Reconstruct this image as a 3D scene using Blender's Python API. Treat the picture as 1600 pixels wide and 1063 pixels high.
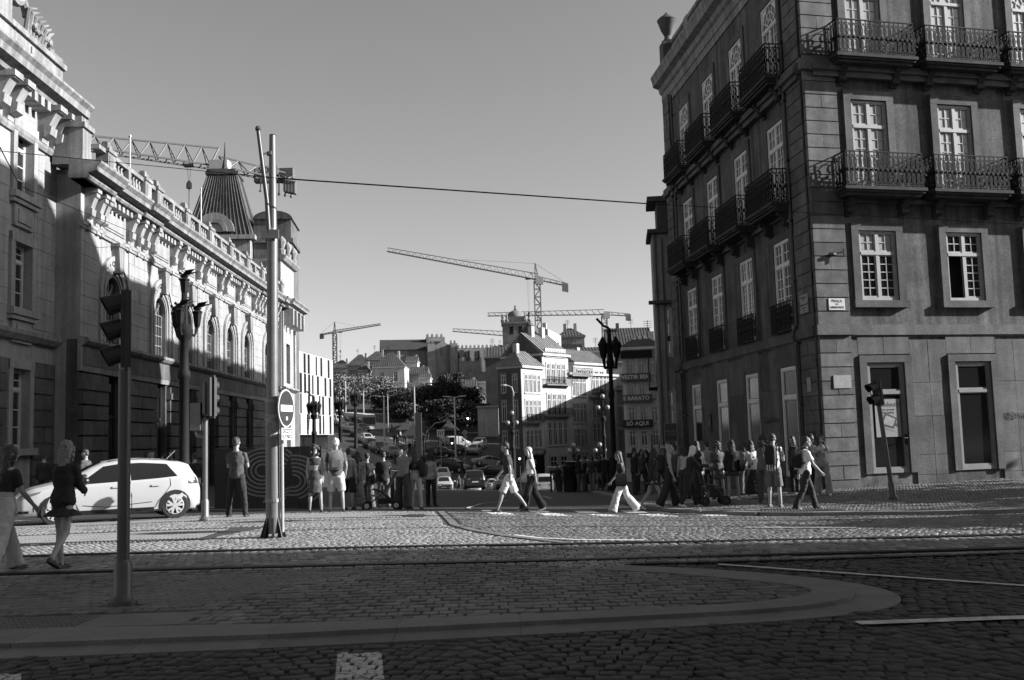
import bpy, math, random
import numpy as np
from mathutils import Vector, Matrix
rnd = random.Random(7)
PI = math.pi
for o in list(bpy.data.objects):
    bpy.data.objects.remove(o)
SC = bpy.context.scene
COL = SC.collection
R_ = math.radians

# ---------------------------------------------------------------- camera
FPX, PITCH, ROLL, CAMZ = 1555.0, R_(5.55), R_(1.7), 1.6
cd = bpy.data.cameras.new('camera')
cd.sensor_width = 36.0
cd.lens = 36.0 * FPX / 1600.0
cd.clip_start, cd.clip_end = 0.1, 4000
cam = bpy.data.objects.new('camera', cd)
COL.objects.link(cam)
cam.location = (0, 0, CAMZ)
cam.rotation_euler = (Matrix.Rotation(PI / 2 + PITCH, 4, 'X') @ Matrix.Rotation(-ROLL, 4, 'Z')).to_euler()
SC.camera = cam

# ---------------------------------------------------------------- sky, sun, exposure
SUN_EL, SUN_AZ = R_(23), R_(93)         # azimuth clockwise from +Y (the viewing direction)
w = bpy.data.worlds.new('World')
SC.world = w
w.use_nodes = True
nt = w.node_tree
sky = nt.nodes.new('ShaderNodeTexSky')
sky.sky_type = 'NISHITA'
sky.sun_disc = False
sky.sun_elevation = SUN_EL
sky.sun_rotation = SUN_AZ
sky.dust_density = 1.3
sky.air_density = 1.25
sep = nt.nodes.new('ShaderNodeSeparateColor')   # black-and-white film behind an orange filter
mx = nt.nodes.new('ShaderNodeMix'); mx.data_type = 'FLOAT'; mx.inputs[0].default_value = 0.0
nt.links.new(sky.outputs[0], sep.inputs[0])
nt.links.new(sep.outputs[0], mx.inputs[2])
nt.links.new(sep.outputs[1], mx.inputs[3])
bg = nt.nodes['Background']
bg.inputs['Strength'].default_value = 0.08
nt.links.new(mx.outputs[0], bg.inputs['Color'])
sd = bpy.data.lights.new('sun', 'SUN')
sd.energy = 5.0
sd.angle = R_(0.53)
sun = bpy.data.objects.new('sun', sd)
COL.objects.link(sun)
sv = Vector((math.sin(SUN_AZ) * math.cos(SUN_EL), math.cos(SUN_AZ) * math.cos(SUN_EL), math.sin(SUN_EL)))
sun.rotation_euler = sv.to_track_quat('Z', 'Y').to_euler()
SC.view_settings.view_transform = 'Standard'
SC.view_settings.look = 'None'
SC.view_settings.exposure = 1.3
SC.view_settings.gamma = 1
SC.cycles.max_bounces = 5
SC.cycles.diffuse_bounces = 2
SC.cycles.glossy_bounces = 3

# ---------------------------------------------------------------- photo ray helpers (pixel of the 1600 px photo + real distance -> world point)
def ray(px, py):
    x = (px - 800) / FPX; y = (531.5 - py) / FPX
    x, y = x * math.cos(ROLL) + y * math.sin(ROLL), -x * math.sin(ROLL) + y * math.cos(ROLL)
    return Vector((x, math.cos(PITCH) - y * math.sin(PITCH), math.sin(PITCH) + y * math.cos(PITCH)))
def at(px, py, Y):
    d = ray(px, py)
    return Vector((0, 0, CAMZ)) + d * (Y / d.y)

# ---------------------------------------------------------------- lie of the land
_cp = [(-30, -60, 0), (30, -60, 0), (-14, 5, 0), (0, 5, 0), (14, 5, 0), (-14, 13, 0), (0, 13, 0), (14, 13, 0), (-10, 18, 0), (0, 18, 0),
       (9, 18, -.12), (-6.4, 22.9, -.03), (-10, 24, -.1), (-4.5, 24.9, -.12), (-4.6, 28.7, -.33), (-3.5, 30.5, -.45), (0, 26.2, -.33),
       (2.8, 26.2, -.46), (4.5, 27, -.48), (7, 23.8, -.43), (6.4, 25.2, -.38), (6, 30.9, -.5), (9.9, 26.6, -.42), (8.7, 28.5, -.34), (9.5, 30.5, -.32),
       (17, 24, -.28), (17, 32, -.18), (22, 20, 0), (-17, 40, -.2), (-17.5, 60, -.8), (-18, 80, -1.6), (0, 40, -.85), (7.8, 47, -1.0),
       (0, 60, -1.8), (8, 75, -2.4), (-60, 60, 0), (60, 60, 2), (-100, 0, 0), (100, 0, 0)]
for a in [(695, 769, 95), (741, 766, 84), (848, 769, 101), (706, 735, 120), (685, 716, 130), (640, 740, 112), (742, 712, 140), (752, 698, 155), (766, 661, 190),
          (600, 708, 138), (574, 692, 150), (545, 674, 166), (530, 654, 188), (582, 674, 178), (640, 697, 150), (690, 690, 160), (700, 655, 195),
          (818, 746, 122), (968, 748, 132), (1000, 752, 112), (560, 610, 290), (640, 606, 310), (690, 612, 370), (800, 590, 390), (900, 600, 300), (500, 700, 100), (620, 640, 220)]:
    p = at(*a); _cp.append((p.x, p.y, p.z))
_cp += [(-400, 400, 22), (400, 400, 20), (-600, 1500, 20), (600, 1500, 20), (-200, 150, 4), (200, 150, 4)]
_cp = np.array(_cp, float)
def _ker(d2): return np.sqrt(d2 + 9.0)
_n = len(_cp)
_A = np.zeros((_n + 3, _n + 3))
_A[:_n, :_n] = _ker(((_cp[:, None, :2] - _cp[None, :, :2]) ** 2).sum(2)) - 0.15 * np.eye(_n)
_A[:_n, _n] = 1; _A[:_n, _n + 1:] = _cp[:, :2]
_A[_n:, :_n] = _A[:_n, _n:].T
_w = np.linalg.solve(_A, np.concatenate([_cp[:, 2], [0, 0, 0]]))
def G(x, y):
    x = np.asarray(x, float); y = np.asarray(y, float)
    d2 = (x[..., None] - _cp[:, 0]) ** 2 + (y[..., None] - _cp[:, 1]) ** 2
    return _ker(d2) @ _w[:_n] + _w[_n] + x * _w[_n + 1] + y * _w[_n + 2]
def g(x, y): return float(G(x, y))
def pip(px, py, poly):
    c = np.zeros(np.shape(px), bool); n = len(poly)
    for i in range(n):
        (x0, y0), (x1, y1) = poly[i], poly[(i + 1) % n]
        if y0 == y1: continue
        c ^= ((y0 > py) != (y1 > py)) & (px < (x1 - x0) * (py - y0) / (y1 - y0) + x0)
    return c

# ---------------------------------------------------------------- materials
MATS = {}
def mk(name, v, rough=.8, var=.25, scale=1.5, bump=0., bscale=25., metal=0., ior=1.45, streak=0., emit=0., vcol=False, spot=0., rand=0.):
    if name in MATS: return MATS[name]
    m = bpy.data.materials.new(name); m.use_nodes = True
    t = m.node_tree; N = t.nodes.new; L = t.links.new
    b = t.nodes['Principled BSDF']
    b.inputs['Roughness'].default_value = rough
    b.inputs['Metallic'].default_value = metal
    b.inputs['IOR'].default_value = ior
    b.inputs['Base Color'].default_value = (v, v, v, 1)
    m.diffuse_color = (v, v, v, 1)
    geo = N('ShaderNodeNewGeometry')
    cur = None
    def mul(a, lo, hi, fac):
        r = N('ShaderNodeMapRange'); L(fac, r.inputs[0]); r.inputs[1].default_value = .3; r.inputs[2].default_value = .7
        r.inputs[3].default_value = lo; r.inputs[4].default_value = hi
        q = N('ShaderNodeMath'); q.operation = 'MULTIPLY'
        if a is None: q.inputs[0].default_value = v
        else: L(a, q.inputs[0])
        L(r.outputs[0], q.inputs[1]); return q.outputs[0]
    if var > 0:
        n = N('ShaderNodeTexNoise'); L(geo.outputs['Position'], n.inputs['Vector'])
        n.inputs['Scale'].default_value = scale; n.inputs['Detail'].default_value = 6; n.inputs['Roughness'].default_value = .65
        cur = mul(cur, 1 - var, 1 + var, n.outputs['Fac'])
        n2 = N('ShaderNodeTexNoise'); L(geo.outputs['Position'], n2.inputs['Vector'])
        n2.inputs['Scale'].default_value = scale * 17; n2.inputs['Detail'].default_value = 3
        cur = mul(cur, 1 - var * .6, 1 + var * .6, n2.outputs['Fac'])
    if streak > 0:
        mp = N('ShaderNodeMapping'); L(geo.outputs['Position'], mp.inputs[0]); mp.inputs['Scale'].default_value = (2.2, 2.2, .13)
        n = N('ShaderNodeTexNoise'); L(mp.outputs[0], n.inputs['Vector']); n.inputs['Scale'].default_value = 1.6; n.inputs['Detail'].default_value = 7
        cur = mul(cur, 1 - streak, 1 + streak * .35, n.outputs['Fac'])
    if spot > 0:
        n = N('ShaderNodeTexVoronoi'); L(geo.outputs['Position'], n.inputs['Vector']); n.inputs['Scale'].default_value = 55
        cur = mul(cur, 1 - spot, 1 + spot, n.outputs['Distance'])
    if vcol:
        a = N('ShaderNodeAttribute'); a.attribute_name = 'tone'
        q = N('ShaderNodeMath'); q.operation = 'MULTIPLY'
        if cur is None: q.inputs[0].default_value = v
        else: L(cur, q.inputs[0])
        L(a.outputs['Fac'], q.inputs[1]); cur = q.outputs[0]
    if rand > 0:
        a = N('ShaderNodeObjectInfo')
        r = N('ShaderNodeMapRange'); L(a.outputs['Random'], r.inputs[0]); r.inputs[3].default_value = 1 - rand; r.inputs[4].default_value = 1 + rand
        q = N('ShaderNodeMath'); q.operation = 'MULTIPLY'
        if cur is None: q.inputs[0].default_value = v
        else: L(cur, q.inputs[0])
        L(r.outputs[0], q.inputs[1]); cur = q.outputs[0]
    if cur is not None: L(cur, b.inputs['Base Color'])
    if bump > 0:
        n = N('ShaderNodeTexNoise'); L(geo.outputs['Position'], n.inputs['Vector'])
        n.inputs['Scale'].default_value = bscale; n.inputs['Detail'].default_value = 5
        bp = N('ShaderNodeBump'); bp.inputs['Strength'].default_value = bump; bp.inputs['Distance'].default_value = .02
        L(n.outputs['Fac'], bp.inputs['Height']); L(bp.outputs[0], b.inputs['Normal'])
    if emit > 0:
        b.inputs['Emission Color'].default_value = (1, 1, 1, 1); b.inputs['Emission Strength'].default_value = emit
    MATS[name] = m
    return m

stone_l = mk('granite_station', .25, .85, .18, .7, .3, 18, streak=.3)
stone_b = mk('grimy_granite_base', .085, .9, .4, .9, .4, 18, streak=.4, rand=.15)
stone_t = mk('granite_trim_weathered', .2, .85, .25, .8, .3, 25, streak=.5)
stone_r = mk('granite_corner_building', .076, .85, .42, 1.2, .4, 30, streak=.3, rand=.25)
stone_q = mk('granite_quoins', .088, .85, .4, 2.5, .5, 40, rand=.25, streak=.3)
plaster_r = mk('stained_render', .082, .9, .5, .7, .25, 12, streak=.65)
stone_k = mk('blackened_balcony_stone', .03, .9, .4, 2, .3, 25, streak=.4)
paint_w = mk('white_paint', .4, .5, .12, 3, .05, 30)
paint_l = mk('white_paint_lifted_for_shade', .55, .5, .12, 3, .05, 30)  # same white paint, colour raised to offset the shade on the street face
paint_r = mk('white_paint_lowered_for_sun', .27, .5, .15, 3, .05, 30)  # same white paint, colour lowered against the sun on the square face
paint_g = mk('grey_paint', .16, .5, .15, 4, .05, 30)
glass = mk('window_glass', .012, .04, 0, ior=2.1)
glass_d = mk('dark_window_glass', .012, .12, 0, ior=1.6)
curtain = mk('pale_blind_behind_glass', .22, .35, .1, 4, ior=1.9)
iron = mk('black_iron', .008, .75, .2, 8, .1, 40, ior=1.3)
steel = mk('galvanised_steel', .2, .42, .15, 6, .05, 30, metal=.75)
steel_l = mk('light_steel', .42, .4, .1, 6, metal=.4)
steel_d = mk('dark_painted_steel', .022, .4, .2, 5)
black = mk('matt_black', .006, .6, .1, 5)
dark_in = mk('dark_interior', .006, .9, 0)
roof_d = mk('dark_roof_tiles', .05, .85, .35, .6, .5, 6)
roof_t = mk('clay_roof_tiles', .13, .85, .3, .8, .6, 5)
lead = mk('slate_and_lead', .05, .7, .4, 1.5, .3, 10, streak=.5)

# ---------------------------------------------------------------- mesh builder
class MB:
    def __init__(s): s.v = []; s.f = []
    def add(s, vs, fs):
        b = len(s.v); s.v.extend(tuple(p) for p in vs); s.f.extend(tuple(i + b for i in q) for q in fs); return s
    def box(s, x0, x1, y0, y1, z0, z1):
        return s.add([(x0, y0, z0), (x1, y0, z0), (x1, y1, z0), (x0, y1, z0), (x0, y0, z1), (x1, y0, z1), (x1, y1, z1), (x0, y1, z1)],
                     [(0, 3, 2, 1), (4, 5, 6, 7), (0, 1, 5, 4), (1, 2, 6, 5), (2, 3, 7, 6), (3, 0, 4, 7)])
    def beam(s, a, b, w, h=None, up=(0, 0, 1)):
        h = h or w; a = Vector(a); b = Vector(b); d = (b - a)
        if d.length < 1e-6: return s
        d.normalize(); u = Vector(up)
        if abs(d.dot(u)) > .97: u = Vector((1, 0, 0))
        r = d.cross(u).normalized() * (w / 2); u = r.cross(d).normalized() * (h / 2)
        c = [a - r - u, a + r - u, a + r + u, a - r + u, b - r - u, b + r - u, b + r + u, b - r + u]
        return s.add(c, [(3, 2, 1, 0), (4, 5, 6, 7), (0, 1, 5, 4), (1, 2, 6, 5), (2, 3, 7, 6), (3, 0, 4, 7)])
    def tube(s, pts, rs, n=8, cap=True, sq=None):
        pts = [Vector(p) for p in pts]
        if not hasattr(rs, '__len__'): rs = [rs] * len(pts)
        rings = []; ref = None
        for i, p in enumerate(pts):
            d = (pts[min(i + 1, len(pts) - 1)] - pts[max(i - 1, 0)])
            if d.length < 1e-9: d = Vector((0, 0, 1))
            d.normalize()
            if ref is None: ref = Vector((1, 0, 0)) if abs(d.x) < .9 else Vector((0, 1, 0))
            u = (ref - d * ref.dot(d)).normalized(); v = d.cross(u); ref = u
            r = rs[i]; rx, ry = (r if hasattr(r, '__len__') else (r, r))
            rings.append([p + u * (rx * math.cos(2 * PI * k / n)) + v * (ry * math.sin(2 * PI * k / n)) for k in range(n)])
        return s.loft(rings, cap)
    def loft(s, rings, cap=True, closed=True):
        n = len(rings[0]); vs = [p for r in rings for p in r]; fs = []
        for i in range(len(rings) - 1):
            for k in range(n if closed else n - 1):
                a = i * n + k; b = i * n + (k + 1) % n
                fs.append((a, b, b + n, a + n))
        if cap:
            fs.append(tuple(range(n - 1, -1, -1))); fs.append(tuple((len(rings) - 1) * n + k for k in range(n)))
        return s.add(vs, fs)
    def lathe(s, prof, n=12, c=(0, 0, 0)):
        return s.loft([[(c[0] + r * math.cos(2 * PI * k / n), c[1] + r * math.sin(2 * PI * k / n), c[2] + z) for k in range(n)] for r, z in prof])
    def ball(s, c, r, n=10, m=6, sc=(1, 1, 1)):
        return s.loft([[(c[0] + sc[0] * r * math.sin(t) * math.cos(2 * PI * k / n), c[1] + sc[1] * r * math.sin(t) * math.sin(2 * PI * k / n), c[2] - sc[2] * r * math.cos(t))
                        for k in range(n)] for t in [max(.02, min(PI - .02, PI * j / m)) for j in range(m + 1)]])
    def prism(s, poly, y0, y1, axis='y'):
        n = len(poly)
        if axis == 'y': P = [(x, y0, z) for x, z in poly] + [(x, y1, z) for x, z in poly]
        elif axis == 'x': P = [(y0, x, z) for x, z in poly] + [(y1, x, z) for x, z in poly]
        else: P = [(x, z, y0) for x, z in poly] + [(x, z, y1) for x, z in poly]
        return s.add(P, [tuple(range(n)), tuple(range(2 * n - 1, n - 1, -1))] + [(i, i + n, (i + 1) % n + n, (i + 1) % n) for i in range(n)])
    def islands(s, key=None):
        par = list(range(len(s.v)))
        def fd(i):
            while par[i] != i: par[i] = par[par[i]]; i = par[i]
            return i
        for f in s.f:
            a = fd(f[0])
            for i in f[1:]: par[fd(i)] = a
        gr = {}
        for f in s.f: gr.setdefault(fd(f[0]), []).append(f)
        out = {}
        for r, fs in gr.items():
            ids = sorted({i for f in fs for i in f}); k = key([Vector(s.v[i]) for i in ids]) if key else r
            mb = out.setdefault(k, MB()); mp = {i: n for n, i in enumerate(ids)}; mb.add([s.v[i] for i in ids], [tuple(mp[i] for i in f) for f in fs])
        return list(out.values())
    def each(s, name, m, parent=None, key=None, **kw):
        return [b.build(name, m, parent, **kw) for b in s.islands(key)]
    def mesh(s, name, smooth=False, ang=38):
        me = bpy.data.meshes.new(name)
        me.from_pydata([tuple(v) for v in s.v], [], s.f)
        import bmesh
        bm = bmesh.new(); bm.from_mesh(me); bmesh.ops.recalc_face_normals(bm, faces=bm.faces); bm.to_mesh(me); bm.free()
        if smooth:
            me.polygons.foreach_set('use_smooth', [True] * len(me.polygons))
            me.set_sharp_from_angle(angle=R_(ang))
        me.update()
        return me
    def build(s, name, m, parent=None, smooth=False, loc=(0, 0, 0), rz=0, **kw):
        return put(name, s.mesh(name, smooth), m, parent, loc, rz, **kw)
def put(name, me, m=None, parent=None, loc=(0, 0, 0), rz=0, label=None, cat=None, group=None, kind=None, sc=None):
    if m is not None and not me.materials: me.materials.append(m)
    o = bpy.data.objects.new(name, me); COL.objects.link(o)
    o.location = loc; o.rotation_euler = (0, 0, rz)
    if sc: o.scale = sc
    if parent: o.parent = parent
    for k, v in (('label', label), ('category', cat), ('group', group), ('kind', kind)):
        if v: o[k] = v
    return o
def thing(name, label, cat, loc=(0, 0, 0), rz=0, group=None):
    return put(name, None, None, None, loc, rz, label, cat, group) if False else _empty(name, label, cat, loc, rz, group)
def _empty(name, label, cat, loc, rz, group):
    o = bpy.data.objects.new(name, None); COL.objects.link(o)
    o.location = loc; o.rotation_euler = (0, 0, rz); o.empty_display_size = .3
    o['label'] = label; o['category'] = cat
    if group: o['group'] = group
    return o
def copy_tree(o, parent=None, kids=None):
    c = o.copy(); COL.objects.link(c)
    if parent: c.parent = parent
    for ch in (kids or KIDS).get(o.name, []): copy_tree(ch, c, kids)
    return c
KIDS = {}
def index_kids():
    KIDS.clear()
    for o in bpy.data.objects:
        if o.parent: KIDS.setdefault(o.parent.name, []).append(o)
CUBE = MB().box(-.5, .5, -.5, .5, -.5, .5).mesh('block')
_bl = {}
def blocks(name, boxes, m, parent, rz=0, limit=300):
    """Single dressed stones, each an object; those past the limit are joined into one part."""
    key = m.name
    if key not in _bl:
        me = CUBE.copy(); me.materials.append(m); _bl[key] = me
    for (x0, x1, y0, y1, z0, z1) in boxes[:limit]:
        c, s_ = math.cos(rz), math.sin(rz); cx, cy = (x0 + x1) / 2, (y0 + y1) / 2
        put(name, _bl[key], None, parent, (cx * c - cy * s_, cx * s_ + cy * c, (z0 + z1) / 2), rz, sc=(x1 - x0, y1 - y0, z1 - z0))
    if len(boxes) > limit:
        b = MB()
        for q in boxes[limit:]: b.box(*q)
        b.build(name, m, parent, rz=rz, kind='stuff')
def text(s, size, name='lettering', depth=.004, bold=False, align='CENTER'):
    cu = bpy.data.curves.new('t', 'FONT'); cu.body = s; cu.size = size; cu.align_x = align; cu.align_y = 'CENTER'; cu.extrude = depth
    if bold: cu.offset = size * .02
    cu.resolution_u = 2
    o = bpy.data.objects.new('t', cu); COL.objects.link(o)
    me = bpy.data.meshes.new_from_object(o.evaluated_get(bpy.context.evaluated_depsgraph_get()))
    bpy.data.objects.remove(o); me.name = name
    me.transform(Matrix.Rotation(PI / 2, 4, 'X'))     # upright, read from -y
    return me
# ================================================================ GROUND
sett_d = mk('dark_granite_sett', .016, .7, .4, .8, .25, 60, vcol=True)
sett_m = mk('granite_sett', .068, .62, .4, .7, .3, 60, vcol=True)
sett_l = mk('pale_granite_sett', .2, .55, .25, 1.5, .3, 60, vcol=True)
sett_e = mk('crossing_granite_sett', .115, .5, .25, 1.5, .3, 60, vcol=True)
sett_p = mk('pavement_sett', .095, .6, .25, 1.5, .3, 60, vcol=True)
sett_w = mk('white_road_paint', .5, .6, .3, 5, .2, 50, vcol=True)
def painted(m, rects, v=.36):
    t = m.node_tree; N = t.nodes.new; L = t.links.new; b = t.nodes['Principled BSDF']; src = b.inputs['Base Color'].links[0].from_socket
    geo = N('ShaderNodeNewGeometry'); sx = N('ShaderNodeSeparateXYZ'); L(geo.outputs['Position'], sx.inputs[0]); tot = None
    for (x0, x1, y1, sl) in rects:
        sk = N('ShaderNodeMath'); sk.operation = 'MULTIPLY_ADD'; L(sx.outputs[1], sk.inputs[0]); sk.inputs[1].default_value = sl; L(sx.outputs[0], sk.inputs[2])
        c = N('ShaderNodeMath'); c.operation = 'COMPARE'; L(sk.outputs[0], c.inputs[0]); c.inputs[1].default_value = (x0 + x1) / 2; c.inputs[2].default_value = (x1 - x0) / 2
        d = N('ShaderNodeMath'); d.operation = 'LESS_THAN'; L(sx.outputs[1], d.inputs[0]); d.inputs[1].default_value = y1
        e = N('ShaderNodeMath'); e.operation = 'MULTIPLY'; L(c.outputs[0], e.inputs[0]); L(d.outputs[0], e.inputs[1])
        if tot is None: tot = e.outputs[0]
        else: a = N('ShaderNodeMath'); a.operation = 'ADD'; L(tot, a.inputs[0]); L(e.outputs[0], a.inputs[1]); tot = a.outputs[0]
    n = N('ShaderNodeTexNoise'); L(geo.outputs['Position'], n.inputs['Vector']); n.inputs['Scale'].default_value = 22; n.inputs['Detail'].default_value = 6
    r = N('ShaderNodeMapRange'); L(n.outputs['Fac'], r.inputs[0]); r.inputs[1].default_value = .36; r.inputs[2].default_value = .5; r.inputs[3].default_value = .12; r.inputs[4].default_value = 1
    q = N('ShaderNodeMath'); q.operation = 'MULTIPLY'; L(tot, q.inputs[0]); L(r.outputs[0], q.inputs[1])
    mx_ = N('ShaderNodeMix'); mx_.data_type = 'FLOAT'; L(q.outputs[0], mx_.inputs[0]); L(src, mx_.inputs[2]); mx_.inputs[3].default_value = v; L(mx_.outputs[0], b.inputs['Base Color'])
painted(sett_d, [(-.175, .165, 7.95, .158), (-.6, 0, 7.53, .49)])
paint_line = mk('worn_white_line', .38, .7, .45, 7, .1, 50)
slab_m = mk('granite_slab', .1, .7, .2, 2.5, .15, 70, rand=.1, spot=.1)
slab_p = mk('pale_granite_slab', .14, .6, .2, 2.5, .15, 70, rand=.1)
mortar = mk('sand_joint', .03, .95, .2, 6)
asphalt = mk('asphalt', .024, .75, .25, .35, .3, 50)
plaza_m = mk('plaza_paving', .055, .8, .25, .8)

def grid_sheet(name, xs, ys, zf, m, mask=None, **kw):
    X, Y = np.meshgrid(xs, ys); Z = zf(X, Y); nx = len(xs)
    vs = np.stack([X, Y, Z], -1).reshape(-1, 3)
    I, J = np.meshgrid(np.arange(len(xs) - 1), np.arange(len(ys) - 1))
    if mask is not None:
        cx = (xs[I] + xs[I + 1]) / 2; cy = (ys[J] + ys[J + 1]) / 2
        k = mask(cx, cy); I, J = I[k], J[k]
    a = (J * nx + I).ravel()
    f = np.stack([a, a + 1, a + nx + 1, a + nx], -1)
    return qmesh(name, vs, f, m, **kw)
def qmesh(name, vs, f, m, tone=None, mi=None, smooth=True, parent=None, mats=None, **kw):
    me = bpy.data.meshes.new(name)
    me.vertices.add(len(vs)); me.vertices.foreach_set('co', np.ascontiguousarray(vs, np.float32).ravel())
    n = len(f); k = f.shape[1]
    me.loops.add(n * k); me.loops.foreach_set('vertex_index', np.ascontiguousarray(f, np.int32).ravel())
    me.polygons.add(n); me.polygons.foreach_set('loop_start', np.arange(0, n * k, k, dtype=np.int32))
    me.update(calc_edges=True)
    for q in (mats or [m]): me.materials.append(q)
    if mi is not None: me.polygons.foreach_set('material_index', np.ascontiguousarray(mi, np.int32))
    if smooth: me.polygons.foreach_set('use_smooth', np.ones(n, bool))
    if tone is not None:
        at_ = me.attributes.new('tone', 'FLOAT', 'FACE'); at_.data.foreach_set('value', np.ascontiguousarray(tone, np.float32))
    me.validate(); me.update()
    return put(name, me, None, parent, **kw)

xs = np.unique(np.concatenate([np.arange(-600, -60, 45.), np.arange(-60, -20, 4.), np.arange(-20, 20.1, 1.), np.arange(24, 60, 4.), np.arange(60, 601, 45.)]))
ys = np.unique(np.concatenate([np.arange(-60, 0, 10.), np.arange(0, 24, 1.), np.arange(24, 27.1, .3), np.arange(28, 60, 1.), np.arange(60, 240, 4.), np.arange(240, 500, 20.), np.arange(500, 1501, 100.)]))
def base_off(X, Y): return -.09 * np.clip((25.8 - Y) / .6, 0, 1)
ground = grid_sheet('ground', xs, ys, lambda X, Y: G(X, Y) + base_off(X, Y), asphalt, kind='structure')

O_ = [(-9, 7.9), (-4.2, 8.05), (-2.1, 8.17), (0, 8.42), (2.12, 8.7), (3.05, 9.0), (3.5, 9.4), (3.68, 10.0), (3.5, 10.7), (2.9, 11.5), (2.2, 12.1), (1.4, 12.6)]
V_ = [(-9, 8.25), (-4.2, 8.38), (-2.1, 8.47), (0, 8.72), (2.02, 8.97), (2.75, 9.22), (3.1, 9.55), (3.25, 10.0), (3.1, 10.55), (2.6, 11.2), (2.0, 11.75), (1.3, 12.2)]
I_ = [(-9, 9.0), (-4.2, 9.1), (-2.1, 9.0), (0, 9.15), (1.9, 9.38), (2.5, 9.6), (2.8, 9.85), (2.88, 10.1), (2.75, 10.45), (2.25, 11.0), (1.6, 11.6), (.9, 12.0)]
RF = [(.75, 15.0), (-.2, 16.3), (-.75, 17.4), (-1.18, 18.8), (-1.5, 21.5), (-1.82, 24.3), (-1.9, 25.2)]
PV = [(18, 19.6), (10.9, 21.2), (7.85, 22.8), (5.6, 23.3), (4.6, 24.6), (3.95, 26.7), (3.6, 30), (3.5, 62), (12, 62), (30, 40), (30, 19.6)]
def crom(pl, n=4):
    out = []
    for i in range(len(pl) - 1):
        p0, p1, p2, p3 = pl[max(0, i - 1)], pl[i], pl[i + 1], pl[min(len(pl) - 1, i + 2)]
        for k in range(n if i > 2 else 1):
            t = k / (n if i > 2 else 1)
            out.append(tuple(.5 * (2 * b + (c - a) * t + (2 * a - 5 * b + 4 * c - d) * t * t + (3 * b - a - 3 * c + d) * t ** 3) for a, b, c, d in zip(p0, p1, p2, p3)))
    return out + [pl[-1]]
O_, V_, I_ = crom(O_), crom(V_), crom(I_)
def dense(pl, st):
    out = []
    for (a, b), (c, d) in zip(pl[:-1], pl[1:]):
        n = max(1, int(math.hypot(c - a, d - b) / st))
        out += [(a + (c - a) * i / n, b + (d - b) * i / n) for i in range(n)]
    return out + [pl[-1]]

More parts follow.
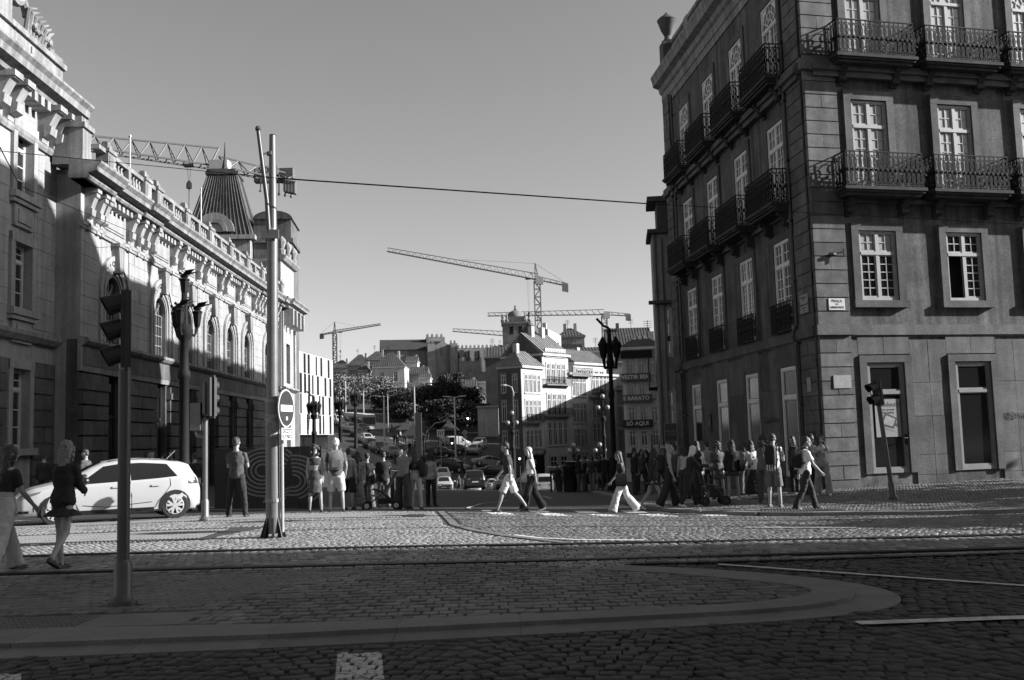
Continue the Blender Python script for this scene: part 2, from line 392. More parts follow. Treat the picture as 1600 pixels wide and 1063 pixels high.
def setts(name, parent, poly, sx, sy, m, off=0., ang=0., arc=(0, 1), white=(), holes=(), limit=300, jit=.12, gap=.012, rough=.006, xlim=None, seed=1, tone=.25, flat=.009):
    r = np.random.RandomState(seed)
    P = np.array(poly); c, s_ = math.cos(ang), math.sin(ang)
    Q = np.stack([P[:, 0] * c + P[:, 1] * s_, -P[:, 0] * s_ + P[:, 1] * c], 1)
    x0, y0 = Q.min(0) - .5; x1, y1 = Q.max(0) + .5
    nx, ny = int((x1 - x0) / sx), int((y1 - y0) / sy)
    I, J = np.meshgrid(np.arange(nx), np.arange(ny)); I = I.ravel(); J = J.ravel()
    rowoff = r.rand(ny)
    u = x0 + (I + .5 * (J % 2) + .3 * rowoff[J]) * sx; v = y0 + (J + .5) * sy
    v = v + arc[0] * np.abs(np.sin(PI * u / arc[1]))
    u = u + r.uniform(-jit, jit, len(u)) * sx; v = v + r.uniform(-jit, jit, len(u)) * sy * .6
    wx = sx / 2 - gap / 2; wy = sy / 2 - gap / 2
    hx = wx * r.uniform(.84, 1.04, len(u)); hy = wy * r.uniform(.86, 1.02, len(u)); th = r.uniform(-.1, .1, len(u)) * (jit / .12) + np.arctan(arc[0] * PI / arc[1] * np.cos(PI * u / arc[1]) * np.sign(np.sin(PI * u / arc[1])))
    x = u * c - v * s_; y = u * s_ + v * c
    k = pip(x, y, poly)
    for h in holes: k &= ~pip(x, y, h)
    k &= (np.abs(x) < .56 * y + .9)
    x, y, hx, hy, th = x[k], y[k], hx[k], hy[k], th[k] + ang; n = len(x)
    inset = min(flat, wx * .3)
    def ring(dx, dy, jj):
        o = []
        for a, b in ((-1, -1), (1, -1), (1, 1), (-1, 1)):
            lx = a * dx + r.uniform(-jj, jj, n) * hx; ly = b * dy + r.uniform(-jj, jj, n) * hy
            o.append(np.stack([x + lx * np.cos(th) - ly * np.sin(th), y + lx * np.sin(th) + ly * np.cos(th)], -1))
        return np.stack(o, 1)
    top = ring(hx - inset, hy - inset, .1); bot = ring(hx, hy, .05)
    hz = r.normal(0, rough, n) + 2.2 * rough * np.sin(x * 1.7 + seed) * np.sin(y * 1.3 + .5 * x)
    zt = G(top[..., 0], top[..., 1]) + off + hz[:, None] + r.normal(0, rough * .7, (n, 4))
    zb = G(bot[..., 0], bot[..., 1]) + off + hz[:, None] - .006
    zd = zb - .03
    V = np.concatenate([np.concatenate([top, zt[..., None]], -1), np.concatenate([bot, zb[..., None]], -1), np.concatenate([bot, zd[..., None]], -1)], 1)   # n,12,3
    F = [(0, 1, 2, 3)] + [(4 + i, 4 + (i + 1) % 4, (i + 1) % 4, i) for i in range(4)] + [(8 + i, 8 + (i + 1) % 4, 4 + (i + 1) % 4, 4 + i) for i in range(4)]
    F = np.array(F)
    wm = np.zeros(n, bool)
    for q in white: wm |= pip(x, y, q)
    tn = np.clip(r.normal(1, tone, n), .45, 1.8)
    order = np.argsort(np.hypot(x, y) + 100 * (np.abs(x) > .53 * y) + 100 * (y < 6.6))
    mats = [m, sett_w]
    for i in order[:limit]:
        qmesh(name, V[i], F, m, tone=np.full(9, tn[i]), mi=np.full(9, int(wm[i])), smooth=False, parent=parent, mats=mats)
    rest = order[limit:]
    if len(rest):
        VV = V[rest].reshape(-1, 3); FF = (F[None] + 12 * np.arange(len(rest))[:, None, None]).reshape(-1, 4)
        qmesh(name, VV, FF, m, tone=np.repeat(tn[rest], 9), mi=np.repeat(wm[rest].astype(int), 9), smooth=False, parent=parent, mats=mats, kind='stuff')
def plate(name, poly, off, m, st=.25, holes=(), **kw):
    P = np.array(poly); xs = np.arange(P[:, 0].min(), P[:, 0].max() + st, st); ys = np.arange(P[:, 1].min(), P[:, 1].max() + st, st)
    def mask(x, y):
        k = pip(x, y, poly)
        for h in holes: k &= ~pip(x, y, h)
        return k
    return grid_sheet(name, xs, ys, lambda X, Y: G(X, Y) + off, m, mask=mask, **kw)
def strip(name, pl, wd, off, m, st=.3, **kw):
    pl = dense(pl, st); L = []; Rr = []
    for i, (x, y) in enumerate(pl):
        a = pl[max(0, i - 1)]; b = pl[min(len(pl) - 1, i + 1)]; dx, dy = b[0] - a[0], b[1] - a[1]; l = math.hypot(dx, dy)
        nx, ny = -dy / l * wd / 2, dx / l * wd / 2
        L.append((x + nx, y + ny, g(x + nx, y + ny) + off)); Rr.append((x - nx, y - ny, g(x - nx, y - ny) + off))
    b = MB(); n = len(pl); b.add(L + Rr, [(i, i + 1, n + i + 1, n + i) for i in range(n - 1)])
    return b.build(name, m, **kw)

# ---- setted road in the foreground
near = [(-9, 5.0), (9.5, 5.0), (9.5, 12.75), (1.0, 12.8)] + O_[::-1]
road = plate('road', near, -.052, mortar, kind='structure')
bar1 = [(-1.43, 4.9), (-1.09, 4.9), (-1.07, 7.92), (-1.42, 7.95)]
bar2 = [(-4.9, 4.9), (-3.82, 4.9), (-3.74, 7.5), (-4.9, 7.56)]
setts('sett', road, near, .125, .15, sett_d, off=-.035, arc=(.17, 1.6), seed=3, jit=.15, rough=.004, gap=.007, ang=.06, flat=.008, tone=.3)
strip('lane_line', [(2.45, 12.42), (3.7, 11.3), (6.6, 8.7)], .085, -.02, paint_line, parent=road)
strip('lane_line', [(2.8, 8.47), (4.2, 8.5), (6.8, 8.6)], .15, -.02, paint_line, parent=road)
# ---- tram platform island with a round nose
isl = V_ + [(-9, 12.75)]
island = plate('tram_platform', [(x, y) for x, y in I_] + [(.3, 12.55), (-9, 12.75)], -.001, mortar, kind='structure')
def ring_slabs(name, A, B, za, zb, m, st):
    for i in range(len(A) - 1):
        n = max(1, int(math.hypot(A[i + 1][0] - A[i][0], A[i + 1][1] - A[i][1]) / st + .5))
        for k in range(n):
            def L(P, t): return (P[i][0] + (P[i + 1][0] - P[i][0]) * t, P[i][1] + (P[i + 1][1] - P[i][1]) * t)
            e = .0012 / st
            q = [L(A, k / n + e), L(A, (k + 1) / n - e), L(B, (k + 1) / n - e), L(B, k / n + e)]
            if max(p[0] for p in q) < -7: continue
            zz = 0
            b = MB(); top = [(x, y, g(x, y) + (za if j < 2 else zb) + zz) for j, (x, y) in enumerate(q)]
            b.add(top + [(x, y, z - .14) for x, y, z in top], [(0, 1, 2, 3), (7, 6, 5, 4), (0, 4, 5, 1), (1, 5, 6, 2), (2, 6, 7, 3), (3, 7, 4, 0)])
            b.build(name, m, island)
sh = lambda P, d: [(x - d * .35, y + d) if y < 9.3 else (x - d, y - .3 * d) for x, y in P]
ring_slabs('kerb_stone', O_, V_, -.03, -.014, slab_m, .95)
ring_slabs('edging_slab', V_, I_, .024, .014, slab_m, 1.25)
setts('paving_sett', island, I_[1:] + [(.2, 12.6), (-9, 12.75), (-9, 9.85), (-3.1, 9.8), (-3.02, 9.1)], .16, .19, sett_m, off=.008, jit=.07, seed=5, rough=.0015, gap=.007, flat=.005, tone=.2)
b = MB().box(-3.96, -3.04, 9.12, 9.78, -.08, .016); b.build('edging_slab', slab_m, island)
b = MB().box(-9, -3.97, 9.12, 9.78, -.08, .012)
for i in range(44):
    for j in range(7):
        x, y = -6.2 + i * .05, 9.18 + j * .085
        b.box(x, x + .025, y, y + .04, .009, .02)
b.build('tactile_slab', slab_m, island)
b = MB()                                                           # ribbed guide paving running to the rails
for i in range(26):
    b.beam((-5.9 + i * .1, 10.0, .017), (-4.4 + i * .1, 12.4, .017), .035, .012)
b.build('guide_rib', slab_m, island, kind='stuff')
# ---- tram track
def ry_near(x): return 13.05 - .0121 * x
def ry_far(x): return 14.95 - .0376 * x
trk = [(-13, ry_near(-13)), (13, ry_near(13)), (13, ry_far(13)), (-13, ry_far(-13))]
track = plate('tramway', [(-13, 12.6), (13, 12.6), (13, 14.8), (-13, 15.7)], -.014, mortar, kind='structure')
rail_m = mk('worn_rail_steel', .018, .5, .2, 10, metal=.3)
seal = mk('bitumen_seal', .008, .7, .2, 8)
for f in (ry_near, ry_far):
    strip('rail_seal', [(-13, f(-13) + .015), (13, f(13) + .015)], .19, .008, seal, .5, parent=track)
    b = MB()
    for i in range(-26, 26):
        x0, x1 = i * .5, i * .5 + .5
        for (d0, d1, zz) in ((-.045, .012, .013), (.05, .07, .012)):
            y0, y1 = f(x0), f(x1); z0, z1 = g(x0, y0) + zz, g(x1, y1) + zz
            b.add([(x0, y0 + d0, z0), (x1, y1 + d0, z1), (x1, y1 + d1, z1), (x0, y0 + d1, z0), (x0, y0 + d0, z0 - .06), (x1, y1 + d0, z1 - .06), (x1, y1 + d1, z1 - .06), (x0, y0 + d1, z0 - .06)],
                  [(0, 1, 2, 3), (0, 4, 5, 1), (3, 2, 6, 7)])
    b.build('rail', rail_m, track)
bed = [(-13, ry_near(-13) + .1), (13, ry_near(13) + .1), (13, ry_far(13) - .06), (-13, ry_far(-13) - .06)]
setts('track_sett', track, bed, .13, .21, mk('track_sett_granite', .13, .55, .35, .6, .3, 60, vcol=True), off=-.004, seed=8, jit=.06, limit=300, rough=.0015, flat=.006, gap=.008)
setts('edge_sett', track, [(-13, 12.77), (.05, 12.77), (.25, 12.5), (.85, 12.05), (1.28, 12.24), (1.42, 12.62), (9.5, 12.82), (13, 12.82), (13, ry_near(13) - .1), (-13, ry_near(-13) - .1)], .13, .16, MATS['track_sett_granite'], off=-.004, seed=21, jit=.06, limit=0, rough=.0015, flat=.006, gap=.008)
# ---- pale paved refuge on the left, beyond the track
refuge = plate('paved_refuge', [(-14, 15.45), (.75, 15.0)] + RF[1:] + [(-14, 25.2)], -.007, mortar, kind='structure')
setts('refuge_sett', refuge, [(-14, 15.6), (-7.8, 15.33), (.6, 15.02)] + [(x - .2, y) for x, y in RF[1:]] + [(-14, 25.2)], 0.1, .1, sett_l, off=0, seed=11, ang=.12, rough=.0012, gap=.006, flat=.005, tone=.13,
      holes=[[(-13, 16.9), (-5.3, 16.9), (-4.7, 19.5), (-13, 19.5)], [(-13, 21.6), (-2.0, 21.6), (-2.1, 23.4), (-13, 23.4)]])
for i in range(len(RF) - 1):
    for (a, c_) in zip(dense(RF[i:i + 2], .8)[:-1], dense(RF[i:i + 2], .8)[1:]):
        d = Vector((c_[0] - a[0], c_[1] - a[1])).normalized() * .006
        b = MB().beam((a[0] + d.x, a[1] + d.y, g(*a) - .03), (c_[0] - d.x, c_[1] - d.y, g(*c_) - .03), .15, .08); b.build('kerb_stone', slab_p, refuge)
for k, (x0, x1, y0, y1) in enumerate([(-13, -5.3, 16.95, 19.45), (-13, -2.1, 21.65, 23.35)]):   # ribbed tactile slabs
    b = MB(); r_ = MB()
    for i in range(int((x1 - x0) / .42)):
        for j in range(int((y1 - y0) / .42)):
            x, y = x0 + i * .42, y0 + j * .42
            if k == 0 and x > -5.3 + (y - 16.9) * .23 - .3: continue
            z = g(x + .2, y + .2)
            b.add([(x + .006, y + .006, g(x, y)), (x + .414, y + .006, g(x + .42, y)), (x + .414, y + .414, g(x + .42, y + .42)), (x + .006, y + .414, g(x, y + .42))], [(0, 1, 2, 3)])
            for q in range(6):
                xx = x + .035 + q * .07
                r_.beam((xx, y + .01, g(xx, y) + .004), (xx, y + .41, g(xx, y + .42) + .004), .032, .012)
    b.build('tactile_slab', slab_p, refuge, kind='stuff'); r_.build('tactile_rib', slab_p, refuge, kind='stuff')
# ---- setted crossing on the right
crossing = plate('crossing', [(.75, 15.0), (13, 14.6), (13, 25.2)] + RF[::-1][:-1], -.015, mortar, kind='structure', holes=[PV])
zeb = []
for i in range(8):
    x = -1.0 + i * 1.25
    zeb.append([(x, 27.2), (x + .55, 27.2), (x + .55 + .42, 23.2), (x + .42, 23.2)])
setts('crossing_sett', crossing, [(.95, 15.0), (13, 14.56), (13, 25.2)] + [(x + .15, y) for x, y in RF[::-1][:-1]], 0.105, .105, sett_e, off=-.004, seed=13, arc=(.12, 1.6), rough=.0018, gap=.007, flat=.006, tone=.16, white=zeb, holes=[PV], limit=300)
for z_ in zeb[:5]:
    x = z_[0][0]; strip('zebra_stripe', [(x + .36, 25.85), (x + .28, 27.6)], .52, .005 , paint_line, parent=crossing)
strip('edge_line', [(-.05, 16.3), (.35, 15.75), (.95, 15.35), (1.9, 15.15)], .09, .012, mk('bright_line', .55, .6, .2, 8), parent=crossing)
strip('lane_line', [(3.9, 17.3), (5.6, 16.7)], .1, .012, paint_line, parent=crossing)
# ---- right-hand pavement
pave = plate('pavement', PV, .055, mortar, .25, kind='structure')
kl = dense([(13, 20.6)] + PV[1:8], 1.0)
for a, c_ in zip(kl[:-1], kl[1:]):
    if a[1] > 45: break
    d = Vector((c_[0] - a[0], c_[1] - a[1])); d = d.normalized() * .005
    b = MB().beam((a[0] + d.x, a[1] + d.y, g(*a) - .02), (c_[0] - d.x, c_[1] - d.y, g(*c_) - .02), .3, .2); b.build('kerb_stone', slab_p, pave)
tact = [(5.7, 23.5), (7.6, 23.15), (7.9, 24.6), (5.6, 24.9)]
setts('pavement_sett', pave, [(x + (.2 if y < 62 else 0), y + .15) for x, y in PV[:8]] + [(8.5, 62), (9.2, 31), (9.5, 30.4), (30, 35.3), (30, 19.7)], .1, .1, sett_p, off=.065, seed=17, ang=.1, rough=.0018, gap=.007, flat=.006, tone=.18, holes=[tact, [(3, 36), (12, 36), (12, 63), (3, 63)]])
b = MB()
for i in range(26):
    x = 5.75 + i * .075; b.beam((x, 23.5, g(x, 23.5) + .075), (x + .25, 24.65, g(x, 24.6) + .075), .04, .014)
b.build('tactile_rib', slab_m, pave, kind='stuff')
plate('tactile_slab', tact, .066, slab_m, .12, parent=pave)
# ---- far lane markings and the hill road
for pl, wd in (([(-1.3, 27.5), (-1.45, 30), (-1.2, 34), (-.3, 36.5)], .12), ([(3.2, 60), (1.5, 70), (.3, 82), (-1.5, 97)], .14), ([(-20, 160), (-14, 146), (-8, 128)], .25),
               ([(-3, 118), (3, 112), (9, 108)], .2), ([(3.2, 48), (2.2, 52)], .12), ([(-.6, 40), (-.5, 44)], .12), ([(1.3, 38), (1.1, 42)], .12), ([(-2.7, 112), (.5, 120)], .2)):
    strip('lane_line', pl, wd, .02, paint_line, 2., parent=ground)
# ================================================================ FACADE KIT
def wall_bands(b, bands, x0, x1, y0=0., y1=.32):
    for z0, z1, ops in bands:
        x = x0
        for a, c in sorted(ops):
            if a > x: b.box(x, a, y0, y1, z0, z1)
            x = c
        if x < x1: b.box(x, x1, y0, y1, z0, z1)
def win_mesh(w_, h, tz, cols=2, rt=2, rm=5, fan=False, fr=.075, mid=True, mun=.03):
    """Timber window: frame mesh and the list of its panes (x0,x1,z0,z1); origin bottom centre, front at y=0."""
    b = MB(); W = w_ / 2; pn = []
    b.box(-W, -W + fr, 0, .1, 0, h); b.box(W - fr, W, 0, .1, 0, h)
    b.box(-W + fr, W - fr, 0, .1, h - fr, h); b.box(-W + fr, W - fr, 0, .1, 0, fr * 1.3)
    b.box(-W + fr, W - fr, -.012, .1, tz - .05, tz + .05)
    sides = [(-W + fr, -.05), (.05, W - fr)] if mid else [(-W + fr, W - fr)]
    if mid: b.box(-.05, .05, .004, .1, fr * 1.3, tz - .05)
    def cells(x0, x1, z0, z1, nc, nr):
        s = .035
        b.box(x0, x0 + s, .02, .09, z0, z1); b.box(x1 - s, x1, .02, .09, z0, z1)
        b.box(x0 + s, x1 - s, .02, .09, z1 - s, z1); b.box(x0 + s, x1 - s, .02, .09, z0, z0 + s * 1.5)
        x0 += s; x1 -= s; z0 += s * 1.5; z1 -= s
        for i in range(1, nc): x = x0 + (x1 - x0) * i / nc; b.box(x - mun / 2, x + mun / 2, .03, .08, z0, z1)
        for j in range(1, nr): z = z0 + (z1 - z0) * j / nr; b.box(x0, x1, .034, .077, z - mun / 2, z + mun / 2)
        for i in range(nc):
            for j in range(nr):
                pn.append((x0 + (x1 - x0) * i / nc + mun / 2, x0 + (x1 - x0) * (i + 1) / nc - mun / 2, z0 + (z1 - z0) * j / nr + mun / 2, z0 + (z1 - z0) * (j + 1) / nr - mun / 2))
    for a, c in sides: cells(a, c, fr * 1.3, tz - .05, cols, rm)
    if fan:
        zs = tz + .05; r = W - fr; hh = h - fr - zs; n = 14
        arc = [(r * math.cos(PI * i / n), zs + hh * math.sin(PI * i / n)) for i in range(n + 1)]
        b.prism([(r, zs), (r, zs + hh)] + [(x, z) for x, z in arc[::-1] if x < r - 1e-6 and False] + [(-r, zs + hh), (-r, zs)] + arc[::-1], .03, .09)
        for k in (.32, .68):
            pts = [(r * k * math.cos(PI * i / n), .05, zs + hh * k * math.sin(PI * i / n)) for i in range(n + 1)]
            for p, q in zip(pts[:-1], pts[1:]): b.beam(p, q, .04)
        for i in (2, 4.67, 7, 9.33, 12): a = PI * i / n; b.beam((r * .3 * math.cos(a), .05, zs + hh * .3 * math.sin(a)), (r * .98 * math.cos(a), .05, zs + hh * .98 * math.sin(a)), .035)
        pn.append((-r, r, zs, zs + hh))
    else:
        if mid: b.box(-.05, .05, .004, .1, tz + .05, h - fr)
        for a, c in sides: cells(a, c, tz + .05, h - fr, cols, rt)
    return b, pn
_pane = {}
def pane_mesh(x0, x1, z0, z1, m):
    k = (round(x1 - x0, 3), round(z1 - z0, 3), m.name)
    if k not in _pane:
        W, H = (x1 - x0) / 2, (z1 - z0) / 2
        me = MB().box(-W, W, -.004, .004, -H, H).mesh('pane'); me.materials.append(m); _pane[k] = me
    return _pane[k]
def panes(win, pn, ms, joined=False, y=.058):
    if joined:
        b = MB()
        for x0, x1, z0, z1 in pn: b.box(x0, x1, y - .004, y + .004, z0, z1)
        return b.build('glazing', ms if not callable(ms) else ms(0), win, kind='stuff' if len(pn) > 2 else None)
    for (x0, x1, z0, z1) in pn:
        m = ms(z0) if callable(ms) else ms
        o = put('pane', pane_mesh(x0, x1, z0, z1, m), None, win, ((x0 + x1) / 2, y, (z0 + z1) / 2))
        o.rotation_euler = (rnd.uniform(-.008, .008), 0, rnd.uniform(-.008, .008))
def railing(w_, d, h, unit=.172, juliet=False):
    """Wrought iron balcony front (width w_, return depth d): bars with elongated loops and rosettes."""
    b = MB(); t = .026
    def run(p, q):
        p, q = Vector(p), Vector(q); L = (q - p).length; n = max(1, round(L / unit)); e = (q - p) / n
        U = Vector((0, 0, 1))
        b.beam(p + U * h, q + U * h, .045, .03); b.beam(p + U * .06, q + U * .06, .03, .025); b.beam(p + U * (h - .12), q + U * (h - .12), .018)
        for i in range(n + 1): b.beam(p + e * i + U * .0, p + e * i + U * h, t)
        for i in range(n):
            c = p + e * (i + .5)
            for z0, z1 in ((.1, h * .47), (h * .5, h - .13)):
                zm = (z0 + z1) / 2; hw = .36; pts = [(0, z0), (hw, z0 + .09), (hw * .62, zm - .05), (hw * .62, zm + .05), (hw, z1 - .09), (0, z1)]
                for sg in (-1, 1):
                    P = [c + e * (sg * x) + U * z for x, z in pts]
                    for a, k in zip(P[:-1], P[1:]): b.beam(a, k, .021)
            b.beam(c + U * (h * .485 - .035), c + U * (h * .485 + .035), .075)
    W = w_ / 2
    if juliet: run((-W, -d, 0), (W, -d, 0)); b.box(-W - .02, -W + .02, -d, 0, h - .03, h); b.box(W - .02, W + .02, -d, 0, h - .03, h)
    else:
        run((-W, -d, 0), (W, -d, 0)); run((-W, -d, 0), (-W, 0, 0)); run((W, -d, 0), (W, 0, 0))
    return b.mesh('railing')
def console(b, x, w_, y0, z0, z1, pr):
    """Scrolled stone bracket: profile in (y,z), y negative = outward."""
    h = z1 - z0; P = [(y0, z0), (y0 - pr * .22, z0)]
    for i in range(15): t = i / 14; P.append((y0 - pr * (.22 + .16 * math.sin(t * PI) + (.62) * t ** 2.2), z0 + h * (.06 + .72 * t)))
    P += [(y0 - pr, z0 + h * .82), (y0 - pr, z1), (y0, z1)]
    b.prism(P, x - w_ / 2, x + w_ / 2, 'x')
    b.prism([(y0 - pr * .3 - .015, z0 + h * .12), (y0 - pr * .56 - .03, z0 + h * .2), (y0 - pr * .62 - .03, z0 + h * .42), (y0 - pr * .3, z0 + h * .5)], x - w_ / 2 - .025, x + w_ / 2 + .025, 'x')
def profile_run(b, prof, x0, x1): b.prism(prof, x0, x1, 'x')

# ================================================================ CORNER BUILDING (right)
CB = thing('corner_building', 'tall four storey corner building with iron balconies and dark rusticated quoins on the right', 'building', (9.5, 30.5, 0), R_(13.5))
RL = R_(-97.5)                        # the street-side face, turned round the corner
LEN_R, LEN_L = 17.0, 16.55
ZB, ZT = -1.6, 18.1
# right face: bay centres; left face: bay centres (x negative = away up the street)
UR = [2.12, 5.26, 8.4, 11.54, 14.68]; UL = [-2.7, -6.26, -9.82, -13.45]
for U, X0, X1, rz, bands_w in ((UR, 0, LEN_R, 0, None), (UL, -LEN_L, 0, RL, None)):
    b = MB(); R = rz == 0
    g0, g1 = (.14, 3.56) if R else (.0, 3.66)
    f1 = (5.5, 7.72) if R else (4.85, 7.9)
    op = lambda hw: [(u - hw, u + hw) for u in U]
    hw = .66 if R else .7; h2 = .64 if R else .72
    wall_bands(b, [(ZB, g0, []), (g0, g1, op(hw)), (g1, f1[0], []), (f1[0], f1[1], op(hw)), (f1[1], 8.97, []), (8.97, 11.95, op(h2)), (11.95, 13.2, []), (13.2, 16.25, op(h2)), (16.25, ZT, [])], X0 + (.32 if not R else 0), X1 - (0 if R else 0), 0, .32)
    b.build('wall', plaster_r, CB, rz=rz)
    # stone dressings round the openings
    b = MB()
    for u in U:
        for z0, z1, h_, top in ((g0, g1, hw, .22), (f1[0], f1[1], hw, .24), (8.97, 11.95, h2, .3), (13.2, 16.25, h2, .3)):
            pr = .12 if R else .06; b = MB()
            b.box(u - h_ - .25, u - h_, -pr, .2, z0 - (.0), z1); b.box(u + h_, u + h_ + .25, -pr, .2, z0, z1)
            b.box(u - h_ - .25, u + h_ + .25, -pr - .004, .2, z1, z1 + top)
            if z0 == f1[0] and R: b.box(u - h_ - .3, u + h_ + .3, -pr - .06, .2, z0 - .22, z0)
            b.build('window_surround', stone_r, CB, rz=rz)
    # string courses, plinth and ground-floor slabs
    b = MB(); xa, xb = (X0 + 1.0, X1) if R else (X0 + 1.0, -1.3)
    b.box(xa, xb, -.10, 0, 4.42, 4.74); b.box(xa, xb, -.05, 0, 4.36, 4.42); b.box(xa - .9 if R else xa, xb if R else xb + 1.2, -.36, -.0, 12.8, 13.0); b.box(xa - .85 if R else xa, xb if R else xb + 1.15, -.24, -.0, 12.62, 12.8); b.box(xa, xb, -.12, 0, 8.6, 8.74)
    b.build('string_course', stone_r, CB, rz=rz)
    bl = []
    for i, (c0, c1) in enumerate(zip([xa] + [u + hw + .25 for u in U], [u - hw - .25 for u in U] + [xb]) if R else zip([xb] + [u - hw - .25 for u in U], [u + hw + .25 for u in U] + [xa])):
        c0, c1 = min(c0, c1), max(c0, c1)
        z = -1.2
        for hgt in (1.25, .62, 1.2, 1.05, 1.35):
            n = 2 if c1 - c0 > 1.0 else 1
            for k in range(n):
                bl.append((c0 + (c1 - c0) * k / n + .006, c0 + (c1 - c0) * (k + 1) / n - .006, -.05 + rnd.uniform(-.004, .004), .0, z + .006, z + hgt - .006))
            z += hgt
    for u in U:
        for k in range(2): bl.append((u - hw - .24 + k * (hw + .25), u - .006 + k * (hw + .25), -.05 + rnd.uniform(-.004, .004), 0, 3.82, 4.352))
    blocks('facing_slab', [q for q in bl if q[1] - q[0] > .05], stone_r, CB, rz)
    # quoins
    for xa, xb in (((0.0, .98), (LEN_R - 1, LEN_R)) if R else ((-1.28, -.14), (-LEN_L, -LEN_L + 1.0))):
        q = []; z = -1.3; k = 0
        while z < ZT - .6:
            hgt = .43
            if abs(z - 4.3) < .25 or 12.7 < z < 13.1: z += .43; k += 1; continue
            if R and xa == 0: segs = [(xa - .13, xb)] if k % 3 else [(xa - .13, xa + .42), (xa + .43, xb)]
            else: segs = [(xa, xb)] if k % 2 else [(xa, (xa + xb) / 2 - .005), ((xa + xb) / 2 + .005, xb)]
            for a, c in segs: q.append((a, c, -.14 + rnd.uniform(-.008, .004), .0, z + .022, z + hgt - .012))
            z += hgt; k += 1
        blocks('quoin_stone', q, stone_q, CB, rz)
        b = MB()
        b.box(xa - (.1 if R and xa == 0 else 0), xb, -.105, -.0, ZB, ZT - .5)
        b.box(xa - (.22 if R and xa == 0 else 0), xb + .04, -.22, -.106, 4.42, 4.74); b.box(xa - (.3 if R and xa == 0 else 0), xb + .05, -.3, -.106, 12.78, 13.14)
        b.build('pilaster', stone_r, CB, rz=rz)
    # windows
    Wg = win_mesh(1.3 if R else 1.38, g1 - g0 - .02, 2.62 - g0 if R else 2.62, 1, 1, 1, mid=False, fr=.1)
    W1 = win_mesh(2 * hw - .01, f1[1] - f1[0] - .01, 1.5 if R else 2.2, 2, 2, 5 if R else 6)
    W2 = win_mesh(2 * h2 - .01, 2.96, 2.12, 2, 2, 6); W3 = win_mesh(2 * h2 - .01, 3.03, 2.18, 2, 1, 6, fan=True)
    meshes = [q[0].mesh('window') for q in (Wg, W1, W2, W3)]
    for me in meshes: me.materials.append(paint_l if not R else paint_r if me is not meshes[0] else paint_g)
    for i, u in enumerate(U):
        for j, (Wd, me, z) in enumerate(zip((Wg, W1, W2, W3), meshes, (g0, f1[0], 8.97, 13.2))):
            pnl = Wd[1]; me_ = me
            if R and j == 1 and i == 1:                        # one casement stands open
                bo, pnl = win_mesh(2 * hw - .01, f1[1] - f1[0] - .01, 1.5, 2, 2, 5)
                keep = MB(); fi = 0
                pnl = [p for p in pnl if not (p[1] < 0 and p[2] < 1.4)]
                cut = [k for k in range(len(bo.v)) if -.61 < bo.v[k][0] < -.04 and .08 < bo.v[k][2] < 1.455]
                cs = set(cut); keep.v = bo.v; keep.f = [f for f in bo.f if not all(k in cs for k in f)]
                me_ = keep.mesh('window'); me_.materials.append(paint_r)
            ry = -.05 if R else -.03; mloc = (u, ry, z + .005)
            if rz: c, s_ = math.cos(rz), math.sin(rz); mloc = (u * c - ry * s_, u * s_ + ry * c, z + .005)
            wo = put('window', me_, None, CB, mloc, rz)
            if i > 2 and R or j == 0:
                panes(wo, pnl, (glass_d if j == 0 else curtain if rnd.random() < .3 else glass), j != 0)
            else:
                topm = curtain
                panes(wo, pnl, (lambda z_, j=j, i=i: curtain if (j >= 2 or z_ > 1.45) and not (j == 1 and i == 1 and R) and R else glass), not R)
    # balconies
    rw, dp = (2.75, .74) if R else (2.55, .74)
    slab = MB(); slab.box(-rw / 2 - .06, rw / 2 + .06, -dp - .06, .0, .1, .2); slab.box(-rw / 2, rw / 2, -dp, .0, .03, .1); slab.box(-rw / 2 + .05, rw / 2 - .05, -dp + .08, 0, -.06, .03)
    for sx in (-1, 1): console(slab, sx * (rw / 2 - .42), .22, 0, -.6, -.06, .45)
    sm = slab.mesh('balcony'); sm.materials.append(stone_k)
    rm = railing(rw - .06, dp, 1.1); rm.materials.append(iron)
    for u in U:
        for z in (8.77, 13.0):
            c, s_ = math.cos(rz), math.sin(rz)
            o = put('balcony', sm, None, CB, (u * c, u * s_, z), rz)
            put('railing', rm, None, o, (0, .02, .2))
    if not R:
        jm = railing(1.75, .2, 1.02, unit=.15, juliet=True); jm.materials.append(iron)
        for u in U: put('window_guard', jm, None, CB, (u * math.cos(rz), u * math.sin(rz), 4.76), rz)
    # entablature, cornice, parapet
    b = MB(); e0, e1 = (X0 - .95, X1) if R else (X0 - .2, .85)
    prof = [(0, 17.2), (-.08, 17.2), (-.08, 17.5), (-.18, 17.55), (-.18, 17.9), (-.35, 17.98), (-.42, 18.2), (-.85, 18.3), (-.9, 18.55), (-1.0, 18.7), (-1.0, 18.8), (0, 18.95)]
    if not R: prof = [(y * .62, z) for y, z in prof]
    profile_run(b, prof, e0, e1); b.build('cornice', stone_t, CB, rz=rz)
    b = MB(); b.box(X0 + .2, X1 - .3, .15, .5, 18.9, 20.0); b.box(X0 + .1, X1 - .2, .08, .56, 20.0, 20.18)
    for k in range(6): x = X0 + .3 + k * (X1 - X0 - 1) / 5; b.box(x, x + .6, .06, .58, 18.9, 20.22)
    b.build('parapet', stone_t, CB, rz=rz)
    # rain pipes
    pipes = [(-1.42, 9.5), (-14.9, 9.5)] if not R else [(LEN_R - 1.2, 9)]
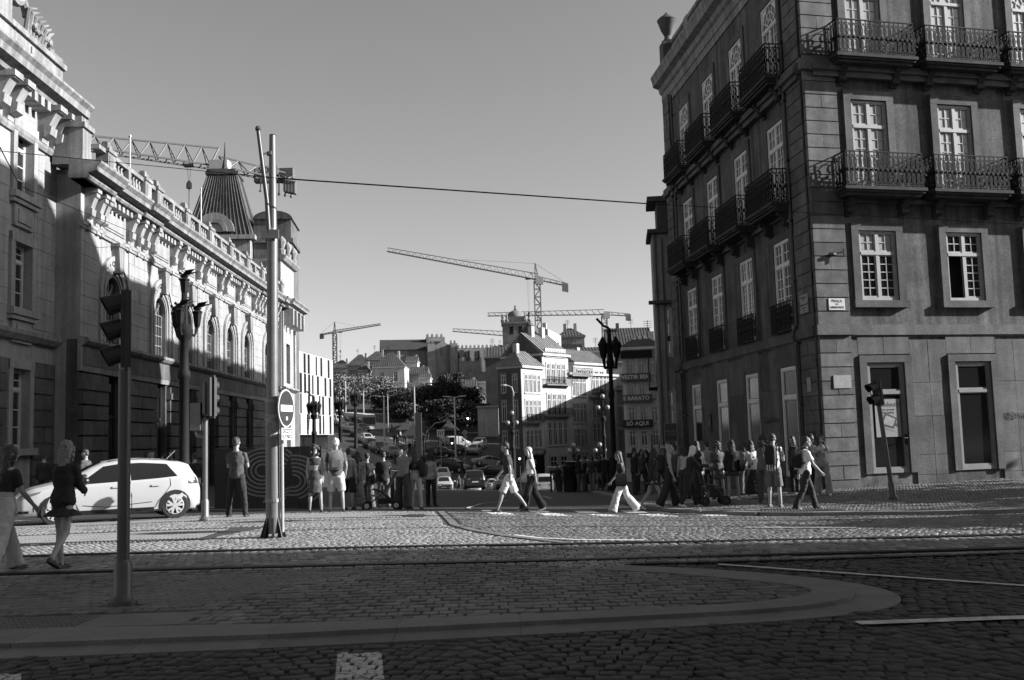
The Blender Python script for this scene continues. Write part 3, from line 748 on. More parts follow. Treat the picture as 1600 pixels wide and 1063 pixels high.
    for x, _ in pipes:
        b = MB(); b.tube([(x, -.17, ZB + 1), (x, -.17, 4.3), (x, -.3, 4.5), (x, -.3, 4.7), (x, -.17, 4.95), (x, -.17, 12.6), (x, -.35, 12.8), (x, -.35, 13.1), (x, -.17, 13.4), (x, -.17, 17.3)], .06, 8)
        for z in range(0, 17, 2): b.box(x - .09, x + .09, -.25, -.08, z + .3, z + .36)
        b.build('rain_pipe', steel_d, CB, smooth=True, rz=rz)
core = MB(); core.prism([(.45, .38), (LEN_R - .1, .38), (LEN_R - .1, 14.5), (2.55, 16.1)], ZB, ZT + .3, 'z')
core.build('interior', dark_in, CB)
b = MB(); b.prism([(.9, .8), (16.5, .8), (16.5, 9), (1.75, 5.6)], 18.95, 23.4, 'z'); b.build('attic_storey', plaster_r, CB)
b = MB(); b.prism([(.6, .5), (16.8, .5), (16.8, 9.3), (1.5, 5.9)], 23.4, 23.8, 'z'); b.build('attic_roof', roof_t, CB)
b = MB().lathe([(.3, 20.2), (.32, 20.3), (.2, 20.4), (.16, 20.55), (.34, 20.9), (.45, 21.25), (.5, 21.35), (.42, 21.45), (.2, 21.6), (.06, 21.75)], 12, (-15.9, .1, 0))
b.box(-16.25, -15.55, -.25, .45, 18.8, 20.2); b.build('urn', stone_r, CB, smooth=True, rz=RL)
# street name plates, wall signs and the window poster: flat prints at their real size
ink = mk('sign_ink', .02, .6, 0); plate_w = mk('enamel_plate', .5, .35, .08, 8); plate_old = mk('weathered_plate', .22, .6, .2, 8)
def plaque(name, label, cat, u, z, wd, ht, rz, lines, m=plate_w, mi=ink, y=-.17, th=.02, parent=None, base=(9.5, 30.5), brz=R_(13.5)):
    a = brz + rz; c, s_ = math.cos(a), math.sin(a)
    P = (base[0] + u * c - y * s_, base[1] + u * s_ + y * c, z)
    t = thing(name, label, cat, P, a)
    MB().box(-wd / 2, wd / 2, 0, th, -ht / 2, ht / 2).build('board', m, t)
    for s, size, lz in lines:
        put('lettering', text(s, size, depth=.002), mi, t, (0, -.004, lz))
    return t
plaque('street_sign', 'white street name plate reading PRAÇA DA LIBERDADE on the quoin', 'sign', .52, 5.37, .55, .36, 0, [('PRAÇA', .115, .1), ('DA', .07, 0), ('LIBERDADE', .095, -.1)])
plaque('street_sign', 'grey street name plate reading PRAÇA DE ALMEIDA GARRETT beside the rain pipe', 'sign', -.72, 5.5, .62, .58, RL, [('PRAÇA', .13, .19), ('DE', .07, .08), ('ALMEIDA GARRETT', .075, -.03), ('ESCRITOR E POETA', .045, -.13), ('1799 - 1854', .045, -.21)], m=plate_old, y=-.18)
plaque('wall_plaque', 'plain pale stone tablet fixed on the sunlit quoins', 'plaque', .55, 2.98, .6, .4, 0, [], m=plate_old)
plaque('wall_plaque', 'small worn tablet on the shaded side of the corner', 'plaque', -.7, 2.95, .3, .45, RL, [], m=plate_old, y=-.18)
plaque('shop_sign', 'dark raised shop name lettered @gomelux between two street-side windows', 'sign', -4.45, 1.95, .01, .01, RL, [('@gomelux', .3, 0)], y=-.09)
plaque('shop_sign', 'dark raised shop name at the right edge beside the second door', 'sign', 7.0, 1.85, .01, .01, 0, [('@gomelux', .26, 0)], y=-.09)
t = plaque('wall_sign', 'small black projecting sign with a white emblem on the shaded shopfront', 'sign', -11.6, 1.95, .5, .72, RL, [('(', .4, .05)], m=black, mi=plate_w, y=-.1)
# poster behind the first shop door
pz = thing('poster', 'pale advertising poster with a tilted laptop inside the first shop door', 'poster', (9.5 + 2.2 * math.cos(R_(13.5)) + .02 * math.sin(R_(13.5)), 30.5 + 2.2 * math.sin(R_(13.5)) - .02 * math.cos(R_(13.5)), 0), R_(13.5))
MB().box(-.5, .38, 0, .008, 1.25, 2.42).build('sheet', mk('poster_paper', .2, .7, .05), pz)
put('lettering', text('Students!', .2, depth=.001), ink, pz, (.0, -.003, 2.25)); put('lettering', text('save on your\nnew laptop', .09, depth=.001), ink, pz, (-.05, -.003, 2.05))
b = MB(); b.add([(-.35, -.004, 1.62), (.12, -.004, 1.5), (.26, -.004, 1.82), (-.15, -.004, 2.0)], [(0, 1, 2, 3)]); b.build('laptop_picture', ink, pz)
b = MB(); b.add([(-.26, -.006, 1.66), (.08, -.006, 1.57), (.18, -.006, 1.8), (-.13, -.006, 1.92)], [(0, 1, 2, 3)]); b.build('laptop_screen', plate_old, pz)
b = MB(); b.add([(-.42, -.005, 1.58), (.1, -.005, 1.42), (.3, -.005, 1.36), (-.3, -.005, 1.56)], [(0, 1, 2, 3)]); b.build('laptop_base', ink, pz)
b = MB().ball((.24, -.003, 1.62), .06, 10, 6, (1, .05, 1)); b.build('badge', ink, pz)
b = MB(); b.tube([(2.7, -.04, 1.2), (2.7, -.14, 1.2), (2.58, -.14, 1.2)], .018, 6); b.box(2.66, 2.75, -.065, -.045, 1.0, 1.32); b.build('door_handle', black, CB)
# scribbled tags of paint on the shaded quoins
b = MB(); zz = [(0, 0), (.05, .35), (.12, .05), (.18, .34), (.24, .02), (.33, .36), (.36, .1), (.45, .3), (.5, .02), (.58, .33), (.63, .05), (.7, .3), (.66, .0)]
for s0, zb in ((-1.2, 1.2), (-1.05, .72)):
    for (x, z), (x2, z2) in zip(zz[:-1], zz[1:]): b.beam((s0 + x, -.152, zb + z), (s0 + x2 + .02, -.152, zb + z2), .035, .004, up=(0, 1, 0))
b.build('painted_tag', ink, CB, rz=RL)
# cable clip lamp on the quoin
b = MB(); b.beam((.3, -.14, 6.9), (.75, -.3, 6.98), .03); b.ball((.45, -.22, 6.92), .1, 8, 5, (1.6, .7, .7)); b.beam((.8, -.3, 6.85), (.8, -.3, 7.1), .04); b.build('wall_lamp', steel_d, CB)

# ================================================================ STATION (left)
ST = thing('railway_station', 'long granite railway station front with arched windows and a balustrade on the left', 'building', (-16 - .0314 * 39.4, 39.4, 0), R_(91.8))
KS = [3.66, 10.0, 14.6, 19.2, 23.7, 28.2, 34.6]; UE = 38.2
bays = [(K - 2.25, K + 2.25) for K in KS]
# ---- walls
b = MB(); dr = [(K - .85, K + .85) for K in KS]; ar = [(K - .95, K + .95) for K in KS]
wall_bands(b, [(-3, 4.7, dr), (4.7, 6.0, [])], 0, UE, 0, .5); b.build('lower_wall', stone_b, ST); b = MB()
wall_bands(b, [(6.0, 8.2, ar)], 0, UE, 0, .5)
x = 0
for K in KS:
    n = 16; arc = [(K + .95 * math.cos(PI - PI * i / n), 8.2 + .95 * math.sin(PI * i / n)) for i in range(n + 1)]
    b.prism([(K - 1.0, 10.6), (K - 1.0, 8.2)] + arc + [(K + 1.0, 8.2), (K + 1.0, 10.6)], 0, .5)
    b.box(x, K - 1.0, 0, .5, 8.2, 10.6); x = K + 1.0
b.box(x, UE, 0, .5, 8.2, 10.6); b.box(0, UE, 0, .5, 10.6, 12.9)
b.box(0, .5, .5, 1.2, -3, 12.9); b.box(UE - .5, UE, .5, 14, -3, 12.9)
b.build('wall', stone_l, ST)
MB().box(.6, UE - .6, .75, 13, -3, 12.7).build('interior', dark_in, ST)
b = MB().box(0, UE, .6, 14, 12.7, 12.9); b.build('roof', lead, ST)
# ---- rusticated ground-floor piers
q = []; piers = [(0.0, KS[0] - 1.0)] + [(a + 1.0, c - 1.0) for a, c in zip(KS[:-1], KS[1:])] + [(KS[-1] + 1.0, UE)]
for a, c in piers:
    z = -2.2
    while z < 3.95:
        hh = .62; n = 2 if c - a > 3 else 1
        for k in range(n): q.append((a + (c - a) * k / n + .012, a + (c - a) * (k + 1) / n - .012, -.2 + rnd.uniform(-.012, .008), 0, z + .035, z + hh - .035))
        z += hh
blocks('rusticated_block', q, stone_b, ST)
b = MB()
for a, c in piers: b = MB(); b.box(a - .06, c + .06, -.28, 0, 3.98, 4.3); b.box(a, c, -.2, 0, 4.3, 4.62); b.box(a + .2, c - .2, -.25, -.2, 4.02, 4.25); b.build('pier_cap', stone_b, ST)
b = MB()
for K in KS: b = MB(); b.box(K - .85, K + .85, .28, .36, -2, 2.9); b.box(K - .85, K - .75, .2, .28, -2, 4.7); b.box(K + .75, K + .85, .2, .28, -2, 4.7); b.box(K - .75, K + .75, .2, .28, 2.9, 3.05); b.box(K - .03, K + .03, .22, .28, -2, 2.9); b.build('door', steel_d, ST)
b = MB()
for K in KS: b.box(K - .75, K + .75, .3, .32, 3.05, 4.7)
b.each('fanlight', glass_d, ST)
# ---- string course and sills
b = MB(); profile_run(b, [(0, 4.72), (-.1, 4.72), (-.14, 4.9), (-.14, 5.7), (-.3, 5.78), (-.42, 5.9), (-.42, 6.02), (0, 6.1)], -.15, UE)
b.build('string_course', stone_t, ST)
blocks('frieze_slab', [(i * 1.6 + .01, i * 1.6 + 1.59, -.165, -.139, 4.95, 5.68) for i in range(23)], stone_b, ST)
# ---- ashlar of the upper wall
q = []
for i, (a, c) in enumerate(zip([.0] + [K + 1.78 for K in KS], [K - 1.78 for K in KS] + [UE])):
    if c - a < .2: continue
    for j in range(8):
        z = 6.12 + j * .555; w2 = c - a; n = max(1, round(w2 / 1.3)); off = .5 / n if (j % 2 and n > 1) else 0
        cuts = [0] + [(k + 1) / n - off for k in range(n - 1)] + [1] if not off else [0] + [(k + .5) / n for k in range(n)] + [1]
        for t0, t1 in zip(cuts[:-1], cuts[1:]): q.append((a + w2 * t0 + .008, a + w2 * t1 - .008, -.04 + rnd.uniform(-.006, .006), 0, z + .008, z + .547))
blocks('ashlar_stone', q, stone_l, ST)
# ---- arched windows
def arch_ring(b, K, r0, r1, y, zs, z0, n=18):
    P = [(K + r1 * math.cos(PI - PI * i / n), zs + r1 * math.sin(PI * i / n)) for i in range(n + 1)]
    Q = [(K + r0 * math.cos(PI - PI * i / n), zs + r0 * math.sin(PI * i / n)) for i in range(n + 1)]
    for i in range(n): b.prism([P[i], P[i + 1], Q[i + 1], Q[i]], y, 0)
    b.box(K - r1, K - r0, y, 0, z0, zs); b.box(K + r0, K + r1, y, 0, z0, zs)
asur = MB()
for r0, r1, y in ((.95, 1.12, -.04), (1.12, 1.3, -.11), (1.3, 1.55, -.06), (1.55, 1.76, -.15)): arch_ring(asur, 0, r0, r1, y, 8.2, 6.1)
for i in range(15): a = PI * (i + .5) / 15; asur.box(1.43 * math.cos(a) - .06, 1.43 * math.cos(a) + .06, -.11, -.06, 8.2 + 1.43 * math.sin(a) - .06, 8.2 + 1.43 * math.sin(a) + .06)
for i in range(9):
    for sx in (-1.43, 1.43): asur.box(sx - .06, sx + .06, -.11, -.06, 6.2 + i * .22, 6.32 + i * .22)
am = asur.mesh('arch_surround'); am.materials.append(stone_l)
key = MB().prism([(-.2, 9.2), (.2, 9.2), (.34, 10.35), (-.34, 10.35)], -.36, 0); key.prism([(-.4, 10.35), (.4, 10.35), (.4, 10.5), (-.4, 10.5)], -.42, 0); km = key.mesh('keystone'); km.materials.append(stone_t)
wf = MB(); arch_ring(wf, 0, .85, .95, .2, 8.2, 6.15)
for (x0, x1) in ((-.85, -.78), (-.03, .03), (.78, .85)): wf.box(x0, x1, .2, .3, 6.1, 8.2)
for x in (-.42, .42): wf.box(x - .02, x + .02, .22, .28, 6.1, 8.85)
for z in (6.15, 6.65, 7.15, 7.65, 8.2): wf.box(-.85, .85, .21, .29, z - .025, z + .025)
for a in (45, 90, 135): wf.beam((0, .25, 8.2), (.9 * math.cos(R_(a)), .25, 8.2 + .9 * math.sin(R_(a))), .05)
wm = wf.mesh('window'); wm.materials.append(paint_g)
gm = MB().prism([(-.9, 6.1), (.9, 6.1)] + [(.9 * math.cos(PI * i / 12), 8.2 + .9 * math.sin(PI * i / 12)) for i in range(13)], .3, .32).mesh('pane'); gm.materials.append(glass)
for K in KS:
    put('arch_surround', am, None, ST, (K, 0, 0)); put('keystone', km, None, ST, (K, 0, 0))
    o = put('window', wm, None, ST, (K, 0, 0)); put('pane', gm, None, o)
# ---- architrave, consoles, cornice
b = MB(); profile_run(b, [(0, 10.52), (-.1, 10.52), (-.12, 10.62), (-.16, 10.64), (-.16, 10.78), (0, 10.82)], -.16, UE); b.build('architrave', stone_l, ST)
cm = MB(); console(cm, 0, .36, 0, 10.82, 12.08, .5); cm.box(-.22, .22, -.56, 0, 12.02, 12.22); cm.box(-.14, .14, -.16, 0, 10.5, 10.84); cme = cm.mesh('console'); cme.materials.append(stone_l)
mm = MB().box(-.13, .13, -.42, 0, 11.93, 12.22).mesh('modillion'); mm.materials.append(stone_l)
cx = [.55, 1.5]
for K in KS: cx += [K - 1.62, K + 1.62]
for c_ in (6.4, 7.3, 31.0, 31.9, 37.3): cx.append(c_)
for x in cx: put('console', cme, None, ST, (x, 0, 0))
for K in KS:
    for k in range(5): put('modillion', mm, None, ST, (K - 1.0 + .5 * k, 0, 0))
pm = MB(); pm.box(-1.25, 1.25, -.05, 0, 11.0, 11.75); pm.box(-1.1, 1.1, -.09, -.05, 11.1, 11.65); pme = pm.mesh('frieze_panel'); pme.materials.append(stone_l)
for K in KS: put('frieze_panel', pme, None, ST, (K, 0, 0))
cpf = lambda d: [(0, 12.22), (-.55 - d, 12.22), (-.62 - d, 12.3), (-.62 - d, 12.42), (-.95 - d, 12.5), (-.98 - d, 12.66), (-1.12 - d, 12.8), (-1.12 - d, 12.9), (0, 13.0)]
b = MB(); profile_run(b, cpf(0), -1.1, UE + .6)
for a, c in ((-1.22, 1.9), (5.6, 8.1), (30.2, 32.6), (36.6, UE + .8)): profile_run(b, [(y, z + (.012 if z > 12.25 else .0)) for y, z in cpf(.14)], a, c)
b.build('cornice', stone_t, ST)
# ---- balustrade
b = MB(); b.box(.2, UE, -.62, -.3, 12.95, 13.12); b.box(.2, UE, -.64, -.28, 13.82, 14.0)
b.each('balustrade_rail', stone_t, ST)
pd = MB().box(-.42, .42, -.72, -.2, 12.95, 13.9); pd.box(-.48, .48, -.78, -.14, 13.9, 14.06); pd.box(-.3, .3, -.75, -.72, 13.15, 13.75); pd.box(-.26, .26, -.62, -.3, 14.06, 14.3); pd.box(-.16, .16, -.58, -.34, 14.3, 14.42)
pdm = pd.mesh('pedestal'); pdm.materials.append(stone_t)
bm_ = MB().lathe([(.09, 13.12), (.09, 13.2), (.05, 13.24), (.1, 13.42), (.1, 13.5), (.05, 13.66), (.08, 13.76), (.08, 13.82)], 7, (0, -.46, 0)).mesh('baluster', True); bm_.materials.append(stone_l)
pc = [1.4, 6.0, 7.7, 12.3, 16.9, 21.45, 25.95, 30.4, 32.2, 37.0]
for x in pc: put('pedestal', pdm, None, ST, (x, 0, 0))
for a, c in zip(pc[:-1], pc[1:]):
    if c - a < 2: continue
    m_ = (a + c) / 2; MB().box(m_ - .16, m_ + .16, -.66, -.26, 13.12, 13.82).build('balustrade_block', stone_t, ST)
    for k in range(10):
        x = a + .62 + (c - a - 1.24) * k / 9
        if abs(x - m_) > .25: put('baluster', bm_, None, ST, (x, 0, 0))
b = MB(); b.box(-.62, .3, -.3, .9, 12.95, 14.45); b.box(-.7, .38, -.4, 1.0, 14.45, 14.65); b.box(-.5, .2, -.2, .8, 14.65, 14.95)
b.build('corner_pier', stone_t, ST)
# ---- taller front block at the near end
FB = 1.0
b = MB(); wx = [(-3.62, -2.26), (-8.6, -7.24)]
wall_bands(b, [(-2, 1.7, []), (1.7, 4.6, wx), (4.6, 6.8, []), (6.8, 9.25, wx), (9.25, 11.1, []), (11.1, 13.5, wx), (13.5, 15.15, [])], -13, 0, FB, FB + .45)
b.build('wall', stone_l, ST); MB().box(-12.9, -.1, FB + .7, 14, -2, 14.95).build('interior', dark_in, ST)
q = []
for a, c in ((-6.9, -3.95), (-1.93, -.02)):
    for j in range(22):
        z = -.6 + j * .62
        if 13.6 < z or 4.5 < z < 5.7: continue
        gx = .03 if z < 4.5 else .008; pr = .1 if z < 4.5 else .03
        n = 1 if c - a < 2 and j % 2 else 2
        for k in range(n): q.append((a + (c - a) * k / n + gx, a + (c - a) * (k + 1) / n - gx, FB - pr + rnd.uniform(-.006, .006), FB, z + gx, z + .62 - gx))
blocks('ashlar_stone', [k for k in q if k[5] > 6], stone_l, ST); blocks('rusticated_block', [k for k in q if k[5] <= 6], stone_b, ST)
b = MB()
for xa, xb in wx:
    for z0, z1 in ((1.7, 4.6), (6.8, 9.25), (11.1, 13.5)):
        b = MB(); b.box(xa - .3, xa, FB - .14, FB, z0 - .2, z1 + .3); b.box(xb, xb + .3, FB - .14, FB, z0 - .2, z1 + .3); b.box(xa - .3, xb + .3, FB - .16, FB, z1 + .001, z1 + .34); b.box(xa - .4, xb + .4, FB - .3, FB, z0 - .25, z0 - .001)
        if z0 > 3: b.box(xa - .1, xb + .1, FB - .12, FB, z0 - 1.25, z0 - .45); b.box(xa + .15, xb - .15, FB - .17, FB - .12, z0 - 1.1, z0 - .6); b.box(xa - .35, xb + .35, FB - .22, FB, z0 - .42, z0 - .27)
        b.build('window_surround', stone_l, ST)
for z0, z1 in ((1.7, 4.6), (6.8, 9.25), (11.1, 13.5)):
    wb, pn = win_mesh(1.34, z1 - z0 - .01, (z1 - z0) * .74, 1, 2, 3, mun=.04); wmh = wb.mesh('window'); wmh.materials.append(paint_w)
    for xa, xb in wx:
        o = put('window', wmh, None, ST, ((xa + xb) / 2, FB + .2, z0 + .005)); panes(o, pn, glass)
b = MB(); profile_run(b, [(FB, 5.6), (FB - .2, 5.66), (FB - .35, 5.85), (FB - .35, 6.0), (FB, 6.1)], -13, 0); profile_run(b, [(FB, 13.27), (FB - .1, 13.27), (FB - .16, 13.40), (FB - .16, 13.53), (FB, 13.55)], -13, -.0)
b.each('string_course', stone_t, ST)
cm2 = MB(); console(cm2, 0, .5, FB, 13.53, 14.97, .85); cm2.box(-.32, .32, FB - .92, FB, 14.75, 14.97); cm2e = cm2.mesh('console'); cm2e.materials.append(stone_l)
for x in (-.45, -1.5, -4.3, -5.3, -8.8, -9.8): put('console', cm2e, None, ST, (x, 0, 0))
m2 = MB().box(-.14, .14, FB - .62, FB, 14.63, 14.97).mesh('modillion'); m2.materials.append(stone_l)
for x in (-2.15, -2.7, -3.25, -3.8): put('modillion', m2, None, ST, (x, 0, 0))
b = MB(); cp2 = [(FB, 14.97), (FB - .6, 14.97), (FB - .68, 15.15), (FB - 1.0, 15.25), (FB - 1.05, 15.50), (FB - 1.2, 15.65), (FB - 1.2, 15.75), (FB, 15.85)]
profile_run(b, cp2, -13, .8); b.build('cornice', stone_t, ST)
b = MB(); b.box(-13, -.2, FB - .3, FB + .6, 15.80, 16.95); b.box(-13, -.1, FB - .42, FB + .7, 16.95, 17.17)
for x0, x1 in ((-12, -7.4), (-7, -3.4), (-3.1, -.6)): b.box(x0, x1, FB - .36, FB - .3, 16.05, 16.80)
b.box(-1.4, -.2, FB - .3, FB + .6, 17.17, 17.40); b.build('attic', stone_t, ST)
b = MB()                                                            # carved scroll and wreath on the attic
pts = [(-3.3 - 1.0 * t + (.25 + .7 * t) * .75 * math.cos(-.6 + 7.2 * t), FB - .12, 18.0 + .9 * t + (.25 + .7 * t) * .6 * math.sin(-.6 + 7.2 * t)) for t in [k / 40 for k in range(41)]]
b.tube(pts, [.13 + .14 * k / 40 for k in range(41)], 9)
for k in range(46): t = k / 45; b.ball((-.9 - 2.0 * t + rnd.uniform(-.12, .12), FB - .12 + rnd.uniform(-.2, .2), 17.35 + .35 * t + rnd.uniform(0, .3)), rnd.uniform(.07, .13), 7, 5)
for k in range(7): b.tube([(-1.6 - .25 * k, FB - .1, 17.4), (-1.5 - .3 * k, FB - .3, 17.9 + .05 * k), (-1.3 - .25 * k, FB - .38, 18.05 + .06 * k)], [.1, .08, .03], 6)
b.box(-7, -4.4, FB - .2, FB + .4, 17.15, 20.05); b.box(-7.2, -4.2, FB - .3, FB + .5, 20.05, 20.35)
b.build('carved_scroll', stone_t, ST, smooth=True)
# ---- end pavilion
EP = thing('station_pavilion', 'granite end pavilion of the station with urns beyond the steel pole', 'building', (-16 - .0314 * 39.4 - .0314 * UE, 39.4 + UE, 0), R_(91.8))
b = MB(); wall_bands(b, [(-3, 4.7, [(2, 3.6)]), (4.7, 6.4, []), (6.4, 9.6, [(2, 3.6)]), (9.6, 16.2, [])], 0, 5.4, -.35, .3); b.box(.003, 5.397, .3, 6, -3, 16.2); b.build('wall', stone_l, EP)
b = MB(); profile_run(b, [(y - .4, z) for y, z in cpf(0)], -.3, 6.4); profile_run(b, [(-.35, 16.0), (-.6, 16.05), (-.8, 16.3), (-.8, 16.42), (-.3, 16.5)], -.2, 5.7); profile_run(b, [(-.35, 5.7), (-.75, 5.9), (-.75, 6.02), (-.35, 6.1)], -.2, 5.6); b.build('cornice', stone_t, EP)
b = MB()
for x in (.5, 2.0, 3.6, 5.1): b.box(x - .2, x + .2, -1.25, -.35, 10.9, 12.2)
for x in (.1, 5.0): b.box(x, x + .5, -.5, -.35, 6, 12)
b.each('console', stone_l, EP)
for x in (.3, 2.7, 5.2): MB().lathe([(.25, 16.5), (.3, 16.9), (.15, 17), (.35, 17.5), (.3, 17.7), (.05, 18)], 8, (x, -.4, 0)).build('urn', stone_t, EP, smooth=True)
MB().box(1.95, 3.65, .0, .2, 6.4, 9.6).build('window', glass_d, EP)
# ---- mansard tower
TW = thing('station_tower', 'mansard roofed station tower with a round dormer and a finial', 'tower', (-26.65, 92, 0), R_(5))
MB().box(-2.9, 2.9, -2.9, 2.9, -3, 20.2).build('wall', stone_t, TW)
MB().box(-3.3, 3.3, -3.3, 3.3, 20.2, 20.6).build('cornice', stone_t, TW)
rings = [[(-r, -r, z), (r, -r, z), (r, r, z), (-r, r, z)] for r, z in ((3.05, 20.6), (2.35, 23.0), (1.75, 25.2), (1.35, 26.7))]
MB().loft(rings).build('roof', lead, TW)
b = MB()
for i in range(15):
    x = -.93 + i * .133 * 1.0
    for s in (0, 1):
        p = [((x * r * 1.0), -r - .02, z) if s == 0 else (r + .02, x * r, z) for r, z in ((3.05, 20.6), (2.35, 23.0), (1.75, 25.2), (1.35, 26.7))]
        for a, c in zip(p[:-1], p[1:]): b.beam(a, c, .06)
b.build('roof_seam', lead, TW, kind='stuff')
b = MB(); b.box(-1.5, 1.5, -1.5, 1.5, 26.7, 27.0); b.box(-1.2, 1.2, -1.2, 1.2, 27.0, 27.3); b.lathe([(.35, 27.3), (.25, 27.9), (.12, 28.6), (.03, 30.2)], 8)
b.build('finial', lead, TW)
b = MB(); n = 14
for r0, r1, y in ((.8, 1.15, -3.45), (1.15, 1.75, -3.3)): 
    P = [(-.3 + r1 * math.cos(PI * i / n), 20.9 + r1 * math.sin(PI * i / n)) for i in range(n + 1)]; Q = [(-.3 + r0 * math.cos(PI * i / n), 20.9 + r0 * math.sin(PI * i / n)) for i in range(n + 1)]
    for i in range(n): b.prism([P[i], P[i + 1], Q[i + 1], Q[i]], y, -2)
b.build('dormer', stone_t, TW)
MB().prism([(-.3 + .8 * math.cos(PI * i / n), 20.9 + .8 * math.sin(PI * i / n)) for i in range(n + 1)], -3.1, -2.5).build('dormer_window', curtain, TW)
b = MB().box(3.0, 6.4, -2.2, 3, -3, 22.2); b.box(2.9, 6.6, -2.4, 3.2, 20.0, 20.4); b.build('wing', stone_b, TW)
b = MB(); b.prism([(3 + 1.75 + 1.8 * math.cos(PI * i / 12), 22.2 + .8 * math.sin(PI * i / 12)) for i in range(13)], -2.4, 3.2); b.build('barrel_roof', lead, TW)
# ================================================================ modern slotted building
WB = thing('office_building', 'bright white modern building with staggered dark window slots', 'building', (-21.1, 95, 0), math.atan2(15, 1.15))
MB().box(0, 15.1, 0, 18, 2.4, 10.6).build('wall', mk('white_cladding', .29, .6, .06, .4), WB)
MB().box(.6, 14.5, .5, 17, -4, 2.4).build('ground_floor', glass_d, WB)
for k in range(4):
    z0 = 2.45 + k * 2.03; x = .35 + (.7 if k % 2 else 0)
    r2 = random.Random(k * 3 + 1)
    while x < 14.6:
        ww = .75 if r2.random() < .5 else .5
        MB().box(x, x + ww, -.015, .2, z0 + .02, z0 + 1.97).build('window', glass_d, WB); x += ww + r2.choice([.7, 1.3, 1.9, 2.2])
# ================================================================ STREET FURNITURE
pole_d = mk('dark_pole_paint', .05, .4, .15, 6)
pole_g = mk('grey_pole_paint', .13, .4, .12, 6, metal=.3)
lens = mk('signal_lens', .015, .15, 0, ior=1.6)
def signal_head(b, bv, bl, x, y, z0, n, face, w_=.3, d=.2, pitch=.3, hood=.26, mar=.05):
    """n-lamp head whose lamps look along face=(fx,fy)."""
    f = Vector((face[0], face[1], 0)).normalized(); r = Vector((-f.y, f.x, 0)); c = Vector((x, y, 0)); h = n * pitch
    def bx(mb, u0, u1, v0, v1, z0_, z1_):
        P = [c + r * u + f * v + Vector((0, 0, z)) for z in (z0_, z1_) for u, v in ((u0, v0), (u1, v0), (u1, v1), (u0, v1))]
        mb.add(P, [(0, 3, 2, 1), (4, 5, 6, 7), (0, 1, 5, 4), (1, 2, 6, 5), (2, 3, 7, 6), (3, 0, 4, 7)])
    bx(b, -w_ / 2, w_ / 2, -d / 2, d / 2, z0, z0 + h)
    bx(b, -w_ / 2 - mar, w_ / 2 + mar, -.02, .01, z0 - mar, z0 + h + mar)
    for k in range(n):
        zc = z0 + pitch * (k + .5); rr = min(pitch * .46, w_ * .56); m = 14
        P0 = [c + f * (d / 2) + r * (rr * math.cos(R_(a))) + Vector((0, 0, zc + rr * math.sin(R_(a)))) for a in [-40 + 260 * i / m for i in range(m + 1)]]
        P1 = [p + f * (hood * (.38 + .62 * (.5 + .5 * math.sin(R_(-40 + 260 * i / m))))) - Vector((0, 0, .05)) for i, p in enumerate(P0)]
        bv.add(P0 + P1, [(i, i + 1, m + 2 + i, m + 1 + i) for i in range(m)])
        q = [c + f * (d / 2 + .005) + r * (rr * .92 * math.cos(2 * PI * i / 12)) + Vector((0, 0, zc + rr * .92 * math.sin(2 * PI * i / 12))) for i in range(12)]
        bl.add(q, [tuple(range(12))])
def signal(name, label, x, y, z, pr, hz, n, face, lean=0, off=(0, 0), pm=None, **kw):
    t = thing(name, label, 'traffic light', (x, y, z))
    b = MB(); b.lathe([(pr * 2.3, 0), (pr * 2.3, .05), (pr * 1.9, .07), (pr * 1.45, .12), (pr * 1.45, .42), (pr * 1.1, .46)], 14); b.build('base', pm or pole_d, t, smooth=True)
    b = MB(); b.tube([(0, 0, .4), (0, 0, hz - .02 if pr > .05 else hz)], pr, 14); b.build('pole', pm or pole_d, t, smooth=True)
    b, v, l = MB(), MB(), MB(); signal_head(b, v, l, off[0], off[1], hz, n, face, **kw)
    h = b.build('signal_head', steel_d, t); v.each('visor', black, h); l.each('lens', lens, h)
    t.rotation_euler = (0, lean, 0)
    return t
z0 = g(-4.03, 10.31)
signal('traffic_light', 'tall dark traffic light with three hooded lamps turned left, nearest the camera', -4.03, 10.31, .01, .062, 2.42, 3, (-.9, -.43), off=(-.0, 0), w_=.2, d=.1, pitch=.268, hood=.2, mar=.012)
t = signal('traffic_light', 'traffic light seen from behind, with a pale control box on its pole', -6.75, 21.79, g(-6.75, 21.8), .055, 2.25, 3, (.5, .87), off=(.06, 0), pm=pole_g, w_=.33, d=.2, pitch=.28, hood=.15)
b = MB().box(-.3, -.08, -.1, .08, 1.95, 2.55); b.tube([(-.19, 0, 1.95), (-.19, 0, 1.86), (0, 0, 1.82)], .05, 8); b.build('control_box', pole_g, t)
MB().box(-.02, .03, -.135, -.11, 2.3, 2.98).build('back_strip', pole_g, t)
t = signal('traffic_light', 'leaning pedestrian traffic light with two hooded lamps by the shop door', 9.95, 26.6, g(9.95, 26.6) + .065, .06, 2.5, 2, (-.93, -.36), lean=R_(-5.2), off=(.02, 0), w_=.24, d=.14, pitch=.33, hood=.28, mar=.02)
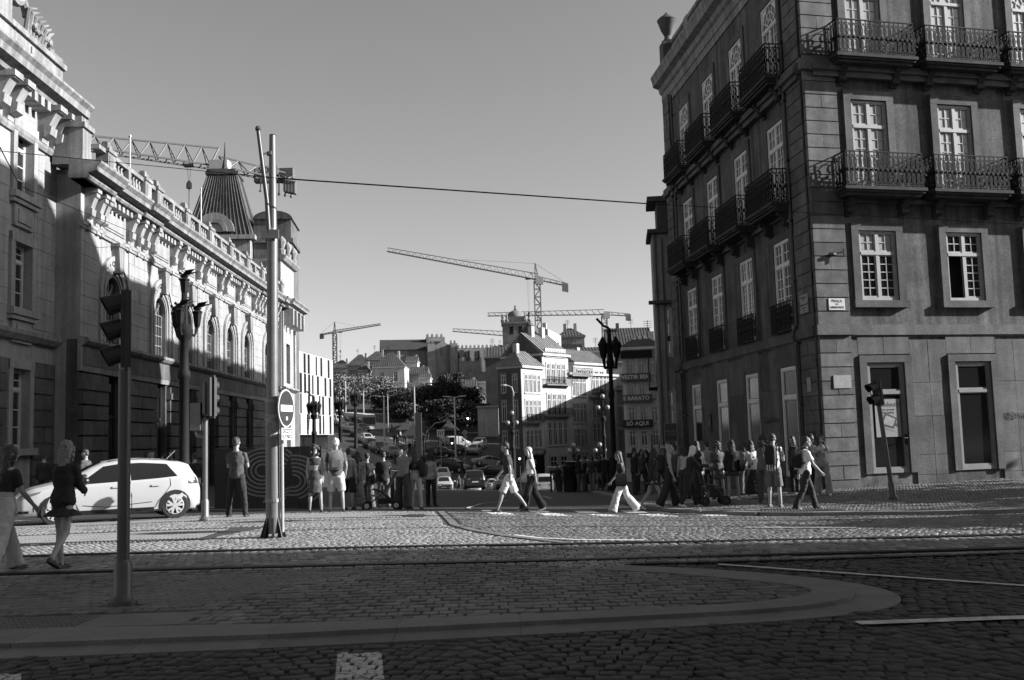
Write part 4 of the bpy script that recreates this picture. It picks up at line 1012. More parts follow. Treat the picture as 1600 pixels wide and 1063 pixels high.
# ---- steel tram pole with no-entry sign
z0 = 0.0
PL = thing('tram_pole', 'tall grey steel tram wire pole with a finned base and a dark bracket arm', 'pole', (-4.12, 17.0, z0))
b = MB(); b.tube([(0, 0, .1), (0, 0, 2.3), (0.0, 0, 2.31), (.02, 0, 5.2), (.02, 0, 5.21), (.03, 0, 6.98)], [.12, .115, .1, .092, .078, .054], 18); b.build('shaft', pole_g, PL, smooth=True)
MB().lathe([(.056, 6.97), (.06, 6.98), (.03, 7.0)], 12, (.03, 0, 0)).build('cap', pole_d, PL)
b = MB()
for k in range(8):
    a = 2 * PI * k / 8 + .2; c, s_ = math.cos(a), math.sin(a)
    b.add([(c * .12 - s_ * q, s_ * .12 + c * q, z) for q in (-.012, .012) for z in (0, .36)] + [(c * .22 - s_ * q, s_ * .22 + c * q, z) for q in (-.012, .012) for z in (0, .03)],
          [(0, 1, 5, 4), (2, 6, 7, 3), (1, 3, 7, 5), (0, 4, 6, 2), (4, 5, 7, 6)])
b.each('base_fin', black, PL); MB().box(-.22, .22, -.22, .22, 0, .02).build('base_plate', black, PL)
b = MB(); b.tube([(-.02, -.09, 5.2), (-.05, -.1, 5.8), (-.2, -.08, 7.05)], [.042, .038, .034], 10); b.ball((-.2, -.08, 7.08), .055, 8, 6); b.beam((-.13, -.09, 6.62), (.03, 0, 6.68), .03); b.build('bracket_arm', pole_d, PL, smooth=True)
b = MB()
for z, r in ((5.1, .11), (5.25, .1), (6.62, .07), (1.98, .13), (.62, .132), (2.3, .125)): b.lathe([(r, z), (r, z + .06)], 14)
b.beam((-.15, -.1, 5.2), (.15, -.1, 5.2), .06, .16); b.each('clamp_band', steel, PL)
b = MB(); b.tube([(.17, -.04, .12), (.17, -.04, 2.25)], .026, 8); b.build('cable_conduit', steel_l, PL)
MB().lathe([(.121, 1.72), (.119, 2.1)], 16).build('torn_posters', mk('torn_paper', .22, .8, .6, 22), PL)
SG = thing('no_entry_sign', 'round no entry sign with white bar seen edge-on on the steel pole', 'sign', (-3.84, 16.82, 2.19), R_(79))
def disc(b, r, y0, y1, n=28, c=(0, 0)): return b.prism([(c[0] + r * math.cos(2 * PI * i / n), c[1] + r * math.sin(2 * PI * i / n)) for i in range(n)], y0, y1)
b = disc(MB(), .32, 0, .02); b.build('rim', mk('sign_white', .5, .4, .05, 8), SG)
b = disc(MB(), .297, -.004, 0); b.build('face', mk('sign_red_as_grey', .035, .35, .05, 8), SG)
b = MB().box(-.24, .24, -.008, -.0041, -.055, .055); b.build('bar', MATS['sign_white'], SG); MB().box(-.035, .035, -.009, -.0041, -.2, -.14).build('sticker', MATS['sign_white'], SG)
b = MB(); b.beam((.02, .02, .2), (.12, .3, .2), .04); b.beam((.02, .02, -.2), (.12, .3, -.2), .04); b.build('bracket', steel, SG)
S2 = thing('exception_plate', 'small white plate reading EXCETO ELÉTRICO under the no entry sign', 'sign', (-3.82, 16.8, 1.76), R_(76))
MB().box(-.21, .21, 0, .012, -.1, .1).build('board', MATS['sign_white'], S2)
put('lettering', text('EXCETO', .095, depth=.001, bold=True), ink, S2, (0, -.003, .045)); put('lettering', text('ELÉTRICO', .085, depth=.001, bold=True), ink, S2, (0, -.003, -.05))
# ---- tram wire across the square
b = MB(); P = [(-30, 7.6, 6.75), (-7.93, 15.2, 6.29), (-3.9, 16.6, 6.1), (2.69, 19, 6.03), (11.82, 22.5, 6.1), (30, 29.5, 6.5)]
b.tube(P[2:4], .013, 6); b.tube(P[0:3], .006, 5); b.tube([P[3], P[4], P[5]], .007, 5)
wire_m = mk('wire_rubber', .004, .95, 0, ior=1.05)
b.build('tram_wire', wire_m, label='thin black tram wire stretched across the square past the steel pole', cat='wire')
b = MB(); b.tube([(-7.93, 15.2, 6.35), (-12, 24, 8.1), (-16.7, 45, 11.2)], .01, 4); b.build('span_wire', wire_m, label='thin black span wire running to the station wall', cat='wire')
# ---- ornate lamps
def ornate(name, label, x, y, H, kind, group=None, thick=1.):
    t = thing(name, label, 'street lamp', (x, y, g(x, y)), group=group); k = thick
    b = MB().lathe([(.42 * k, 0), (.42 * k, .25), (.34 * k, .3), (.3 * k, .8), (.24 * k, .95), (.2 * k, 1.3), (.16 * k, 1.45), (.15 * k, H * .55), (.2 * k, H * .56), (.2 * k, H * .58), (.14 * k, H * .6), (.13 * k, H * .72), (.24 * k, H * .74), (.26 * k, H * .77), (.12 * k, H * .79)], 10)
    b.build('column', iron, t, smooth=True)
    if kind == 'eagle':
        b = MB(); b.tube([(0, 0, H * .77), (0, 0, H * .93)], [.12, .09], 8)
        for i in range(3):
            a = 2 * PI * i / 3 + .5; c, s_ = math.cos(a), math.sin(a); b.tube([(0, 0, H * .76), (.3 * c, .3 * s_, H * .745), (.38 * c, .38 * s_, H * .78)], .05, 6)
        b.build('arm', iron, t, smooth=True)
        for (cx, cy, zz) in [(0, 0, H * .92)] + [(.38 * math.cos(2 * PI * i / 3 + .5), .38 * math.sin(2 * PI * i / 3 + .5), H * .78) for i in range(3)]:
            L = MB().lathe([(.06, zz), (.1, zz + .1), (.14, zz + .42), (.17, zz + .48), (.09, zz + .54)], 6, (cx, cy, 0)); lo = L.build('lantern', iron, t)
            E = MB(); e = zz + .6                                                   # perched eagle: body, raised wings, head
            E.ball((cx, cy, e), .09, 8, 5, (1.5, .8, 1)); E.ball((cx - .13, cy, e + .09), .05, 6, 4)
            for sy in (-1, 1): E.add([(cx - .06, cy, e + .04), (cx + .14, cy + sy * .04, e + .03), (cx + .42, cy + sy * .24, e + .17), (cx + .1, cy + sy * .2, e + .14)], [(0, 1, 2, 3)])
            E.build('eagle', iron, lo, smooth=True)
    elif kind == 'lantern':
        b = MB()
        for i in range(4):
            a = PI / 2 * i + .6; c, s_ = math.cos(a), math.sin(a)
            b.tube([(0, 0, H * .74), (.35 * c, .35 * s_, H * .73), (.42 * c, .42 * s_, H * .79)], .05, 6)
        b.tube([(0, 0, H * .78), (0, 0, H * .97)], [.14, .08], 8); b.tube([(0, 0, H * .97), (-.25, .0, H * .985), (-.55, 0, H * 1.03)], .06, 6); b.build('arm', iron, t, smooth=True)
        for i in range(4):
            a = PI / 2 * i + .6; cx, cy = .42 * math.cos(a), .42 * math.sin(a); z = H * .79
            lo = MB().lathe([(.08, z), (.1, z + .05), (.2, z + .56), (.23, z + .6), (.08, z + .84), (.03, z + .95)], 6, (cx, cy, 0)).build('lantern', iron, t)
            MB().lathe([(.105, z + .08), (.196, z + .54)], 6, (cx, cy, 0)).build('lantern_glass', curtain, lo)
    else:
        for dz in ((0, 0, 1.0), (.42, 0, .88), (-.42, 0, .88)):
            MB().ball((dz[0], dz[1], H * dz[2]), .21, 10, 8).build('globe', mk('opal_globe', .22, .3, .05), t, smooth=True)
        b = MB(); b.tube([(-.42, 0, H * .83), (0, 0, H * .78), (.42, 0, H * .83)], .05, 6); b.tube([(0, 0, H * .78), (0, 0, H * .96)], .06, 6); b.build('arm', iron, t)
    return t
ornate('ornate_lamp', 'black iron lamp with four eagle-topped lanterns in front of the station arches', -9.93, 30, 7.0, 'eagle')
ornate('ornate_lamp', 'massive black iron lantern post standing before the tile-roofed houses', 4.42, 45, 7.6, 'lantern', thick=.72)
for i, (px, Y, H, lab) in enumerate([(491, 78, 7.2, 'dark iron lamp column in front of the slotted white building'), (532, 90, 7.2, 'dark iron lamp column just right of the slotted white building'), (556, 100, 7.2, 'dark iron lamp column standing between the two lanes of queuing cars')]):
    p = at(px, 690, Y); ornate('ornate_lamp', lab, p.x, Y, H, 'lantern', 'iron lamp columns along the hill road', thick=1.1)
for px, Y, H, lab in ((802, 95, 7.7, 'three-globe lamp post before the corner house with a tourist shop'), (945, 88, 8.2, 'three-globe lamp post beside the massive lantern post'), (897, 100, 4.6, 'short globe lamp above the tram shelter roof'), (938, 92, 4.2, 'low globe lamp beside the shelter, under the dark house front')):
    p = at(px, 720, Y); ornate('globe_lamp', lab, p.x, Y, H, 'globe')
def mast(name, label, px, Y, topy, heads=2, rr=.09):
    p = at(px, 700, Y); z = g(p.x, Y); H = at(px, topy, Y).z - z
    t = thing(name, label, 'street light', (p.x, Y, z)); MB().tube([(0, 0, 0), (0, 0, H)], [rr * 1.3, rr], 6).build('mast', steel_l, t)
    for s in ((-1, 1) if heads == 2 else (1,)):
        MB().beam((0, 0, H), (s * 1.1, 0, H + .12), .1, .07).add([(s * .5, -.14, H + .02), (s * 1.5, -.14, H + .12), (s * 1.5, .14, H + .12), (s * .5, .14, H + .02), (s * .5, -.14, H + .15), (s * 1.5, -.14, H + .2), (s * 1.5, .14, H + .2), (s * .5, .14, H + .15)], [(0, 3, 2, 1), (4, 5, 6, 7), (0, 1, 5, 4), (1, 2, 6, 5), (2, 3, 7, 6), (3, 0, 4, 7)]).build('lamp_head', steel_l, t)
mast('street_light', 'pale double-headed street light standing beside the bus', 601, 130, 620); mast('street_light', 'pale double-headed street light before the dark trees', 712, 125, 621)
mast('street_light', 'thin pale mast at the left edge of the plaza trees', 649, 150, 600, 2); mast('street_light', 'thin pale mast rising through the pale foliage', 541, 200, 592, 1); mast('street_light', 'thin pale mast above the parked bus roof', 569, 190, 608, 1); mast('street_light', 'faint mast in front of the pale hill house', 607, 175, 612, 1, .07)
# curved lamp over the corner house
p = at(806, 745, 118); t = thing('street_light', 'tall street light with a curved arm before the corner house', 'street light', (p.x, 118, g(p.x, 118)))
H = at(806, 605, 118).z - g(p.x, 118); MB().tube([(0, 0, 0), (0, 0, H - .6), (-.2, 0, H), (-.9, 0, H + .3)], .08, 6).build('mast', steel_l, t); MB().ball((-1.1, 0, H + .22), .3, 8, 5, (1.3, .7, .6)).build('lamp_head', steel_l, t)
# mast-arm traffic light and portal sign at the plaza
p = at(655, 720, 90); z = g(p.x, 90); t = thing('monolith', 'dark square totem standing at the plaza edge', 'totem', (p.x, 90, z)); MB().box(-.28, .28, -.2, .2, 0, at(655, 645, 90).z - z).build('body', pole_d, t)
p = at(663, 700, 105); z = g(p.x, 105); t = thing('overhead_signal', 'curved arm carrying a traffic lamp over the junction', 'traffic light', (p.x, 105, z)); za = at(700, 658, 105).z - z; X1 = at(731, 652, 105).x - p.x
MB().tube([(0, 0, 0), (0, 0, za * .55), (.3, 0, za * .82), (1.2, 0, za * .97), (X1, 0, za + .3)], .045, 6).build('arm', steel, t); b, v, l = MB(), MB(), MB(); signal_head(b, v, l, X1, 0, za - .25, 2, (0, -1)); h = b.build('signal_head', black, t); v.each('visor', black, h)
MB().ball((X1, -.14, za + .22), .1, 8, 5).build('lit_lamp', mk('lit_lamp', .8, .4, 0, emit=6), h)
p = at(707, 720, 118); z = g(p.x, 118); t = thing('pedestrian_signal', 'small dark signal with one lit lamp beside the plaza people', 'traffic light', (p.x, 118, z)); zz = at(707, 690, 118).z - z
MB().tube([(0, 0, 0), (0, 0, zz - .4)], .06, 6).build('pole', steel_d, t); MB().box(-.28, .28, -.12, .12, zz - .5, zz + .5).build('signal_head', black, t); MB().ball((0, -.14, zz - .2), .09, 8, 5).build('lit_lamp', MATS['lit_lamp'], t)
p = at(777, 760, 78); z = g(p.x, 78); t = thing('pedestrian_signal', 'dark signal with one lit lamp between the walking man and woman', 'traffic light', (at(812, 720, 78).x, 78, g(at(812, 720, 78).x, 78))); zz = at(812, 718, 78).z - t.location.z
MB().tube([(0, 0, 0), (0, 0, zz - .3)], .05, 6).build('pole', steel_d, t); MB().box(-.22, .22, -.1, .1, zz - .45, zz + .35).build('signal_head', black, t); MB().ball((0, -.12, zz + .05), .07, 8, 5).build('lit_lamp', MATS['lit_lamp'], t)
p = at(689, 700, 112); z = g(p.x, 112); t = thing('direction_board', 'white board with dark upright strokes on the plaza', 'sign', (p.x, 112, z)); zz = at(689, 677, 112).z - z
MB().box(-.42, .42, -.03, .03, zz - .4, zz + .4).build('board', paint_w, t); b = MB()
for x in (-.22, 0, .22): b.box(x - .04, x + .04, -.036, -.0305, zz - .25, zz + .22); b.box(x - .04, x + .12, -.036, -.0305, zz + .13, zz + .22) if x else None
b.build('strokes', ink, t); MB().tube([(0, 0, 0), (0, 0, zz - .4)], .05, 6).build('post', steel, t)
p = at(727, 700, 125); z = g(p.x, 125); t = thing('round_sign', 'round traffic sign with a plate under it by the ramp', 'sign', (p.x, 125, z)); zz = at(727, 676, 125).z - z
disc(MB(), .33, -.03, .0, 18, (0, zz)).box(-.28, .28, -.03, 0, zz - .75, zz - .42).build('board', plate_old, t); MB().tube([(0, .03, 0), (0, .03, zz)], .04, 6).build('post', steel, t)
# ---- site hoarding with looping stripes
HO = thing('hoarding', 'dark site hoarding painted with pale looping stripes behind the steel pole', 'hoarding', (at(335, 760, 30).x, 30, 0), R_(-3)); hx = at(505, 760, 30).x - at(335, 760, 30).x
hd = mk('dark_hoarding', .02, .6, .2, 3); hl = mk('pale_stripe_paint', .16, .7, .1, 4)
n = 5
for i in range(n): MB().box(hx * i / n + .008, hx * (i + 1) / n - .008, 0, .05, -.5, 1.5).build('panel', hd, HO)
b = MB()
def hs(pts, w_=.055):
    for p, q in zip(pts[:-1], pts[1:]):
        if -.02 < p[1] < 1.49 and -.3 < q[1] < 1.49 and p[0] < hx - .05 and q[0] < hx - .05 and p[0] > .9: b.beam((p[0], -.006, p[1]), (q[0], -.006, q[1]), w_, .006, up=(0, 1, 0))
cx0, cz0 = at(412, 740, 30).x - HO.location.x, .82; cx1, cz1 = at(460, 740, 30).x - HO.location.x, .48
for k in range(6):
    r = .2 + .125 * k
    A1 = [(cx0 + r * math.cos(R_(a)) * 1.1, cz0 + r * math.sin(R_(a)) * .92) for a in range(284, 66, -9)]; e = A1[-1]; hs([q for q in A1] + [(e[0] + .35 * t, e[1] - .1 * t * t) for t in (.5, 1, 1.5)])
    A2 = [(cx1 + r * math.cos(R_(a)) * 1.1, cz1 + r * math.sin(R_(a)) * .92) for a in range(96, -114, -9)]; e = A2[-1]; hs([q for q in A2] + [(e[0] - .4 * t, e[1] - .16 * t) for t in (.5, 1, 2)])
b.build('stripe_pattern', hl, HO)
MB().beam((-.2, .15, -.4), (hx, .15, -.4), .2, .3).build('ballast', steel_d, HO)
t = thing('barrier_post', 'slim pale-tipped bollard post standing behind the white car', 'bollard', (at(238, 740, 29).x, 29, g(-10, 29))); MB().tube([(0, 0, 0), (0, 0, 1.25)], .05, 8).build('post', steel_d, t); MB().tube([(0, 0, 1.25), (0, 0, 1.7)], .055, 8).build('tip', paint_g, t)
# ---- shelter, bins, tents
p = at(905, 780, 62); z = g(p.x, 62); t = thing('tram_shelter', 'flat pale-roofed shelter behind the waiting crowd', 'shelter', (p.x, 62, z)); zz = at(905, 728, 62).z - z
MB().box(-1.9, .05, -1, 1.2, zz - .22, zz - .02).build('roof', paint_g, t); MB().box(.08, 2.4, -1.2, 1.2, zz + .12, zz + .34).build('roof', paint_g, t)
b = MB()
for x in (-1.7, -.1, .3, 2.2): b.beam((x, 0, 0), (x, 0, zz - .05), .12)
b.each('post', steel_d, t); MB().box(.4, 2.1, .3, .34, .4, zz - .3).build('glass_panel', glass_d, t)
p = at(893, 777, 50); t = thing('litter_bin', 'round dark litter bin standing at the kerb before the shelter', 'bin', (p.x, 50, g(p.x, 50))); MB().lathe([(.36, 0), (.38, .1), (.38, 1.15), (.42, 1.2), (.42, 1.3), (.3, 1.4)], 14).build('body', black, t, smooth=True); MB().lathe([(.3, 1.4), (.34, 1.5), (.05, 1.55)], 12).build('lid', steel_d, t)
for px, Y, yt, lab in ((637, 150, 655, 'small grey peaked tent on the plaza behind the walkers'), (646, 135, 661, 'pale peaked tent beside the dark totem'), (702, 150, 655, 'dark pointed kiosk roof beneath the trees')):
    p = at(px, 690, Y); z = g(p.x, Y); H = at(px, yt, Y).z - z; t = thing('tent', lab, 'tent', (p.x, Y, z)); MB().loft([[(-1.6, -1.6, H * .6), (1.6, -1.6, H * .6), (1.6, 1.6, H * .6), (-1.6, 1.6, H * .6)], [(-.5, -.5, H * .82), (.5, -.5, H * .82), (.5, .5, H * .82), (-.5, .5, H * .82)], [(-.05, -.05, H), (.05, -.05, H), (.05, .05, H), (-.05, .05, H)]]).build('canopy', plate_old if 'pale' in lab else pole_d, t)
    b = MB()
    for x in (-1.5, 1.5):
        for y in (-1.5, 1.5): b.beam((x, y, 0), (x, y, H * .6), .08)
    b.each('post', steel_d, t)
# market parasol corner by the group
p = at(508, 702, 40); t = thing('parasol', 'pale flat parasol top behind the backpacker', 'parasol', (at(532, 760, 42).x, 42, g(-7, 42))); H = at(532, 700, 42).z - t.location.z
MB().lathe([(.85, H - .16), (.8, H - .1), (.3, H), (.1, H + .2), (.02, H + .22)], 12).build('canopy', mk('pale_canvas', .5, .8, .08), t); MB().tube([(0, 0, 0), (0, 0, H)], .03, 6).build('pole', steel_d, t)
# display panel leaning behind the stroller group
t = thing('info_panel', 'slanted pale information panel behind the group at the kerb', 'panel', (at(582, 780, 33).x, 33.5, g(-4.6, 33)), R_(-8)); b = MB(); b.add([(-.75, 0, 1.75), (.75, 0, .95), (.85, .5, 1.15), (-.65, .5, 1.95), (-.75, 0, 1.68), (.75, 0, .88), (.85, .5, 1.08), (-.65, .5, 1.88)], [(0, 1, 2, 3), (7, 6, 5, 4), (0, 4, 5, 1), (1, 5, 6, 2), (2, 6, 7, 3), (3, 7, 4, 0)]); b.build('board', paint_g, t)
b = MB(); b.box(-.6, -.5, .2, .3, 0, 1.7); b.box(.5, .6, .2, .3, 0, 1.0); b.build('leg', steel_d, t)
# ================================================================ VEHICLES
def car_paint(name, v): return mk(name, v, .25, 0, ior=1.6)
tyre = mk('tyre_rubber', .012, .8, .1, 20); alloy = mk('alloy_wheel', .55, .35, .05, 8, metal=.5); trim = mk('black_trim', .01, .45, 0); lampg = mk('lamp_glass', .1, .08, 0, ior=2.0); tail = mk('tail_lamp', .05, .15, 0, ior=1.8)
carglass = mk('car_glass', .006, .03, 0, ior=1.9)
def interp(t, x):
    xs_ = [p[0] for p in t]; return float(np.interp(x, xs_, [p[1] for p in t]))
SHAPES = {
 'hatch': dict(L=4.05, wb=(.84, 3.42), r=.315, W=[(0, .60), (.06, .71), (.18, .79), (.45, .84), (.9, .865), (2, .88), (3.2, .885), (3.6, .86), (3.85, .79), (4.0, .68), (4.05, .55)],
   top=[(0, .56), (.05, .66), (.16, .75), (.35, .84), (.7, .92), (1.05, .985), (1.3, 1.13), (1.6, 1.29), (1.85, 1.385), (2.2, 1.435), (2.7, 1.44), (3.2, 1.4), (3.6, 1.335), (3.78, 1.28), (3.88, 1.08), (3.98, .93), (4.05, .72)],
   belt=[(0, .5), (.1, .62), (.4, .76), (1, .86), (2, .9), (3, .945), (3.6, .99), (3.9, .9), (4.05, .66)],
   roof=[(0, .42), (.1, .6), (.35, .68), (1.0, .72), (1.3, .66), (1.85, .58), (2.7, .57), (3.4, .55), (3.8, .55), (3.95, .66), (4.05, .5)], glass=(1.18, 3.48)),
 'saloon': dict(L=4.5, wb=(.88, 3.6), r=.32, W=[(0, .5), (.08, .68), (.3, .8), (.9, .87), (3.6, .88), (4.2, .8), (4.42, .7), (4.5, .55)],
   top=[(0, .56), (.08, .7), (.4, .86), (1.1, .98), (1.5, 1.22), (2.0, 1.41), (2.7, 1.43), (3.3, 1.32), (3.8, 1.08), (4.25, 1.02), (4.42, .9), (4.5, .65)],
   belt=[(0, .5), (.3, .72), (1, .86), (2.5, .92), (3.8, .96), (4.3, .9), (4.5, .6)], roof=[(0, .42), (.3, .66), (1.1, .72), (2, .58), (3.0, .57), (3.8, .66), (4.3, .66), (4.5, .5)], glass=(1.25, 3.65)),
 'tall': dict(L=4.35, wb=(.86, 3.5), r=.34, W=[(0, .55), (.08, .72), (.3, .83), (.9, .9), (3.6, .91), (4.1, .85), (4.35, .74)],
   top=[(0, .66), (.08, .82), (.4, .98), (1.0, 1.08), (1.4, 1.4), (1.8, 1.6), (2.6, 1.66), (3.6, 1.62), (4.05, 1.5), (4.2, 1.2), (4.35, .85)],
   belt=[(0, .55), (.3, .82), (1, .98), (3.8, 1.05), (4.2, .98), (4.35, .75)], roof=[(0, .46), (.3, .7), (1.0, .75), (1.8, .62), (3.6, .62), (4.2, .68), (4.35, .6)], glass=(1.12, 3.95)),
 'van': dict(L=4.6, wb=(.85, 3.7), r=.33, W=[(0, .6), (.1, .76), (.4, .88), (.9, .93), (4.3, .93), (4.6, .91)],
   top=[(0, .7), (.1, .9), (.5, 1.08), (.8, 1.16), (1.2, 1.55), (1.6, 1.82), (2.2, 1.88), (4.3, 1.88), (4.5, 1.84), (4.6, 1.7)],
   belt=[(0, .55), (.4, .9), (1, 1.08), (4.5, 1.12), (4.6, 1.1)], roof=[(0, .5), (.5, .76), (.9, .8), (1.6, .74), (4.3, .76), (4.6, .74)], glass=(1.0, 2.1)),
}
def half(S, x, z):
    W, bz, tz, Rw = interp(S['W'], x), interp(S['belt'], x), interp(S['top'], x), interp(S['roof'], x)
    bz = min(bz, tz - .02)
    if z <= bz:
        lo = .22; t = max(0, min(1, (z - lo) / (bz - lo))); return W * (.93 + .07 * math.sin(PI * min(1, t * 1.15) * .62) / math.sin(PI * .5)) if t < .8 else W * (1.0 - .02 * (t - .8) / .2)
    t = min(1, (z - bz) / max(.02, tz - bz)); w_ = W * .98 + (Rw - W * .98) * t ** .9
    return w_ * (1 if t < .86 else 1 - .25 * ((t - .86) / .14) ** 2)
def car_meshes(kind, fine):
    S = SHAPES[kind]; L = S['L']; out = {}
    xs_ = np.unique(np.concatenate([np.linspace(0, .3, 5 if not fine else 9), np.linspace(.3, L - .3, 14 if not fine else 44), np.linspace(L - .3, L, 5 if not fine else 10)]))
    rings = []
    for x in xs_:
        zb = .2 + (.08 if x < .1 or x > L - .12 else 0); tz = interp(S['top'], x); bz = min(interp(S['belt'], x), tz - .02)
        zz = [zb, zb + .05, (zb + bz) * .45, (zb + bz) * .62, bz - .06, bz, bz + (tz - bz) * .3, bz + (tz - bz) * .6, bz + (tz - bz) * .86, bz + (tz - bz) * .96]
        sd_ = [(half(S, x, z) * (.9 if i == 0 else 1), z) for i, z in enumerate(zz)]
        sd_.append((half(S, x, tz) * .72, tz - .004)); 
        ring = [(x, -y, z) for y, z in sd_] + [(x, 0, tz + .012)] + [(x, y, z) for y, z in sd_[::-1]]
        rings.append(ring)
    out['body'] = MB().loft(rings)
    # draped side panels: x range sampled, z from lower to upper curve
    def drape(mb, pts_lo, pts_hi, off, n=10, nz=4, sides=(-1, 1)):
        for sg in sides:
            rows = []
            for i in range(n + 1):
                t = i / n; xa = np.interp(t, np.linspace(0, 1, len(pts_lo)), [p[0] for p in pts_lo]); za = np.interp(t, np.linspace(0, 1, len(pts_lo)), [p[1] for p in pts_lo])
                xb = np.interp(t, np.linspace(0, 1, len(pts_hi)), [p[0] for p in pts_hi]); zb = np.interp(t, np.linspace(0, 1, len(pts_hi)), [p[1] for p in pts_hi])
                rows.append([(xa + (xb - xa) * j / nz, sg * (half(S, xa + (xb - xa) * j / nz, za + (zb - za) * j / nz) + off), za + (zb - za) * j / nz) for j in range(nz + 1)])
            vs = [p for r in rows for p in r]; m = nz + 1
            mb.add(vs, [(i * m + j, (i + 1) * m + j, (i + 1) * m + j + 1, i * m + j + 1) for i in range(n) for j in range(nz)])
        return mb
    g0, g1 = S['glass']
    def curve(f, a, b, n, dz): return [(a + (b - a) * i / n, f(a + (b - a) * i / n) + dz) for i in range(n + 1)]
    bt = lambda x: interp(S['belt'], x); tp = lambda x: interp(S['top'], x)
    split = g0 + (g1 - g0) * .53
    for nm, a, b_ in (('front', g0 + .12, split - .04), ('rear', split + .04, g1)):
        if kind == 'van' and nm == 'rear': continue
        lo = curve(bt, a, b_, 8, .02); hi = [(max(a + (.55 if nm == 'front' else 0), min(x, b_ - (.22 if nm == 'rear' else 0))), 0) for x, z in lo]
        hi = [(x, min(tp(x) - .1, bt(x) + (tp(x) - bt(x)) * .82)) for x, _ in hi]
        out['side_window_' + nm] = (lo, hi)
    sw = MB()
    for k in [k for k in out if k.startswith('side_window_')]: drape(sw, *out.pop(k), .006)
    out['side_window'] = sw
    def cross(mb, xa, xb, f, off, n=6, m=8):
        vs = []
        for i in range(n + 1):
            x = xa + (xb - xa) * i / n; z = tp(x); hw = half(S, x, z) * f
            for j in range(m + 1): y = -hw + 2 * hw * j / m; vs.append((x, y, z + .012 + off - .016 * (y / hw) ** 2))
        return mb.add(vs, [(i * (m + 1) + j, (i + 1) * (m + 1) + j, (i + 1) * (m + 1) + j + 1, i * (m + 1) + j + 1) for i in range(n) for j in range(m)])
    tx = {'hatch': (1.08, 1.82, 3.8, 3.9), 'saloon': (1.15, 1.9, 3.05, 3.75), 'tall': (1.04, 1.7, 4.08, 4.2), 'van': (.84, 1.52, 4.55, 4.59)}[kind]
    out['windscreen'] = cross(MB(), tx[0], tx[1], .98, .01)
    rw_ = MB()
    if kind == 'hatch': rw_.add([(3.80, -.5, 1.28), (3.80, .5, 1.28), (3.945, .58, 1.0), (3.945, -.58, 1.0)], [(0, 1, 2, 3)])
    elif kind == 'saloon': cross(rw_, tx[2], tx[3], .95, .01)
    else: x_ = L + .006; z0_, z1_ = (1.12, 1.5) if kind == 'tall' else (1.15, 1.65); rw_.add([(tx[3] - .12 if kind == 'tall' else x_, -.56, z1_), (tx[3] - .12 if kind == 'tall' else x_, .56, z1_), (L - .08 if kind == 'tall' else x_, .64, z0_), (L - .08 if kind == 'tall' else x_, -.64, z0_)], [(0, 1, 2, 3)])
    out['rear_window'] = rw_
    bp = MB(); wz = .4
    drape(bp, [(0.02, .3), (.3, .3)], [(.02, .36), (.3, .36)], .004, 4, 1)
    for (x0, x1) in ((.25, L - .2),): drape(bp, [(x0 + .9, .22), (x1 - .9, .22)], [(x0 + .9, .29), (x1 - .9, .29)], .008, 8, 1)
    bp.box(-.02, .2, -.5, .5, .26, .4); bp.box(-.012, .1, -.42, .42, .53, .58); bp.box(L - .12, L + .012, -.55, .55, .28, .42)
    out['bumper_trim'] = bp
    gr = MB(); gr.add([(-.02, -.5, .48), (-.02, .5, .48), (.03, .54, .64), (.03, -.54, .64)], [(0, 1, 2, 3)]); out['grille'] = gr
    hl = MB(); drape(hl, [(.1, .6), (.5, .735)], [(.08, .68), (.56, .79)] if kind != 'van' else [(.06, .8), (.5, .95)], .008, 6, 2)
    for sg in (-1, 1): hl.add([(-.004 + .02, sg * .44, .585), (.06, sg * .66, .6), (.09, sg * .66, .7), (.045, sg * .44, .665)], [(0, 1, 2, 3)])
    out['headlight'] = hl
    tl = MB(); drape(tl, [(L - .32, .82), (L - .07, .8)], [(L - .3, .95), (L - .12, .95)], .008, 4, 2)
    for sg in (-1, 1): tl.box(L - .1, L + .006, sg * .5 - .12, sg * .5 + .12, .78, .92)
    out['tail_light'] = tl
    np_ = MB().box(-.02, -.012, -.26, .26, .44, .53); np_.box(L + .006, L + .014, -.26, .26, .58, .68); out['number_plate'] = np_
    mr = MB()
    for sg in (-1, 1): mr.ball((g0 + .28, sg * (half(S, g0 + .28, bt(g0 + .3)) + .13), bt(g0 + .3) + .1), .1, 8, 6, (.75, 1.1, .75)); mr.beam((g0 + .28, sg * half(S, g0 + .28, bt(g0 + .28)), bt(g0 + .3) + .03), (g0 + .28, sg * (half(S, g0 + .28, .9) + .1), bt(g0 + .3) + .06), .05)
    out['wing_mirror'] = mr
    if fine:
        sm = MB()
        def seam(P): 
            for p, q in zip(P[:-1], P[1:]):
                for sg in (-1, 1):
                    a = Vector((p[0], sg * (half(S, *p) + .001), p[1])); c = Vector((q[0], sg * (half(S, *q) + .001), q[1])); sm.beam(a, c, .012, .008, up=(0, 1, 0))
        seam([(1.18, .86), (1.2, .6), (1.3, .36), (1.34, .3)]); seam([(2.42, .92), (2.45, .6), (2.46, .3)]); seam([(3.3, .96), (3.32, .8), (3.2, .62), (3.05, .45), (2.98, .3)]); seam([(1.34, .3), (2.2, .3), (2.98, .3)])
        seam([(1.4, .42), (1.9, .36), (2.9, .43)])
        out['door_seam'] = sm
        hd_ = MB()
        for x in (2.12, 2.98):
            for sg in (-1, 1): y = sg * (half(S, x, .8) + .012); hd_.box(x - .09, x + .09, y - .016, y + .016, .79, .825)
        out['door_handle'] = hd_
        an = MB().tube([(3.35, 0, 1.4), (3.55, 0, 1.6)], .008, 5); out['aerial'] = an
        rr = MB()
